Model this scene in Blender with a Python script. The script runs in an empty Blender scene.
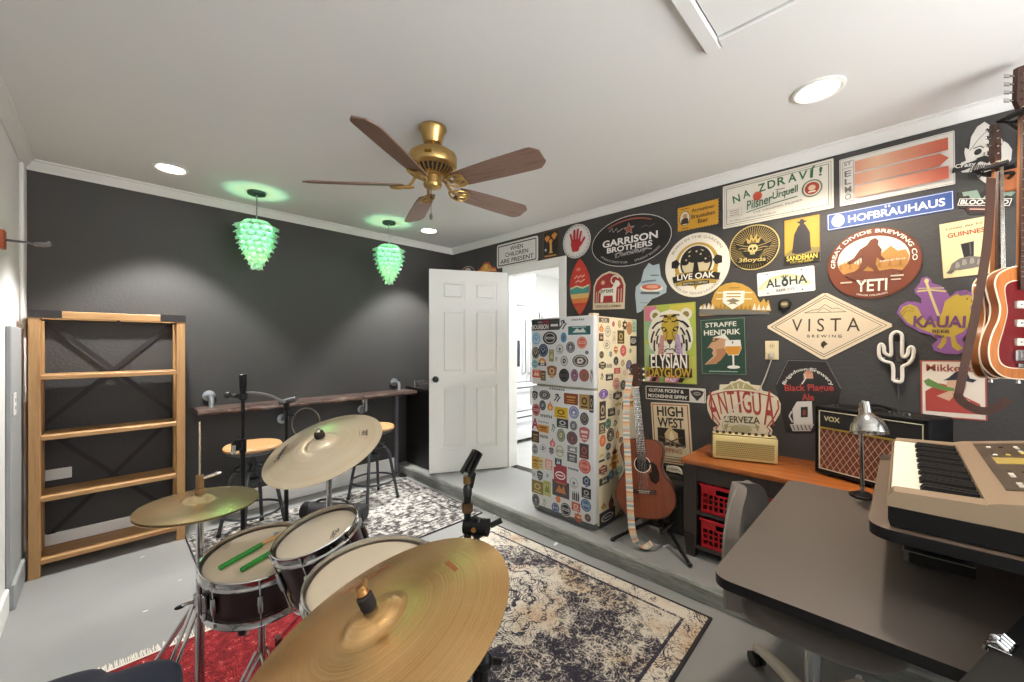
import bpy, bmesh, math, random
from mathutils import Vector, Matrix, Euler
from math import sin, cos, pi, radians as R
random.seed(7)
SC = bpy.context.scene
COL = SC.collection
# ---------------------------------------------------------------- the place, in metres
FPX, HORIZ, HEAD, EYE = 398.0, 345.0, R(44.4), 1.38      # lens and camera as surveyed from the photograph
HC, HS = cos(HEAD), sin(HEAD)
XR, XL, YB, YF, ZC, STEP = 2.96, -0.362, 3.91, -1.35, 2.54, 0.10   # right/left/back/front walls, ceiling, raised slab
def _ray(x, y):
    r = (x - 512) / FPX
    return HC + r * HS, HS - r * HC, (HORIZ - y) / FPX
def on_x(x, y, X):
    d = _ray(x, y); t = X / d[0]; return Vector((X, d[1] * t, EYE + d[2] * t))
def on_y(x, y, Y):
    d = _ray(x, y); t = Y / d[1]; return Vector((d[0] * t, Y, EYE + d[2] * t))
def on_z(x, y, Z):
    d = _ray(x, y); t = (Z - EYE) / d[2]; return Vector((d[0] * t, d[1] * t, Z))
# ---------------------------------------------------------------- materials
def lin(h):
    h = h.lstrip('#'); v = [int(h[i:i + 2], 16) / 255 for i in (0, 2, 4)]
    return [(c / 12.92 if c <= .04045 else ((c + .055) / 1.055) ** 2.4) for c in v] + [1]
_mats = {}
class NT:
    """small node-tree helper"""
    def __init__(s, name):
        s.m = bpy.data.materials.new(name); s.m.use_nodes = True
        s.t = s.m.node_tree; s.b = s.t.nodes['Principled BSDF']
    def n(s, typ, **kw):
        nd = s.t.nodes.new(typ)
        for k, v in kw.items():
            if k.startswith('i_'):
                key = k[2:]; key = int(key) if key.isdigit() else key.replace('_', ' ')
                inp = nd.inputs[key]
                if hasattr(v, 'is_output'): s.t.links.new(v, inp)
                else: inp.default_value = v
            else: setattr(nd, k, v)
        return nd
    def link(s, a, b): s.t.links.new(a, b)
    def set(s, **kw):
        for k, v in kw.items():
            inp = s.b.inputs[k.replace('_', ' ')]
            if hasattr(v, 'is_output'): s.t.links.new(v, inp)
            else: inp.default_value = v
        return s
    def coord(s, scale=(1, 1, 1), kind='Object', rot=(0, 0, 0)):
        tc = s.n('ShaderNodeTexCoord'); mp = s.n('ShaderNodeMapping')
        mp.inputs['Scale'].default_value = scale; mp.inputs['Rotation'].default_value = rot
        s.link(tc.outputs[kind], mp.inputs['Vector']); return mp.outputs[0]
    def noise(s, vec, scale, detail=3, rough=.55, dist=0):
        return s.n('ShaderNodeTexNoise', i_Vector=vec, i_Scale=scale, i_Detail=detail, i_Roughness=rough, i_Distortion=dist).outputs['Fac']
    def ramp(s, fac, stops, interp='LINEAR'):
        nd = s.n('ShaderNodeValToRGB', i_Fac=fac); cr = nd.color_ramp; cr.interpolation = interp
        while len(cr.elements) < len(stops): cr.elements.new(.5)
        for e, (p, c) in zip(cr.elements, stops):
            e.position = p; e.color = lin(c) if isinstance(c, str) else (c, c, c, 1)
        return nd.outputs['Color']
    def mix(s, fac, a, b, mode='MIX'):
        nd = s.n('ShaderNodeMix', data_type='RGBA', blend_type=mode)
        for k, v in ((0, fac), (6, a), (7, b)):
            if hasattr(v, 'is_output'): s.link(v, nd.inputs[k])
            else: nd.inputs[k].default_value = lin(v) if isinstance(v, str) else v
        return nd.outputs[2]
    def math(s, op, a, b=None):
        nd = s.n('ShaderNodeMath', operation=op)
        for k, v in ((0, a), (1, b)):
            if v is None: continue
            if hasattr(v, 'is_output'): s.link(v, nd.inputs[k])
            else: nd.inputs[k].default_value = v
        return nd.outputs[0]
    def bump(s, h, strength=.2, dist=.01):
        s.set(Normal=s.n('ShaderNodeBump', i_Height=h, i_Strength=strength, i_Distance=dist).outputs[0]); return s
def plain(hx, rough=.5, metal=0.0, vary=0.0, spec=None):
    key = (hx, rough, metal, vary, spec)
    if key in _mats: return _mats[key]
    t = NT('plain_' + hx.lstrip('#')); t.set(Base_Color=lin(hx), Roughness=rough, Metallic=metal)
    if spec is not None: t.set(Specular_IOR_Level=spec)
    if vary:
        n = t.noise(t.coord(), 9, 4)
        t.set(Base_Color=t.mix(t.math('MULTIPLY', n, vary), hx, '#1a1a1a'))
        t.set(Roughness=t.math('MULTIPLY_ADD', n, .25).node.outputs[0])
        nd = t.b.inputs['Roughness'].links[0].from_node; nd.inputs[2].default_value = rough - .1
    _mats[key] = t.m
    return t.m
def textured(name, hx, scale, strength, rough=.6, dist=.004, vary=.12):
    t = NT(name); v = t.coord(); n = t.noise(v, scale, 4)
    n2 = t.noise(v, 2.5, 3)
    t.set(Base_Color=t.mix(t.math('MULTIPLY', n2, vary), hx, '#808080'), Roughness=rough)
    t.bump(n, strength, dist); return t.m
def wood(name, c1, c2, axis=0, scale=6, rough=.45, bump=.05):
    t = NT(name); sc = [scale * 1.6] * 3; sc[axis] = scale * .12
    v = t.coord(tuple(sc)); n = t.noise(v, 1.6, 6, .6, 1.2)
    g = t.noise(t.coord(tuple(x * 6 for x in sc)), 1.5, 3)
    f = t.math('ADD', t.math('MULTIPLY', n, .75), t.math('MULTIPLY', g, .25))
    t.set(Base_Color=t.ramp(f, [(.32, c2), (.5, c1), (.72, c2)]), Roughness=rough); t.bump(f, bump, .003); return t.m
def emit(name, hx, strength):
    t = NT(name); t.set(Base_Color=lin(hx), Emission_Color=lin(hx), Emission_Strength=strength); return t.m
# ---------------------------------------------------------------- mesh building
def frame(loc=(0, 0, 0), normal=(0, 0, 1), spin=0.0):
    z = Vector(normal).normalized(); q = z.to_track_quat('Z', 'Y')
    return Matrix.Translation(loc) @ q.to_matrix().to_4x4() @ Matrix.Rotation(spin, 4, 'Z')
class MB:
    def __init__(s): s.v = []; s.f = []; s.mi = []; s.mats = []
    def _m(s, m):
        if m not in s.mats: s.mats.append(m)
        return s.mats.index(m)
    def raw(s, vs, fs, m, M=None):
        b = len(s.v); k = s._m(m)
        for v in vs: s.v.append(tuple(M @ Vector(v)) if M else tuple(v))
        for f in fs: s.f.append(tuple(b + i for i in f)); s.mi.append(k)
        return s
    def box(s, lo, hi, m, b=0.0, M=None, seg=1):
        if b <= 0:
            x0, y0, z0 = lo; x1, y1, z1 = hi
            return s.raw([(x0, y0, z0), (x1, y0, z0), (x1, y1, z0), (x0, y1, z0), (x0, y0, z1), (x1, y0, z1), (x1, y1, z1), (x0, y1, z1)],
                         [(0, 3, 2, 1), (4, 5, 6, 7), (0, 1, 5, 4), (1, 2, 6, 5), (2, 3, 7, 6), (3, 0, 4, 7)], m, M)
        bm = bmesh.new(); bmesh.ops.create_cube(bm, size=1)
        for v in bm.verts:
            v.co = Vector([(lo[i] + hi[i]) / 2 + v.co[i] * (hi[i] - lo[i]) for i in range(3)])
        bmesh.ops.bevel(bm, geom=bm.edges[:], offset=b, segments=seg, affect='EDGES', profile=.5)
        bm.verts.index_update()
        s.raw([v.co.copy() for v in bm.verts], [[v.index for v in f.verts] for f in bm.faces], m, M); bm.free(); return s
    def cbox(s, c, d, m, b=0.0, M=None, seg=1):
        return s.box([c[i] - d[i] / 2 for i in range(3)], [c[i] + d[i] / 2 for i in range(3)], m, b, M, seg)
    def lathe(s, prof, m, M=None, seg=32, closed=False):
        """profile of (radius, z) round local Z; radius 0 ends are capped"""
        vs = []; idx = []
        for r, z in prof:
            if r < 1e-6: idx.append([len(vs)]); vs.append((0, 0, z))
            else:
                idx.append(list(range(len(vs), len(vs) + seg)))
                vs += [(r * cos(2 * pi * k / seg), r * sin(2 * pi * k / seg), z) for k in range(seg)]
        fs = []
        rings = list(zip(idx, idx[1:] + idx[:1])) if closed else list(zip(idx, idx[1:]))
        for a, b in rings:
            for k in range(seg):
                k2 = (k + 1) % seg
                if len(a) == 1 and len(b) == 1: continue
                if len(a) == 1: fs.append((a[0], b[k2], b[k]))
                elif len(b) == 1: fs.append((a[k], a[k2], b[0]))
                else: fs.append((a[k], a[k2], b[k2], b[k]))
        return s.raw(vs, fs, m, M)
    def cyl(s, p0, p1, r, m, r1=None, seg=12, M=None):
        p0 = Vector(p0); p1 = Vector(p1); r1 = r if r1 is None else r1
        d = p1 - p0; F = frame(p0, d)
        if M: F = M @ F
        return s.lathe([(0, 0), (r, 0), (r1, d.length), (0, d.length)], m, F, seg)
    def tube(s, path, r, m, seg=8, M=None, closed=False, flat=1.0):
        P = [Vector(p) for p in path]; n = len(P); vs = []; fs = []
        rr = r if isinstance(r, (list, tuple)) else [r] * n
        up = None
        for i, p in enumerate(P):
            a = P[(i - 1) % n] if closed or i else P[i]; b = P[(i + 1) % n] if closed or i < n - 1 else P[i]
            t = (b - a).normalized()
            if up is None:
                up = Vector((0, 0, 1)) if abs(t.z) < .9 else Vector((1, 0, 0))
            x = up - t * up.dot(t)
            if x.length < 1e-5: x = t.orthogonal()
            x.normalize(); up = x; y = t.cross(x)
            for k in range(seg):
                an = 2 * pi * k / seg
                vs.append(p + (x * cos(an) + y * sin(an) * flat) * rr[i])
        for i in range(n if closed else n - 1):
            j = (i + 1) % n
            for k in range(seg):
                k2 = (k + 1) % seg
                fs.append((i * seg + k, i * seg + k2, j * seg + k2, j * seg + k))
        if not closed:
            fs.append(tuple(range(seg - 1, -1, -1))); fs.append(tuple((n - 1) * seg + k for k in range(seg)))
        return s.raw(vs, fs, m, M)
    def prism(s, poly, z0, z1, m, M=None, side=None, bev=0.0):
        """polygon in local XY extruded from z0 to z1"""
        n = len(poly); side = side or m
        ar = sum(poly[i][0] * poly[(i + 1) % n][1] - poly[(i + 1) % n][0] * poly[i][1] for i in range(n))
        if ar < 0: poly = poly[::-1]
        s.raw([(x, y, z1) for x, y in poly], [tuple(range(n))], m, M)
        s.raw([(x, y, z0) for x, y in poly], [tuple(range(n - 1, -1, -1))], m, M)
        s.raw([(x, y, z0) for x, y in poly] + [(x, y, z1) for x, y in poly],
              [(i, (i + 1) % n, n + (i + 1) % n, n + i) for i in range(n)], side, M)
        return s
    def loft(s, rings, m, M=None, caps=True):
        n = len(rings[0]); vs = [p for r in rings for p in r]
        fs = [(i * n + k, i * n + (k + 1) % n, (i + 1) * n + (k + 1) % n, (i + 1) * n + k) for i in range(len(rings) - 1) for k in range(n)]
        if caps: fs += [tuple(range(n - 1, -1, -1)), tuple((len(rings) - 1) * n + k for k in range(n))]
        return s.raw(vs, fs, m, M)
    def sphere(s, c, r, m, seg=14, sx=1, sy=1, sz=1, M=None):
        prof = [(r * sin(pi * k / seg), -r * cos(pi * k / seg)) for k in range(seg + 1)]
        prof[0] = (0, -r); prof[-1] = (0, r)
        F = Matrix.Translation(c) @ Matrix.Diagonal((sx, sy, sz, 1))
        if M: F = M @ F
        return s.lathe(prof, m, F, seg * 2)
    def build(s, name, parent=None, sharp=32, weld=False):
        me = bpy.data.meshes.new(name); me.from_pydata(s.v, [], s.f)
        for m in s.mats: me.materials.append(m)
        me.polygons.foreach_set('material_index', s.mi)
        me.polygons.foreach_set('use_smooth', [True] * len(me.polygons))
        me.validate(); me.update()
        me.set_sharp_from_angle(angle=R(sharp))
        o = bpy.data.objects.new(name, me); COL.objects.link(o)
        if parent: o.parent = parent
        return o
def thing(name, label, cat, loc=(0, 0, 0), rotz=0.0, group=None, M=None):
    o = bpy.data.objects.new(name, None); COL.objects.link(o); o.empty_display_size = .1
    if M is not None: o.matrix_world = M
    else: o.location = loc; o.rotation_euler = (0, 0, rotz)
    tag(o, label, cat, group); return o
def tag(o, label, cat, group=None, kind=None):
    if label: o['label'] = label
    if cat: o['category'] = cat
    if group: o['group'] = group
    if kind: o['kind'] = kind
    return o
def struct(name, mb, parent=None, label=None):
    o = mb.build(name, parent)
    if not parent: o['kind'] = 'structure'
    if label: o['label'] = label
    return o
def dup(root, loc=None, rot=None, label=None):
    r = root.copy(); COL.objects.link(r)
    if loc is not None: r.location = loc
    if rot is not None: r.rotation_euler = rot
    if label: r['label'] = label
    for ch in root.children:
        k = ch.copy(); COL.objects.link(k); k.parent = r
        for g in ch.children:
            q = g.copy(); COL.objects.link(q); q.parent = k
    return r
def spline(pts, n=6, closed=False):
    P = [Vector(p) for p in pts]; N = len(P); out = []
    for i in range(N if closed else N - 1):
        p1, p2 = P[i], P[(i + 1) % N]
        p0 = P[i - 1] if (closed or i) else p1
        p3 = P[(i + 2) % N] if (closed or i < N - 2) else p2
        for k in range(n):
            t = k / n
            out.append(.5 * ((2 * p1) + (p2 - p0) * t + (2 * p0 - 5 * p1 + 4 * p2 - p3) * t * t + (3 * p1 - p0 - 3 * p2 + p3) * t ** 3))
    if not closed: out.append(P[-1])
    return out
_glyph = {}
def glyphs(txt, bold=0.0, shear=0.0):
    key = (txt, bold, shear)
    if key not in _glyph:
        cu = bpy.data.curves.new('lettering', 'FONT'); cu.body = txt; cu.offset = bold; cu.shear = shear; cu.resolution_u = 3
        ob = bpy.data.objects.new('lettering', cu); me = bpy.data.meshes.new_from_object(ob)
        vs = [(v.co.x, v.co.y) for v in me.vertices]; fs = [tuple(p.vertices) for p in me.polygons]
        bpy.data.objects.remove(ob); bpy.data.curves.remove(cu); bpy.data.meshes.remove(me)
        if not vs: vs = [(0, 0), (1, 1)]; fs = []
        x0 = min(v[0] for v in vs); x1 = max(v[0] for v in vs); y0 = min(v[1] for v in vs); y1 = max(v[1] for v in vs)
        _glyph[key] = ([((x - x0) / max(x1 - x0, 1e-6), (y - y0) / max(y1 - y0, 1e-6)) for x, y in vs], fs)
    return _glyph[key]
class Art:
    """flat printed artwork laid on a surface: coordinates -1..1 over the plate, each print a fraction of a millimetre above the last"""
    def __init__(s, mb, M, hw, hh, z=.004, dz=.00022, rough=.5):
        s.mb, s.M, s.hw, s.hh, s.z, s.dz, s.rough = mb, M, hw, hh, z, dz, rough
    def _c(s, col):
        if not isinstance(col, str): return col
        v = [int(col.lstrip('#')[i:i + 2], 16) for i in (0, 2, 4)]; g = sum(v) / 3          # inks a little faded
        return plain('#%02x%02x%02x' % tuple(int(.86 * c + .14 * g) for c in v), s.rough)
    def put(s, vs, fs, col):
        s.z += s.dz
        s.mb.raw([(x * s.hw, y * s.hh, s.z) for x, y in vs], fs, s._c(col), s.M)
    def poly(s, pts, col):
        n = len(pts); ar = sum(pts[i][0] * pts[(i + 1) % n][1] - pts[(i + 1) % n][0] * pts[i][1] for i in range(n))
        if ar < 0: pts = pts[::-1]
        s.put(pts, [tuple(range(n))], col)
    def rect(s, cx, cy, w, h, col): s.poly([(cx - w / 2, cy - h / 2), (cx + w / 2, cy - h / 2), (cx + w / 2, cy + h / 2), (cx - w / 2, cy + h / 2)], col)
    def oval(s, cx, cy, rx, ry, col, a0=0, a1=360, n=36):
        s.poly([(cx + rx * cos(R(a0 + (a1 - a0) * k / n)), cy + ry * sin(R(a0 + (a1 - a0) * k / n))) for k in range(n if a1 - a0 >= 360 else n + 1)], col)
    def ring(s, cx, cy, rx, ry, t, col, a0=0, a1=360, n=40):
        vs = []; k2 = t / s.hw * s.hh / s.hh
        for k in range(n + 1):
            a = R(a0 + (a1 - a0) * k / n)
            vs += [(cx + rx * cos(a), cy + ry * sin(a)), (cx + (rx - t) * cos(a), cy + (ry - t * s.hw / s.hh) * sin(a))]
        s.put(vs, [(2 * k, 2 * k + 2, 2 * k + 3, 2 * k + 1)[::-1] for k in range(n)], col)
    def frame(s, w, h, t, col):
        tx = t; ty = t * s.hw / s.hh
        a = [(-w, -h), (w, -h), (w, h), (-w, h)]; b = [(-w + tx, -h + ty), (w - tx, -h + ty), (w - tx, h - ty), (-w + tx, h - ty)]
        s.put(a + b, [(i, (i + 1) % 4, 4 + (i + 1) % 4, 4 + i) for i in range(4)], col)
    def line(s, pts, w, col):
        asp = s.hw / s.hh; P = [Vector((x, y / asp)) for x, y in pts]; vs = []
        for i, p in enumerate(P):
            t = (P[min(i + 1, len(P) - 1)] - P[max(i - 1, 0)]).normalized(); nn = Vector((-t.y, t.x)) * w / 2
            vs += [(p.x + nn.x, (p.y + nn.y) * asp), (p.x - nn.x, (p.y - nn.y) * asp)]
        s.put(vs, [(2 * i, 2 * i + 1, 2 * i + 3, 2 * i + 2) for i in range(len(P) - 1)], col)
    def text(s, t, cx, cy, w, h, col, bold=.012, rot=0, shear=0.0):
        vs, fs = glyphs(t, bold * .6, shear); ca, sa = cos(R(rot)), sin(R(rot)); asp = s.hw / s.hh; out = []
        for x, y in vs:
            X = (x - .5) * w; Y = (y - .5) * h / asp
            out.append((cx + X * ca - Y * sa, cy + (X * sa + Y * ca) * asp))
        s.put(out, fs, col)
    def arc(s, t, cx, cy, rx, ry, a0, a1, h, col, bold=.012, inside=False):
        """lettering along an ellipse from angle a0 to a1; inside=True reads along the bottom"""
        vs, fs = glyphs(t, bold * .6); out = []
        for x, y in vs:
            a = R(a0 + (a1 - a0) * x); e = (y if not inside else -y) * h
            out.append((cx + (rx + e) * cos(a), cy + (ry + e * s.hw / s.hh) * sin(a)))
        s.put(out, fs, col)
    def star(s, cx, cy, r, col, n=5, inner=.4, rot=90):
        asp = s.hw / s.hh
        s.poly([(cx + r * (1 if k % 2 == 0 else inner) * cos(R(rot + 180 * k / n)), cy + r * asp * (1 if k % 2 == 0 else inner) * sin(R(rot + 180 * k / n))) for k in range(2 * n)], col)
# ================================================================ ROOM
M_CEIL = textured('ceiling_paint', '#dfe0df', 60, .12, .9, .002, .03)
M_WHITE = textured('white_paint', '#e6e6e4', 40, .05, .6, .002, .03)
M_TRIM = plain('#ececea', .45)
M_BLACKWALL = textured('charcoal_wall_paint', '#383736', 55, .42, .6, .006, .04)
def floor_paint():
    t = NT('grey_floor_paint'); v = t.coord()
    n = t.noise(v, 1.6, 4); chips = t.noise(t.coord((1, 2.2, 1), rot=(0, 0, .6)), 7, 2, .4)
    where = t.noise(v, .9, 2)
    base = t.ramp(n, [(.3, '#8c8d8c'), (.7, '#979896')])
    f = t.math('MULTIPLY', t.math('GREATER_THAN', chips, .735), t.math('GREATER_THAN', where, .47))
    t.set(Base_Color=t.mix(f, base, '#e4e3df'), Roughness=t.math('MULTIPLY_ADD', n, .2))
    t.b.inputs['Roughness'].links[0].from_node.inputs[2].default_value = .3
    t.bump(t.noise(v, 30, 3), .06, .003); return t.m
M_FLOOR = floor_paint()
def step_face():
    t = NT('rough_concrete_step'); v = t.coord((3, 1, 6)); n = t.noise(v, 7, 5, .65)
    t.set(Base_Color=t.ramp(n, [(.3, '#737572'), (.55, '#92948f'), (.75, '#aeafab')]), Roughness=.75); t.bump(n, .7, .012); return t.m
M_STEP = step_face()
f = MB(); f.box((XL - .1, YF - .1, -.1), (XR + .12, YB + .1, 0), M_FLOOR); struct('floor', f)
f = MB(); prof = [(2.205, .0), (2.2, .082), (2.208, .096), (2.222, .1)]
n = 60
rings = []
for k in range(n + 1):
    y = YF + (YB - YF) * k / n; w = .003 * sin(k * 1.7) + .002 * sin(k * 4.1) + (.0 if y > 2 else .012 * (2 - y))
    rings.append([(x + w + .012, y, z) for x, z in prof])
vs = [p for r in rings for p in r]
f.raw(vs, [(i * 4 + j, i * 4 + j + 1, (i + 1) * 4 + j + 1, (i + 1) * 4 + j) for i in range(n) for j in range(3)], M_STEP)
f.raw([p for r in rings for p in (r[3], (XR + .02, r[3][1], .1))], [(2 * i, 2 * i + 1, 2 * i + 3, 2 * i + 2) for i in range(n)], M_FLOOR)
struct('floor_step', f)
f = MB(); f.box((XL - .1, YF - .1, ZC), (XR + .12, YB + .1, ZC + .1), M_CEIL); struct('ceiling', f)
f = MB(); f.box((XL - .1, YB, 0), (XR + .12, YB + .1, ZC), M_BLACKWALL); struct('wall_back', f)
D0, D1, DZ = 2.27, 2.955, 2.125        # doorway in the right wall
f = MB()
f.box((XR, YF - .1, 0), (XR + .12, D0, ZC), M_BLACKWALL); f.box((XR, D1, 0), (XR + .12, YB, ZC), M_BLACKWALL)
f.box((XR, D0, DZ), (XR + .12, D1, ZC), M_BLACKWALL); struct('wall_right', f)
f = MB(); f.box((XL - .1, YF - .1, 0), (XL, YB, ZC), M_WHITE); struct('wall_left', f)
f = MB(); WX0, WX1, WZ0, WZ1 = .1, 2.5, .95, 2.25
for lo, hi in (((XL, 0), (WX0, ZC)), ((WX1, 0), (XR, ZC)), ((WX0, 0), (WX1, WZ0)), ((WX0, WZ1), (WX1, ZC))):
    f.box((lo[0], YF - .1, lo[1]), (hi[0], YF, hi[1]), M_WHITE)
struct('wall_front', f)
f = MB()
for a, b in (((WX0, WZ0), (WX1, WZ0 + .05)), ((WX0, WZ1 - .05), (WX1, WZ1)), ((WX0, WZ0), (WX0 + .05, WZ1)), ((WX1 - .05, WZ0), (WX1, WZ1)), ((1.27, WZ0), (1.33, WZ1))):
    f.box((a[0], YF - .08, a[1]), (b[0], YF - .02, b[1]), M_TRIM)
win = struct('added_window_1', f)  # unseen window, added to let fill light into the room
g = NT('added_window_glass'); tr = g.n('ShaderNodeBsdfTransparent'); gl = g.n('ShaderNodeBsdfGlossy', i_Roughness=.02)
mx = g.n('ShaderNodeMixShader', i_0=.06); g.link(tr.outputs[0], mx.inputs[1]); g.link(gl.outputs[0], mx.inputs[2])
g.link(mx.outputs[0], g.t.nodes['Material Output'].inputs['Surface'])
f = MB(); f.box((WX0 + .04, YF - .053, WZ0 + .04), (WX1 - .04, YF - .047, WZ1 - .04), g.m); f.build('added_window_pane', win)
# crown moulding
M_CROWN = plain('#dddddb', .6)
def crown(name, p0, p1, inward):
    prof = [(0, 0), (0, -.062), (.008, -.062), (.012, -.05), (.03, -.035), (.04, -.014), (.052, -.008), (.052, 0)]
    f = MB(); iv = Vector(inward)
    ends = [[Vector((p[0], p[1], ZC)) + iv * a + Vector((0, 0, b)) for a, b in prof] for p in (p0, p1)]
    f.loft(ends, M_CROWN); struct(name, f)
crown('trim_1', (XL, YB), (XR, YB), (0, -1, 0)); crown('trim_2', (XR, YF), (XR, YB), (-1, 0, 0)); crown('trim_3', (XL, YF), (XL, YB), (1, 0, 0))
def baseboard(name, lo, hi, mat=M_TRIM):
    f = MB(); f.box(lo, hi, mat, .006); struct(name, f)
baseboard('baseboard_back', (XL + .02, YB - .016, 0), (2.2, YB, .17))
baseboard('baseboard_left', (XL, YF, 0), (XL + .016, 3.28, .13))
baseboard('trim_4', (XL, 3.77, 0), (XL + .018, YB, ZC - .06))
M_GREYPAINT = textured('grey_wall_paint', '#9c9fa1', 40, .05, .55, .002, .03)
f = MB(); f.box((XL, 3.30, .13), (XL + .02, 3.76, 1.48), M_GREYPAINT, .004); f.box((XL, 3.30, 0), (XL + .034, 3.76, .135), M_GREYPAINT, .006)
struct('trim_5', f)
# door casing
f = MB()
f.box((XR - .016, D1, STEP), (XR + .0, D1 + .075, DZ + .075), M_TRIM, .004); f.box((XR - .016, D0 - .075, STEP), (XR, D0, DZ + .075), M_TRIM, .004)
f.box((XR - .016, D0, DZ), (XR, D1, DZ + .075), M_TRIM, .004)
f.box((XR, D1 - .015, STEP), (XR + .12, D1 + .0, DZ), M_TRIM); f.box((XR, D0, STEP), (XR + .12, D0 + .015, DZ), M_TRIM); f.box((XR, D0, DZ - .015), (XR + .12, D1, DZ), M_TRIM)
struct('trim_6', f)
# six panel door, swung into the room
def panel_door():
    W, Hh, T = .80, 2.02, .035; f = MB(); m = M_TRIM
    xs = [0, .115, .355, .445, .685, W]; zs = [0, .23, .86, .98, 1.63, 1.72, 1.91, Hh]
    f.box((0, 0, 0), (xs[1], T, Hh), m); f.box((xs[2], 0, 0), (xs[3], T, Hh), m); f.box((xs[4], 0, 0), (W, T, Hh), m)
    for a, b in ((0, 1), (2, 3), (4, 5), (6, 7)):
        f.box((xs[1], 0, zs[a]), (xs[2], T, zs[b]), m); f.box((xs[3], 0, zs[a]), (xs[4], T, zs[b]), m)
    for a, b in ((1, 2), (3, 4), (5, 6)):
        for u, v in ((1, 2), (3, 4)):
            f.box((xs[u], .010, zs[a]), (xs[v], T - .010, zs[b]), m)
            f.box((xs[u] + .028, .002, zs[a] + .028), (xs[v] - .028, T - .002, zs[b] - .028), m, .008)
    return f
far = Vector((2.231, 3.365)); hin = Vector((2.945, 2.962)); dv = (far - hin).normalized()
d = panel_door().build('door_1'); d['kind'] = 'structure'
d['label'] = 'white six panel door swung open into the room'
d.matrix_world = Matrix.Translation((hin.x, hin.y, .112)) @ Matrix.Rotation(math.atan2(dv.y, dv.x), 4, 'Z')
M_BLK = plain('#151515', .35); M_CHROME = plain('#c9c9c9', .14, 1.0); M_BLKMETAL = plain('#1c1c1d', .38, .6)
f = MB()
for sgn, y0 in ((-1, 0), (1, .035)):
    F = frame((.74, y0, .93), (0, sgn, 0))
    f.lathe([(0, 0), (.03, 0), (.03, .006), (.011, .01), (.011, .03), (.026, .036), (.029, .05), (.022, .062), (0, .064)], M_BLK, F, 20)
k = f.build('door_knob', d); k['label'] = 'black round door knob'
f = MB()
for z in (.2, 1.0, 1.8): f.cyl((-.006, -.004, z - .045), (-.006, -.004, z + .045), .006, plain('#b8b8b8', .3, 1), seg=8)
f.build('door_hinge', d)
# ---------------------------------------------------------------- kitchen beyond the doorway
M_KW = plain('#f0f0ee', .5)
f = MB(); f.box((XR + .12, 1.0, 0), (6.2, 5.0, .1), plain('#b9bab8', .35, vary=.1)); struct('floor_kitchen', f)
f = MB(); f.box((XR + .12, 1.0, ZC), (6.2, 5.0, ZC + .1), M_KW); struct('ceiling_kitchen', f)
f = MB(); f.box((XR + .12, 4.35, .1), (6.2, 4.45, ZC), M_KW); struct('wall_kitchen_back', f)
f = MB(); f.box((6.1, 1.0, .1), (6.2, 4.35, ZC), M_KW); f.box((XR + .12, .95, .1), (6.1, 1.0, ZC), M_KW); struct('wall_kitchen_side', f)
M_APPL = plain('#dfe1e3', .3); M_DK = plain('#23272f', .25)
t = thing('refrigerator', 'white refrigerator with water dispenser and bottom drawers seen through the doorway', 'refrigerator', (3.42, 3.55, .1))
f = MB(); f.box((0, .04, .03), (.9, .75, 1.78), M_APPL, .01); f.build('body', t)
for i, (a, b) in enumerate(((0.0, .446), (.454, .9))):
    f = MB(); f.box((a, -.02, .80), (b, .038, 1.78), M_APPL, .012, seg=2); dd = f.build('door', t)
    f = MB(); x = b - .05 if i == 0 else a + .05
    f.tube([(x, -.02, .9), (x, -.06, .93), (x, -.06, 1.6), (x, -.02, 1.63)], .011, M_CHROME); f.build('handle', dd)
    if i == 0:
        f = MB(); f.box((.08, -.026, 1.0), (.33, -.018, 1.34), M_DK, .004); f.box((.12, -.03, 1.24), (.29, -.024, 1.31), plain('#4a5464', .2)); f.build('water_dispenser', dd)
for a, b in ((.42, .79), (.05, .41)):
    f = MB(); f.box((0, -.02, a), (.9, .038, b), M_APPL, .012, seg=2); dd = f.build('drawer', t)
    f = MB(); f.tube([(.06, -.02, b - .06), (.1, -.06, b - .06), (.8, -.06, b - .06), (.84, -.02, b - .06)], .011, plain('#5a5c60', .3, .8)); f.build('handle', dd)
t = thing('wall_cabinet', 'white kitchen wall cabinet above the far refrigerator', 'cabinet', (3.42, 3.75, 1.95))
f = MB(); f.box((0, .02, 0), (.9, .59, .5), M_KW); f.build('body', t)
for a, b in ((.004, .446), (.454, .896)):
    f = MB(); f.box((a, 0, .004), (b, .019, .496), M_KW, .003); f.box((a + .05, -.004, .05), (b - .05, 0, .446), M_KW, .002); f.build('door', t)
t = thing('base_cabinet', 'white kitchen cabinet run with grey countertop beside the far refrigerator', 'cabinet', (4.36, 3.7, .1))
f = MB(); f.box((0, .02, .0), (1.5, .64, .86), M_KW); f.build('body', t)
for i in range(3):
    f = MB(); f.box((.005 + i * .5, 0, .1), (.495 + i * .5, .019, .85), M_KW, .003); f.build('door', t)
f = MB(); f.box((-.01, -.02, .861), (1.52, .64, .9), plain('#8b8d90', .3), .004); f.build('countertop', t)
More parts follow.
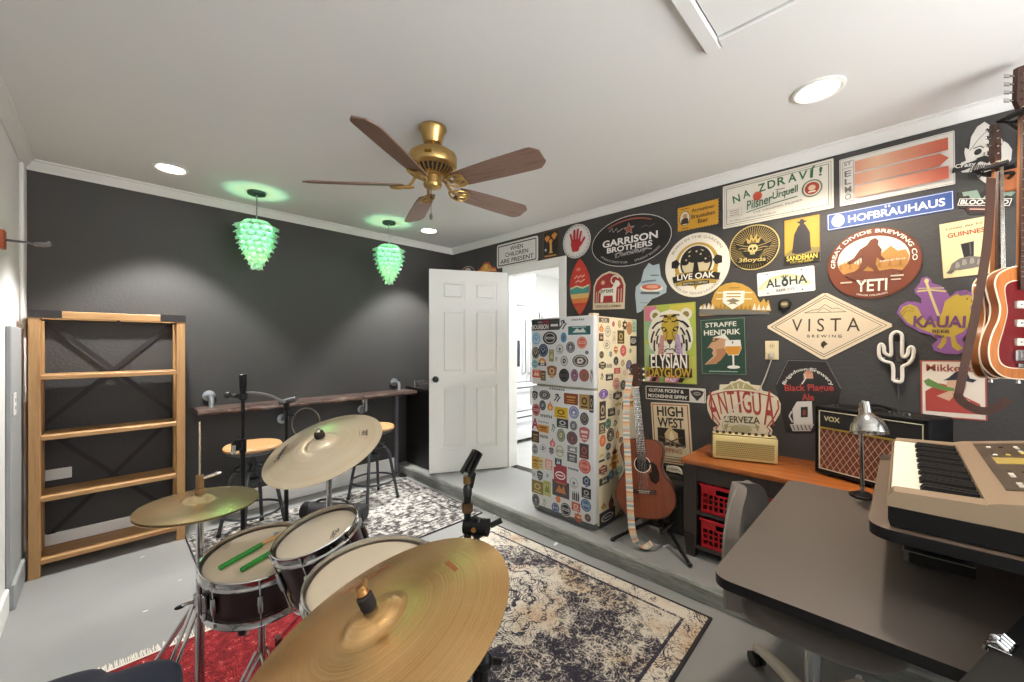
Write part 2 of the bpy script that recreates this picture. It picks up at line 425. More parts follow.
# ================================================================ CEILING FITTINGS
M_LENS = emit('lit_lens', '#fff8ea', 14)
def downlight(loc, lab, ring_r=.095, watts=30, col=(1, .93, .82), spread=112):
    t = thing('recessed_ceiling_light', lab, 'ceiling light', loc, group='recessed ceiling lights')
    f = MB(); f.lathe([(ring_r, 0), (ring_r, -.006), (ring_r - .012, -.010), (ring_r - .024, -.004), (ring_r - .024, 0)], plain('#e2e1dd', .4), seg=40); f.build('trim_ring', t)
    f = MB(); f.lathe([(0, -.0045), (ring_r - .024, -.0045), (ring_r - .024, -.002)], M_LENS, seg=40); f.build('lens', t)
    l = bpy.data.lights.new('downlight_beam', 'SPOT'); l.energy = watts; l.color = col; l.spot_size = R(spread); l.spot_blend = .4; l.shadow_soft_size = .06
    o = bpy.data.objects.new('downlight_beam', l); COL.objects.link(o); o.location = (loc[0], loc[1], loc[2] - .015)
LW = 95
downlight((.30, 3.43, ZC), 'round recessed light in the ceiling above the wooden bookcase', watts=LW * 2.8, spread=90, col=(1, .97, .93))
downlight((2.29, 3.42, ZC), 'round recessed light in the ceiling between fan and far corner above the open door', watts=LW * 2.8, spread=90, col=(1, .97, .93))
downlight((2.267, .272, ZC), 'round recessed light with bright lens near the wall of signs', ring_r=.10, watts=LW * 1.0, spread=150, col=(1, .86, .70))
downlight((.30, .272, ZC), 'round recessed light in the ceiling straight above the near drum stool side', watts=LW * .32, spread=150, col=(1, .94, .84))
# attic hatch
t = thing('attic_hatch', 'square white attic hatch cover set in a ceiling frame', 'hatch', (1.66, .55, ZC))
f = MB()
for lo, hi in (((-.75, -.055), (0, 0)), ((-.75, -.62), (0, -.565)), ((-.055, -.565), (0, -.055)), ((-.75, -.565), (-.695, -.055))):
    f.box((lo[0], lo[1], -.02), (hi[0], hi[1], 0), M_CEIL, .005)
f.build('frame', t)
f = MB(); f.box((-.691, -.561, -.009), (-.059, -.059, -.001), M_CEIL, .002); f.build('panel', t)
f = MB(); f.box((-.695, -.565, -.0012), (-.055, -.055, -.0002), plain('#1b1a19', .9)); f.build('gap', t)
# ---------------------------------------------------------------- pendants
def petal_mat():
    t = NT('pale_green_petal'); t.set(Base_Color=lin('#eaf6ee'), Roughness=.35)
    tr = t.n('ShaderNodeBsdfTranslucent', i_Color=lin('#e6fff2')); mx = t.n('ShaderNodeMixShader', i_0=.55)
    t.link(t.b.outputs[0], mx.inputs[1]); t.link(tr.outputs[0], mx.inputs[2]); t.link(mx.outputs[0], t.t.nodes['Material Output'].inputs['Surface']); return t.m
M_PETAL = petal_mat(); M_DKGREEN = plain('#2c4a3c', .5)
def pendant(loc, lab):
    t = thing('pendant_lamp', lab, 'pendant lamp', loc, group='green pendant lamps along the dark wall')
    f = MB(); f.lathe([(0, -.02), (.058, -.02), (.06, -.016), (.06, 0), (0, 0)], M_DKGREEN, seg=32); f.build('canopy', t)
    f = MB(); f.cyl((0, 0, -.235), (0, 0, -.02), .005, plain('#8d8f8e', .4), seg=8); f.cyl((0, 0, -.255), (0, 0, -.22), .018, plain('#d8d8d6', .4), seg=14); f.build('cord', t)
    f = MB(); f.lathe([(0, -.32), (.018, -.315), (.024, -.295), (.016, -.27), (.012, -.255), (0, -.255)], emit('pendant_bulb', '#a0ffc8', 5), seg=16); f.build('bulb', t)
    f = MB(); rows = 9
    for i in range(rows):
        u = i / (rows - 1)
        z = -.245 - .30 * u
        rad = .102 * (sin(pi * (.30 + .70 * (u ** .9))) ** .75 if u < .97 else .12) + .012
        tilt = R(50 - 40 * min(1, u * 1.5) ** .7); n = max(5, int(13 - 7 * u * u)); L = .088 - .022 * u; W = .034 + .012 * (1 - u)
        for k in range(n):
            a = 2 * pi * (k + .5 * (i % 2)) / n
            out = Vector((cos(a), sin(a), 0)); side = Vector((-sin(a), cos(a), 0)); dn = out * sin(tilt) + Vector((0, 0, -cos(tilt)))
            nrm = dn.cross(side) * -1; base = out * (rad * .8) + Vector((0, 0, z + .02)); vs = []
            prof = [(0, .3), (.25, .8), (.5, 1), (.75, .8), (.92, .4), (1, .0)]
            for s_, w in prof:
                c = base + dn * (L * s_) + nrm * (.010 * sin(pi * s_) - .012 * s_ * s_)
                vs += [c + side * W * w, c - nrm * .004 * w * 0 + nrm * .006 * w, c - side * W * w]
            vs2 = [v + nrm * -.0012 for v in vs]
            fs = []
            for q in range(5):
                for e in range(2): fs.append((3 * q + e, 3 * q + e + 1, 3 * q + 4 + e, 3 * q + 3 + e))
            f.raw(vs + vs2, fs + [tuple(18 + i for i in ff[::-1]) for ff in fs], M_PETAL)
    f.build('lamp_shade', t)
    for z, e, c in ((-.36, 4.5, (.36, 1, .60)), (-.46, 3.2, (.8, 1, .38))):
        l = bpy.data.lights.new('pendant_glow', 'POINT'); l.energy = e; l.color = c; l.shadow_soft_size = .02
        o = bpy.data.objects.new('pendant_glow', l); COL.objects.link(o); o.location = (loc[0], loc[1], loc[2] + z)
pendant((.803, 3.50, ZC), 'green artichoke pendant lamp hanging between the bookcase and the far pendant')
pendant((1.87, 3.455, ZC), 'green artichoke pendant lamp hanging nearest the open white door')
# ---------------------------------------------------------------- ceiling fan
M_BRASS = plain('#c0a066', .3, 1.0); M_BRASSD = plain('#8a6428', .3, 1.0)
M_BLADE = wood('fan_blade_wood', '#866a5c', '#684b41', 0, 7, .42)
t = thing('ceiling_fan', 'brass ceiling fan with five dark wood blades', 'ceiling fan', (1.224, 1.792, ZC))
f = MB(); f.lathe([(0, 0), (.072, 0), (.074, -.012), (.062, -.03), (.05, -.075), (.046, -.085), (0, -.085)], M_BRASS, seg=36); f.build('canopy', t)
f = MB(); f.cyl((0, 0, -.125), (0, 0, -.08), .016, M_BRASS); f.build('downrod', t)
f = MB(); f.lathe([(0, -.115), (.03, -.115), (.06, -.125), (.105, -.135), (.125, -.15), (.128, -.16), (.128, -.205), (.124, -.212), (.11, -.222), (0, -.222)], M_BRASS, seg=48)
f.cbox((0, 0, 0), (.036, .003, .016), M_BRASSD, .001, frame((-.0915, -.0915, -.183), (0, 0, 1), R(-45)))
mot = f.build('motor_housing', t)
f = MB(); f.lathe([(.104, -.222), (.08, -.246), (.062, -.25), (.062, -.222)], plain('#1e1812', .6), seg=40)
for k in range(26):
    a = 2 * pi * k / 26; u = Vector((cos(a), sin(a), 0)); f.tube([u * .106 + Vector((0, 0, -.221)), u * .084 + Vector((0, 0, -.246)), u * .06 + Vector((0, 0, -.252))], .0045, M_BRASS, 6)
f.build('vent_ring', mot)
f = MB(); f.lathe([(0, -.25), (.06, -.25), (.062, -.256), (.058, -.262), (.047, -.264), (.047, -.30), (.05, -.304), (.044, -.318), (.02, -.326), (0, -.326)], M_BRASS, seg=36); f.build('switch_housing', t)
f = MB(); f.tube([(-.03, -.03, -.32), (-.032, -.032, -.4), (-.032, -.032, -.47)], .0014, M_BRASSD, 6); f.build('pull_chain', t)
f = MB(); f.lathe([(0, -.505), (.007, -.502), (.009, -.49), (.006, -.474), (0, -.468)], plain('#5e5a55', .4), Matrix.Translation((-.032, -.032, 0)), 12); f.build('chain_knob', t)
for ang in (-76.8, -4.8, 67.2, 139.2, 211.2):
    P = Matrix.Rotation(R(ang), 4, 'Z') @ Matrix.Translation((0, 0, -.31)) @ Matrix.Rotation(R(-17), 4, 'X')
    pts = [(.155, -.046), (.23, -.055), (.42, -.064), (.59, -.068), (.62, -.066), (.642, -.05), (.657, -.035), (.657, .035), (.642, .05), (.62, .066), (.59, .068), (.42, .064), (.23, .055), (.155, .046)]
    f = MB(); f.prism([(x, y) for x, y in pts], -.003, .003, M_BLADE); b = f.build('blade', t); b.matrix_local = P
    f = MB(); f.tube([(.06, 0, .062), (.085, 0, .05), (.105, 0, .015), (.13, 0, -.008), (.17, 0, -.010)], .008, M_BRASS, 8)
    for s in (-1, 1):
        f.tube(spline([(.10, 0, -.01), (.13, s * .03, -.012), (.175, s * .042, -.012), (.215, s * .03, -.011), (.205, s * .004, -.011), (.17, s * .012, -.012), (.155, 0, -.012)], 5), .0055, M_BRASS, 7)
    f.tube([(.19 + .028 * cos(q * pi / 8), .028 * sin(q * pi / 8), -.016) for q in range(16)], .0055, M_BRASS, 7, closed=True)
    f.build('blade_iron', b)
# ---------------------------------------------------------------- camera, world, view
cam = bpy.data.cameras.new('camera'); cam.sensor_width = 36; cam.lens = 36 * FPX / 1024; cam.shift_y = (HORIZ - 341) / 1024; cam.clip_start = .02
co = bpy.data.objects.new('camera', cam); COL.objects.link(co); co.location = (0, 0, EYE); co.rotation_euler = (R(90), 0, HEAD - R(90)); SC.camera = co
w = bpy.data.worlds.new('daylight'); SC.world = w; w.use_nodes = True
wt = w.node_tree; wg = wt.nodes.new('ShaderNodeTexCoord'); wm = wt.nodes.new('ShaderNodeSeparateXYZ'); wr = wt.nodes.new('ShaderNodeValToRGB'); wa = wt.nodes.new('ShaderNodeMath'); wa.operation = 'MULTIPLY_ADD'; wa.inputs[1].default_value = .5; wa.inputs[2].default_value = .5
wt.links.new(wg.outputs['Generated'], wm.inputs[0]); wt.links.new(wm.outputs[2], wa.inputs[0]); wt.links.new(wa.outputs[0], wr.inputs[0])
wr.color_ramp.elements[0].position = .46; wr.color_ramp.elements[0].color = (1, .99, .97, 1); wr.color_ramp.elements[1].position = .54; wr.color_ramp.elements[1].color = (.30, .33, .37, 1)   # lower half brightened to throw light up at the ceiling, hazy sky above
wt.links.new(wr.outputs[0], wt.nodes['Background'].inputs[0]); wt.nodes['Background'].inputs[1].default_value = 11.0
for loc, e, size in (((4.3, 2.6, ZC - .03), 75, .5),):
    l = bpy.data.lights.new('kitchen_fill', 'AREA'); l.energy = e; l.size = size; o = bpy.data.objects.new('kitchen_fill', l); COL.objects.link(o); o.location = loc  # unseen lamp and panel added to brighten the kitchen
t = thing('added_kitchen_light_panel', 'unseen square light panel added to brighten the kitchen beyond the doorway', 'ceiling light', (4.3, 2.6, ZC))
f = MB(); f.box((-.28, -.28, -.02), (.28, .28, 0), M_TRIM, .004); f.build('frame', t)
f = MB(); f.box((-.25, -.25, -.023), (.25, .25, -.0205), M_LENS); f.build('diffuser', t)
SC.view_settings.view_transform = 'Standard'; SC.view_settings.look = 'None'; SC.view_settings.gamma = 1.0; SC.view_settings.exposure = 0.2
SC.view_settings.use_curve_mapping = False
SC.cycles.use_denoising = True; SC.cycles.max_bounces = 8; SC.cycles.diffuse_bounces = 6; SC.cycles.caustics_reflective = False; SC.cycles.caustics_refractive = False
SC.cycles.sample_clamp_indirect = 6
# ================================================================ BOOKCASE
M_OAK0 = wood('bookcase_wood_across', '#b58c5c', '#94693f', 0, 5, .5); M_OAK2 = wood('bookcase_wood_upright', '#b58c5c', '#94693f', 2, 5, .5); M_OAK1 = wood('bookcase_wood_side', '#b58c5c', '#94693f', 1, 5, .5)
M_IRON = plain('#2e2b2b', .5, .4)
BW, BD, BH = .715, .255, 1.585
t = thing('bookcase', 'empty open wooden bookcase with black crossed metal back braces against the dark wall', 'bookcase', (-.318, 3.643, 0))
for x in (0, BW - .048):
    for y in (0, BD - .048):
        f = MB(); f.box((x, y, 0), (x + .048, y + .048, BH), M_OAK2, .003); f.build('post', t)
f = MB(); f.box((.048, 0, BH - .045), (BW - .048, .045, BH), M_OAK0, .003); f.box((.048, BD - .045, BH - .045), (BW - .048, BD, BH), M_OAK0, .003); f.build('top_rail', t)
f = MB(); f.box((0, .048, BH - .045), (.045, BD - .048, BH), M_OAK1, .003); f.box((BW - .045, .048, BH - .045), (BW, BD - .048, BH), M_OAK1, .003); f.build('side_rail', t)
f = MB(); f.cyl((.05, .03, BH - .056), (BW - .05, .03, BH - .056), .005, M_IRON); f.cyl((BW / 2 + .02, .024, BH - .062), (BW / 2 + .02, .024, BH - .044), .008, M_BLK); f.build('rod', t)
for x, s in ((-.002, 1), (BW + .002, -1)):
    f = MB(); f.box((min(x, x + s * .135), -.003, BH - .043), (max(x, x + s * .135), .0, BH + .002), M_IRON)
    f.box((min(x, x + s * .135), -.003, BH + .0005), (max(x, x + s * .135), .05, BH + .003), M_IRON)
    for q in (.03, .10): f.cyl((x + s * q, -.007, BH - .02), (x + s * q, -.002, BH - .02), .006, plain('#101010', .4), seg=10)
    f.build('corner_bracket', t)
for z in (.075, .445, .81, 1.172):
    f = MB(); f.box((.048, .004, z), (BW - .048, BD - .02, z + .028), M_OAK0, .003); f.build('shelf', t)
for z0, z1 in ((.12, .86), (.86, 1.56)):
    for a, b in ((.03, BW - .03), (BW - .03, .03)):
        p, q = Vector((a, BD + (.001 if a < b else -.006), z0)), Vector((b, BD + (.001 if a < b else -.006), z1)); dr = (q - p); F = frame((p + q) / 2, (0, 1, 0))
        an = math.atan2(dr.z, dr.x)
        Mx = Matrix.Translation((p + q) / 2) @ Matrix.Rotation(-an, 4, 'Y')
        f = MB(); f.cbox((0, 0, 0), (dr.length, .003, .028), M_IRON, 0, Mx); f.build('cross_brace', t)
f = MB(); f.cbox((0, 0, 0), (.115, .006, .07), plain('#efefec', .4), .002); o = f.build('wall_outlet'); o.location = (-.298 + .085, 3.906, .545); tag(o, 'white outlet plate low on the dark wall behind the bookcase', 'outlet')
f = MB(); f.cbox((0, 0, 0), (.006, .075, .12), plain('#e4e4e2', .4), .002); f.cbox((.004, 0, .02), (.004, .012, .02), plain('#cfcfcd', .4)); f.cbox((.004, 0, -.02), (.004, .012, .02), plain('#cfcfcd', .4))
o = f.build('light_switch'); p = on_x(13.5, 404, XL + .02); o.location = (XL + .0235, p.y, p.z); tag(o, 'white switch plate on the grey panel beside the bookcase', 'switch')
# ================================================================ BAR PLANK
def live_edge():
    t = NT('dark_live_edge_wood'); v = t.coord((.8, 6, 6)); n = t.noise(v, 4, 6, .65, .8)
    t.set(Base_Color=t.ramp(n, [(.3, '#2a2422'), (.48, '#4b3a34'), (.6, '#6d5c55'), (.75, '#8b8280')]), Roughness=.32); t.bump(n, .4, .006); return t.m
M_LIVE = live_edge(); M_GALV = plain('#aab0b3', .35, .9)
t = thing('bar_shelf', 'dark live edge plank bar shelf on pipe brackets along the black wall', 'bar shelf', (.47, 3.645, .86))
f = MB(); rings = []
for k in range(41):
    x = 1.83 * k / 40; a = .010 * sin(k * 1.1) + .006 * sin(k * 2.7 + 1)
    rings.append([(x, a, .004 + .003 * sin(k * 1.9)), (x, a - .006, .02), (x, a + .004, .04), (x, .25, .04), (x, .25, 0)])
f.loft(rings, M_LIVE); f.build('plank', t)
for x in (.10, 1.70):
    f = MB(); F = frame((x, .259, .12), (0, -1, 0)); f.lathe([(0, 0), (.042, 0), (.042, .008), (.022, .012), (.022, .03), (0, .03)], M_GALV, F, 20)
    f.tube([(x, .235, .12), (x, .19, .12), (x, .165, .115), (x, .155, .09), (x, .155, .06), (x, .155, .041)], [.018, .018, .02, .02, .018, .022], M_GALV, 14); f.build('pipe_bracket', t)
for x in (.62, 1.34):
    f = MB(); F = frame((x, .259, -.13), (0, -1, 0)); f.lathe([(0, 0), (.042, 0), (.042, .008), (.022, .012), (.022, .03), (0, .03)], M_GALV, F, 20)
    f.tube([(x, .235, -.13), (x, .19, -.13), (x, .165, -.125), (x, .155, -.10), (x, .155, -.05), (x, .155, -.001)], [.018, .018, .02, .02, .018, .022], M_GALV, 14); f.build('pipe_brace', t)
f = MB(); f.box((1.70, .215, -.86), (1.73, .262, -.001), plain('#7d7983', .5, vary=.4), .003); f.build('support_post', t)
f = MB(); f.cyl((1.25, .03, -.001), (1.25, .03, -.03), .01, M_GALV); f.tube([(1.25, .03, -.03), (1.25, .022, -.055), (1.25, .03, -.075), (1.25, .045, -.06)], .006, M_GALV, 8); f.build('hook', t)
t = thing('bar_cabinet', 'black bar cabinet on the raised slab tucked behind the open door', 'cabinet', (2.312, 3.425, STEP))
M_BLKCAB = plain('#191818', .32, vary=.2)
f = MB(); f.box((0, 0, 0), (.63, .46, .80), M_BLKCAB, .004); f.build('body', t)
f = MB(); f.box((-.012, -.012, .801), (.635, .468, .83), plain('#2a2929', .25), .004); f.build('countertop', t)
t = thing('wire_rack', 'small chrome wire rack on the black bar cabinet', 'rack', (2.34, 3.46, STEP + .8301))
f = MB()
for z in (.012, .055):
    f.tube([(0, 0, z), (.22, 0, z), (.22, .3, z), (0, .3, z)], .006, M_CHROME, 8, closed=True)
    for k in range(7): f.tube([(.0, .04 + k * .037, z), (.22, .04 + k * .037, z)], .004, M_CHROME, 6)
for x in (0, .22):
    for y in (0, .3): f.cyl((x, y, 0), (x, y, .07), .007, M_CHROME, seg=8)
f.build('wire_shelf', t)
# ================================================================ BAR STOOLS
M_SEAT = wood('stool_seat_wood', '#c79c6c', '#a87c4c', 0, 7, .4); M_STEEL = plain('#4c4e52', .4, .85)
def stool(loc, rz, lab):
    t = thing('bar_stool', lab, 'stool', loc, rz, 'industrial stools under the bar shelf')
    f = MB(); f.lathe([(0, 0), (.165, 0), (.183, .008), (.185, .022), (.174, .034), (0, .036)], M_SEAT, Matrix.Translation((0, 0, .615)), 36); f.build('seat', t)
    f = MB(); f.lathe([(0, .585), (.13, .585), (.17, .60), (.178, .615), (0, .6149)], plain('#6c7076', .4, .8), seg=32); f.build('seat_pan', t)
    f = MB(); f.cyl((0, 0, .36), (0, 0, .585), .018, M_STEEL, seg=14); f.build('screw_post', t)
    for k in range(4):
        a = R(45 + 90 * k); u = Vector((cos(a), sin(a), 0))
        f = MB(); f.tube([u * .03 + Vector((0, 0, .50)), u * .10 + Vector((0, 0, .47)), u * .14 + Vector((0, 0, .40)), u * .215 + Vector((0, 0, .01))], .013, M_STEEL, 8)
        f.cyl(u * .216 + Vector((0, 0, 0)), u * .216 + Vector((0, 0, .02)), .016, M_BLK, seg=10); f.build('leg', t)
    f = MB(); f.tube([(.185 * cos(k * pi / 16), .185 * sin(k * pi / 16), .17) for k in range(32)], .009, M_STEEL, 8, closed=True); f.build('foot_ring', t)
    f = MB(); f.lathe([(.02, .36), (.05, .37), (.05, .40), (.02, .41)], M_STEEL, seg=20); f.tube([(.12 * cos(k * pi / 12), .12 * sin(k * pi / 12), .475) for k in range(24)], .007, M_STEEL, 6, closed=True); f.build('collar', t)
    return t
s0 = stool((.755, 3.385, .0092), .3, 'wood topped metal stool under the bar beside the bookcase')
stool((1.675, 3.38, .0092), .1, 'wood topped metal stool under the bar nearest the white door')
# ================================================================ ACOUSTIC GUITAR ON STAND
def half_outline(pts, n=5):
    sp = spline([(w, y, 0) for y, w in pts], n)
    right = [(p.x, p.y) for p in sp]
    return right + [(-x, y) for x, y in right[-2:0:-1]]
AC = [(0, 0), (.004, .07), (.03, .135), (.09, .18), (.15, .187), (.21, .168), (.27, .128), (.32, .115), (.37, .125), (.42, .137), (.46, .128), (.488, .09), (.498, .04), (.50, 0)]
M_MAHOG = wood('mahogany_top', '#7f4127', '#642f1c', 1, 6, .35); M_MAHS = wood('mahogany_side', '#6d331d', '#54241a', 1, 6, .3)
M_ROSE = wood('rosewood', '#43291f', '#2e1a14', 1, 10, .4); M_STRING = plain('#cfc8b8', .25, 1.0); M_CREAM = plain('#e8dcc0', .4)
def acoustic(M, lab):
    t = thing('acoustic_guitar', lab, 'guitar', M=M)
    ol = half_outline(AC)
    f = MB(); f.prism(ol, -.10, 0, M_MAHOG, side=M_MAHS); f.tube([(x, y, -.003) for x, y in ol], .0045, plain('#3a1c12', .35), 6, closed=True); b = f.build('body', t)
    f = MB(); f.lathe([(0, .0006), (.048, .0006), (.048, .0002), (0, .0002)], plain('#1a0f0a', .9), Matrix.Translation((0, .335, 0)), 36)
    f.lathe([(.049, .0003), (.049, .001), (.054, .001), (.054, .0003)], M_CREAM, Matrix.Translation((0, .335, 0)), 36); f.build('sound_hole', b)
    f = MB(); f.prism([(.045, .345), (.058, .32), (.056, .29), (.035, .278), (.045, .235), (.075, .215), (.098, .235), (.103, .28), (.09, .33), (.065, .352)], .0004, .002, plain('#22110d', .25)); f.build('pickguard', b)
    f = MB(); f.cbox((0, .165, .005), (.15, .028, .009), M_ROSE, .003); f.cbox((0, .169, .0105), (.075, .003, .004), M_CREAM)
    for k in range(6): f.sphere((-.0275 + k * .011, .158, .010), .003, M_CREAM, 6)
    f.build('bridge', b)
    f = MB(); f.prism([(-.028, .36), (.028, .36), (.0215, .845), (-.0215, .845)], .0005, .008, M_ROSE)
    for k in range(19):
        y = .845 - .64 * (1 - 2 ** (-(k + 1) / 12.)); wd = .0215 + (.845 - y) * .0134; f.cbox((0, y, .0085), (2 * wd, .002, .0014), M_STRING)
    for k in (5, 7, 9, 12): y = .845 - .64 * (1 - 2 ** (-(k - .5) / 12.)); f.cyl((0, y, .0075), (0, y, .0085), .004, M_CREAM, seg=10)
    nk = f.build('fretboard', t)
    f = MB(); f.loft([[(w * cos(R(a)), y, -dp * sin(R(a))) for a in range(0, 181, 20)] for y, w, dp in ((.47, .028, .04), (.52, .0265, .024), (.80, .022, .019), (.845, .0215, .02))], M_MAHS); f.build('neck', t)
    f = MB(); Mh = Matrix.Translation((0, .845, 0)) @ Matrix.Rotation(R(-12), 4, 'X')
    f.prism([(-.021, 0), (.021, 0), (.034, .03), (.036, .165), (.012, .175), (-.012, .175), (-.036, .165), (-.034, .03)], -.012, .003, M_ROSE, Mh); hd = f.build('headstock', t)
    f = MB(); f.cbox((0, .845, .006), (.043, .005, .012), M_CREAM); f.build('nut', t)
    for s in (-1, 1):
        for k in range(3):
            f = MB(); p = (s * .026, .05 + k * .042, 0)
            f.cyl((p[0], p[1], .003), (p[0], p[1], .014), .004, M_CHROME, seg=10, M=Mh); f.cyl((p[0], p[1], -.008), (s * .046, p[1], -.008), .003, M_CHROME, seg=8, M=Mh)
            f.sphere((s * .052, p[1], -.008), .009, M_CREAM, 8, .7, 1, .45, M=Mh); f.build('tuner', hd)
    f = MB()
    for k in range(6):
        x0 = -.0275 + k * .011; x1 = -.017 + k * .0068; f.tube([(x0, .168, .0135), (x1, .845, .0125)], .0008 if k > 2 else .0011, M_STRING, 5)
    f.build('string', t)
    return t
gb = Vector((2.43, 1.17, .265)); lean = R(11); fx = Vector((-cos(R(14)), sin(R(14)) * -1, 0))   # front faces into the room
ydir = Vector((0, 0, 1)) * cos(lean) - fx * sin(lean); zdir = fx * cos(lean) + Vector((0, 0, 1)) * sin(lean)
roll = R(7); xdir = ydir.cross(zdir); ydir, xdir = ydir * cos(roll) - xdir * sin(roll), xdir * cos(roll) + ydir * sin(roll)
GM = Matrix(((xdir.x, ydir.x, zdir.x, gb.x), (xdir.y, ydir.y, zdir.y, gb.y), (xdir.z, ydir.z, zdir.z, gb.z), (0, 0, 0, 1)))
ag = acoustic(GM, 'reddish brown acoustic guitar with striped strap on a floor stand beside the stickered refrigerator')
def stripes():
    t = NT('striped_strap_weave'); v = t.coord((1, 1, 1), 'UV'); s = t.n('ShaderNodeSeparateXYZ', i_Vector=v)
    w = t.math('FRACT', t.math('MULTIPLY', s.outputs[1], 9.0))
    t.set(Base_Color=t.ramp(w, [(0, '#d9b48c'), (.16, '#c9c3b0'), (.3, '#a9b7b5'), (.42, '#d8906c'), (.5, '#d9cdb8'), (.62, '#98aab0'), (.76, '#dcd3bd'), (.88, '#cf9a78')], 'CONSTANT'), Roughness=.8); return t.m
def ribbon(name, path, wdir, width, mat, parent=None, th=.0025):
    """a flat strap along a path, its width along wdir (vector or one per point)"""
    P = [Vector(p) for p in path]; n = len(P); W = [Vector(wdir)] * n if not isinstance(wdir, list) else [Vector(q) for q in wdir]
    vs = []; L = [0]
    for i in range(1, n): L.append(L[-1] + (P[i] - P[i - 1]).length)
    for i, p in enumerate(P):
        tt = (P[min(i + 1, n - 1)] - P[max(i - 1, 0)]).normalized(); w_ = (W[i] - tt * W[i].dot(tt)).normalized(); nn = tt.cross(w_) * th / 2
        vs += [p - w_ * width / 2 + nn, p + w_ * width / 2 + nn, p + w_ * width / 2 - nn, p - w_ * width / 2 - nn]
    f = MB(); f.raw(vs, [(i * 4 + k, i * 4 + (k + 1) % 4, i * 4 + 4 + (k + 1) % 4, i * 4 + 4 + k) for i in range(n - 1) for k in range(4)] + [(3, 2, 1, 0), tuple((n - 1) * 4 + k for k in range(4))], mat)
    o = f.build(name, parent, 60); uv = o.data.uv_layers.new(name='along')
    for lp in o.data.loops: uv.data[lp.index].uv = ((lp.vertex_index % 4) / 4, L[lp.vertex_index // 4])
    return o
sp = spline([(-.03, .93, .02), (-.055, .80, .035), (-.075, .6, .05), (-.078, .4, .055), (-.08, .2, .06), (-.083, .03, .065), (-.075, -.08, .075), (-.05, -.14, .07), (-.01, -.155, .06), (.03, -.13, .045)], 6)
sp2 = []
for q in sp:
    p = GM @ q; p.z = max(p.z, STEP + .006); sp2.append(GM.inverted() @ p)
ribbon('strap', sp2, [(1, .02, .15)] * (len(sp2) - 14) + [(.8, -.2, .6)] * 14, .045, stripes(), ag)
# stand
t = thing('guitar_stand', 'black tubular floor stand holding the acoustic guitar', 'guitar stand', (2.575, 1.15, STEP))
f = MB(); f.cyl((0, 0, .10), (.08, 0, .46), .012, M_BLKMETAL); f.build('mast', t)
for e in ((-.26, .20, .012), (-.22, -.28, .012), (.10, .03, .012)):
    f = MB(); f.tube([(0, 0, .13), (e[0] * .3, e[1] * .3, .10), e], .011, M_BLKMETAL, 8); f.sphere(e, .014, M_BLK, 8); f.build('leg', t)
f = MB()
for s in (-1, 1):
    f.tube([(0, 0, .135), (-.01, s * .10, .135), (-.12, s * .10, .130), (-.195, s * .10, .130), (-.205, s * .10, .165)], .008, plain('#2a2622', .7), 8)
f.build('cradle', t)
# small dark amp and cable behind the guitar
t = thing('practice_amplifier', 'small black practice amplifier on the slab behind the acoustic guitar', 'amplifier', (2.70, 1.03, STEP), 0)
f = MB(); f.box((0, 0, 0), (.20, .26, .34), plain('#26241f', .7, vary=.2), .012, seg=2); f.build('cabinet', t)
f = MB(); f.box((-.004, .02, .02), (0, .24, .27), plain('#3b3a36', .8, vary=.4)); f.build('grille', t)
f = MB(); f.tube([(.1, .05, .34), (.1, .05, .37), (.1, .13, .385), (.1, .21, .37), (.1, .21, .34)], .008, M_BLK, 8); f.build('handle', t)
f = MB(); path = []
for k in range(70):
    a = 2 * pi * k / 22; path.append((.05 + .008 * sin(k), .085 + (.055 + .004 * sin(k * .7)) * cos(a), .352 + .006 * (k / 22) + .03 * max(0, sin(a)) ))
f.tube([(2.72 + p[0], 1.05 + p[1], STEP + p[2] + .04) for p in path], .005, plain('#d9d2c0', .5), 6)
o = f.build('coiled_cable'); tag(o, 'pale coiled cable lying on the small black practice amplifier', 'cable')
# ================================================================ CONSOLE TABLE
M_CONTOP = wood('console_top_wood', '#a75f2c', '#7c3f1a', 1, 5, .22, .02); M_CONF = wood('console_frame_dark', '#332b27', '#221d1b', 2, 7, .5)
CX, CY0, CY1, CZ = 2.475, -.72, .955, .69
t = thing('console_table', 'dark console table with glossy orange brown wooden top along the sign wall', 'console table', (CX, CY0, STEP))
DX, LY, Z = XR - .012 - CX, CY1 - CY0, CZ - STEP
f = MB(); f.box((-.012, -.012, Z - .03), (DX, LY + .012, Z), M_CONTOP, .005, seg=2); f.build('tabletop', t)
for x in (0, DX - .075):
    for y in (0, LY - .075):
        f = MB(); f.box((x, y, .14), (x + .07, y + .075, Z - .031), M_CONF, .004)
        f.loft([[(x + a, y + b, .0), (x + .07 - a, y + b, .0), (x + .07 - a, y + .075 - b, .0), (x + a, y + .075 - b, .0)] if i == 0 else [(x, y, .14), (x + .07, y, .14), (x + .07, y + .075, .14), (x, y + .075, .14)] for i, (a, b) in enumerate(((.012, .012), (0, 0)))], M_CONF)
        f.build('leg', t)
for y in (.30, .66):
    pass
f = MB(); f.box((.006, .075, Z - .125), (.03, LY - .075, Z - .031), M_CONF); f.box((DX - .03, .075, Z - .125), (DX - .006, LY - .075, Z - .031), M_CONF)
f.box((.07, .006, Z - .125), (DX - .075, .03, Z - .031), M_CONF); f.box((.07, LY - .03, Z - .125), (DX - .075, LY - .006, Z - .031), M_CONF); f.build('apron', t)
for z in (.055, .262):
    f = MB(); f.box((.01, .02, z), (DX - .02, LY - .02, z + .022), M_CONF, .003); f.build('shelf', t)
f = MB(); f.box((.0, LY / 2 - .0 - .03, .077), (.05, LY / 2 + .03, Z - .126), M_CONF, .003); f.build('divider', t)
M_RED = plain('#b3101f', .4)
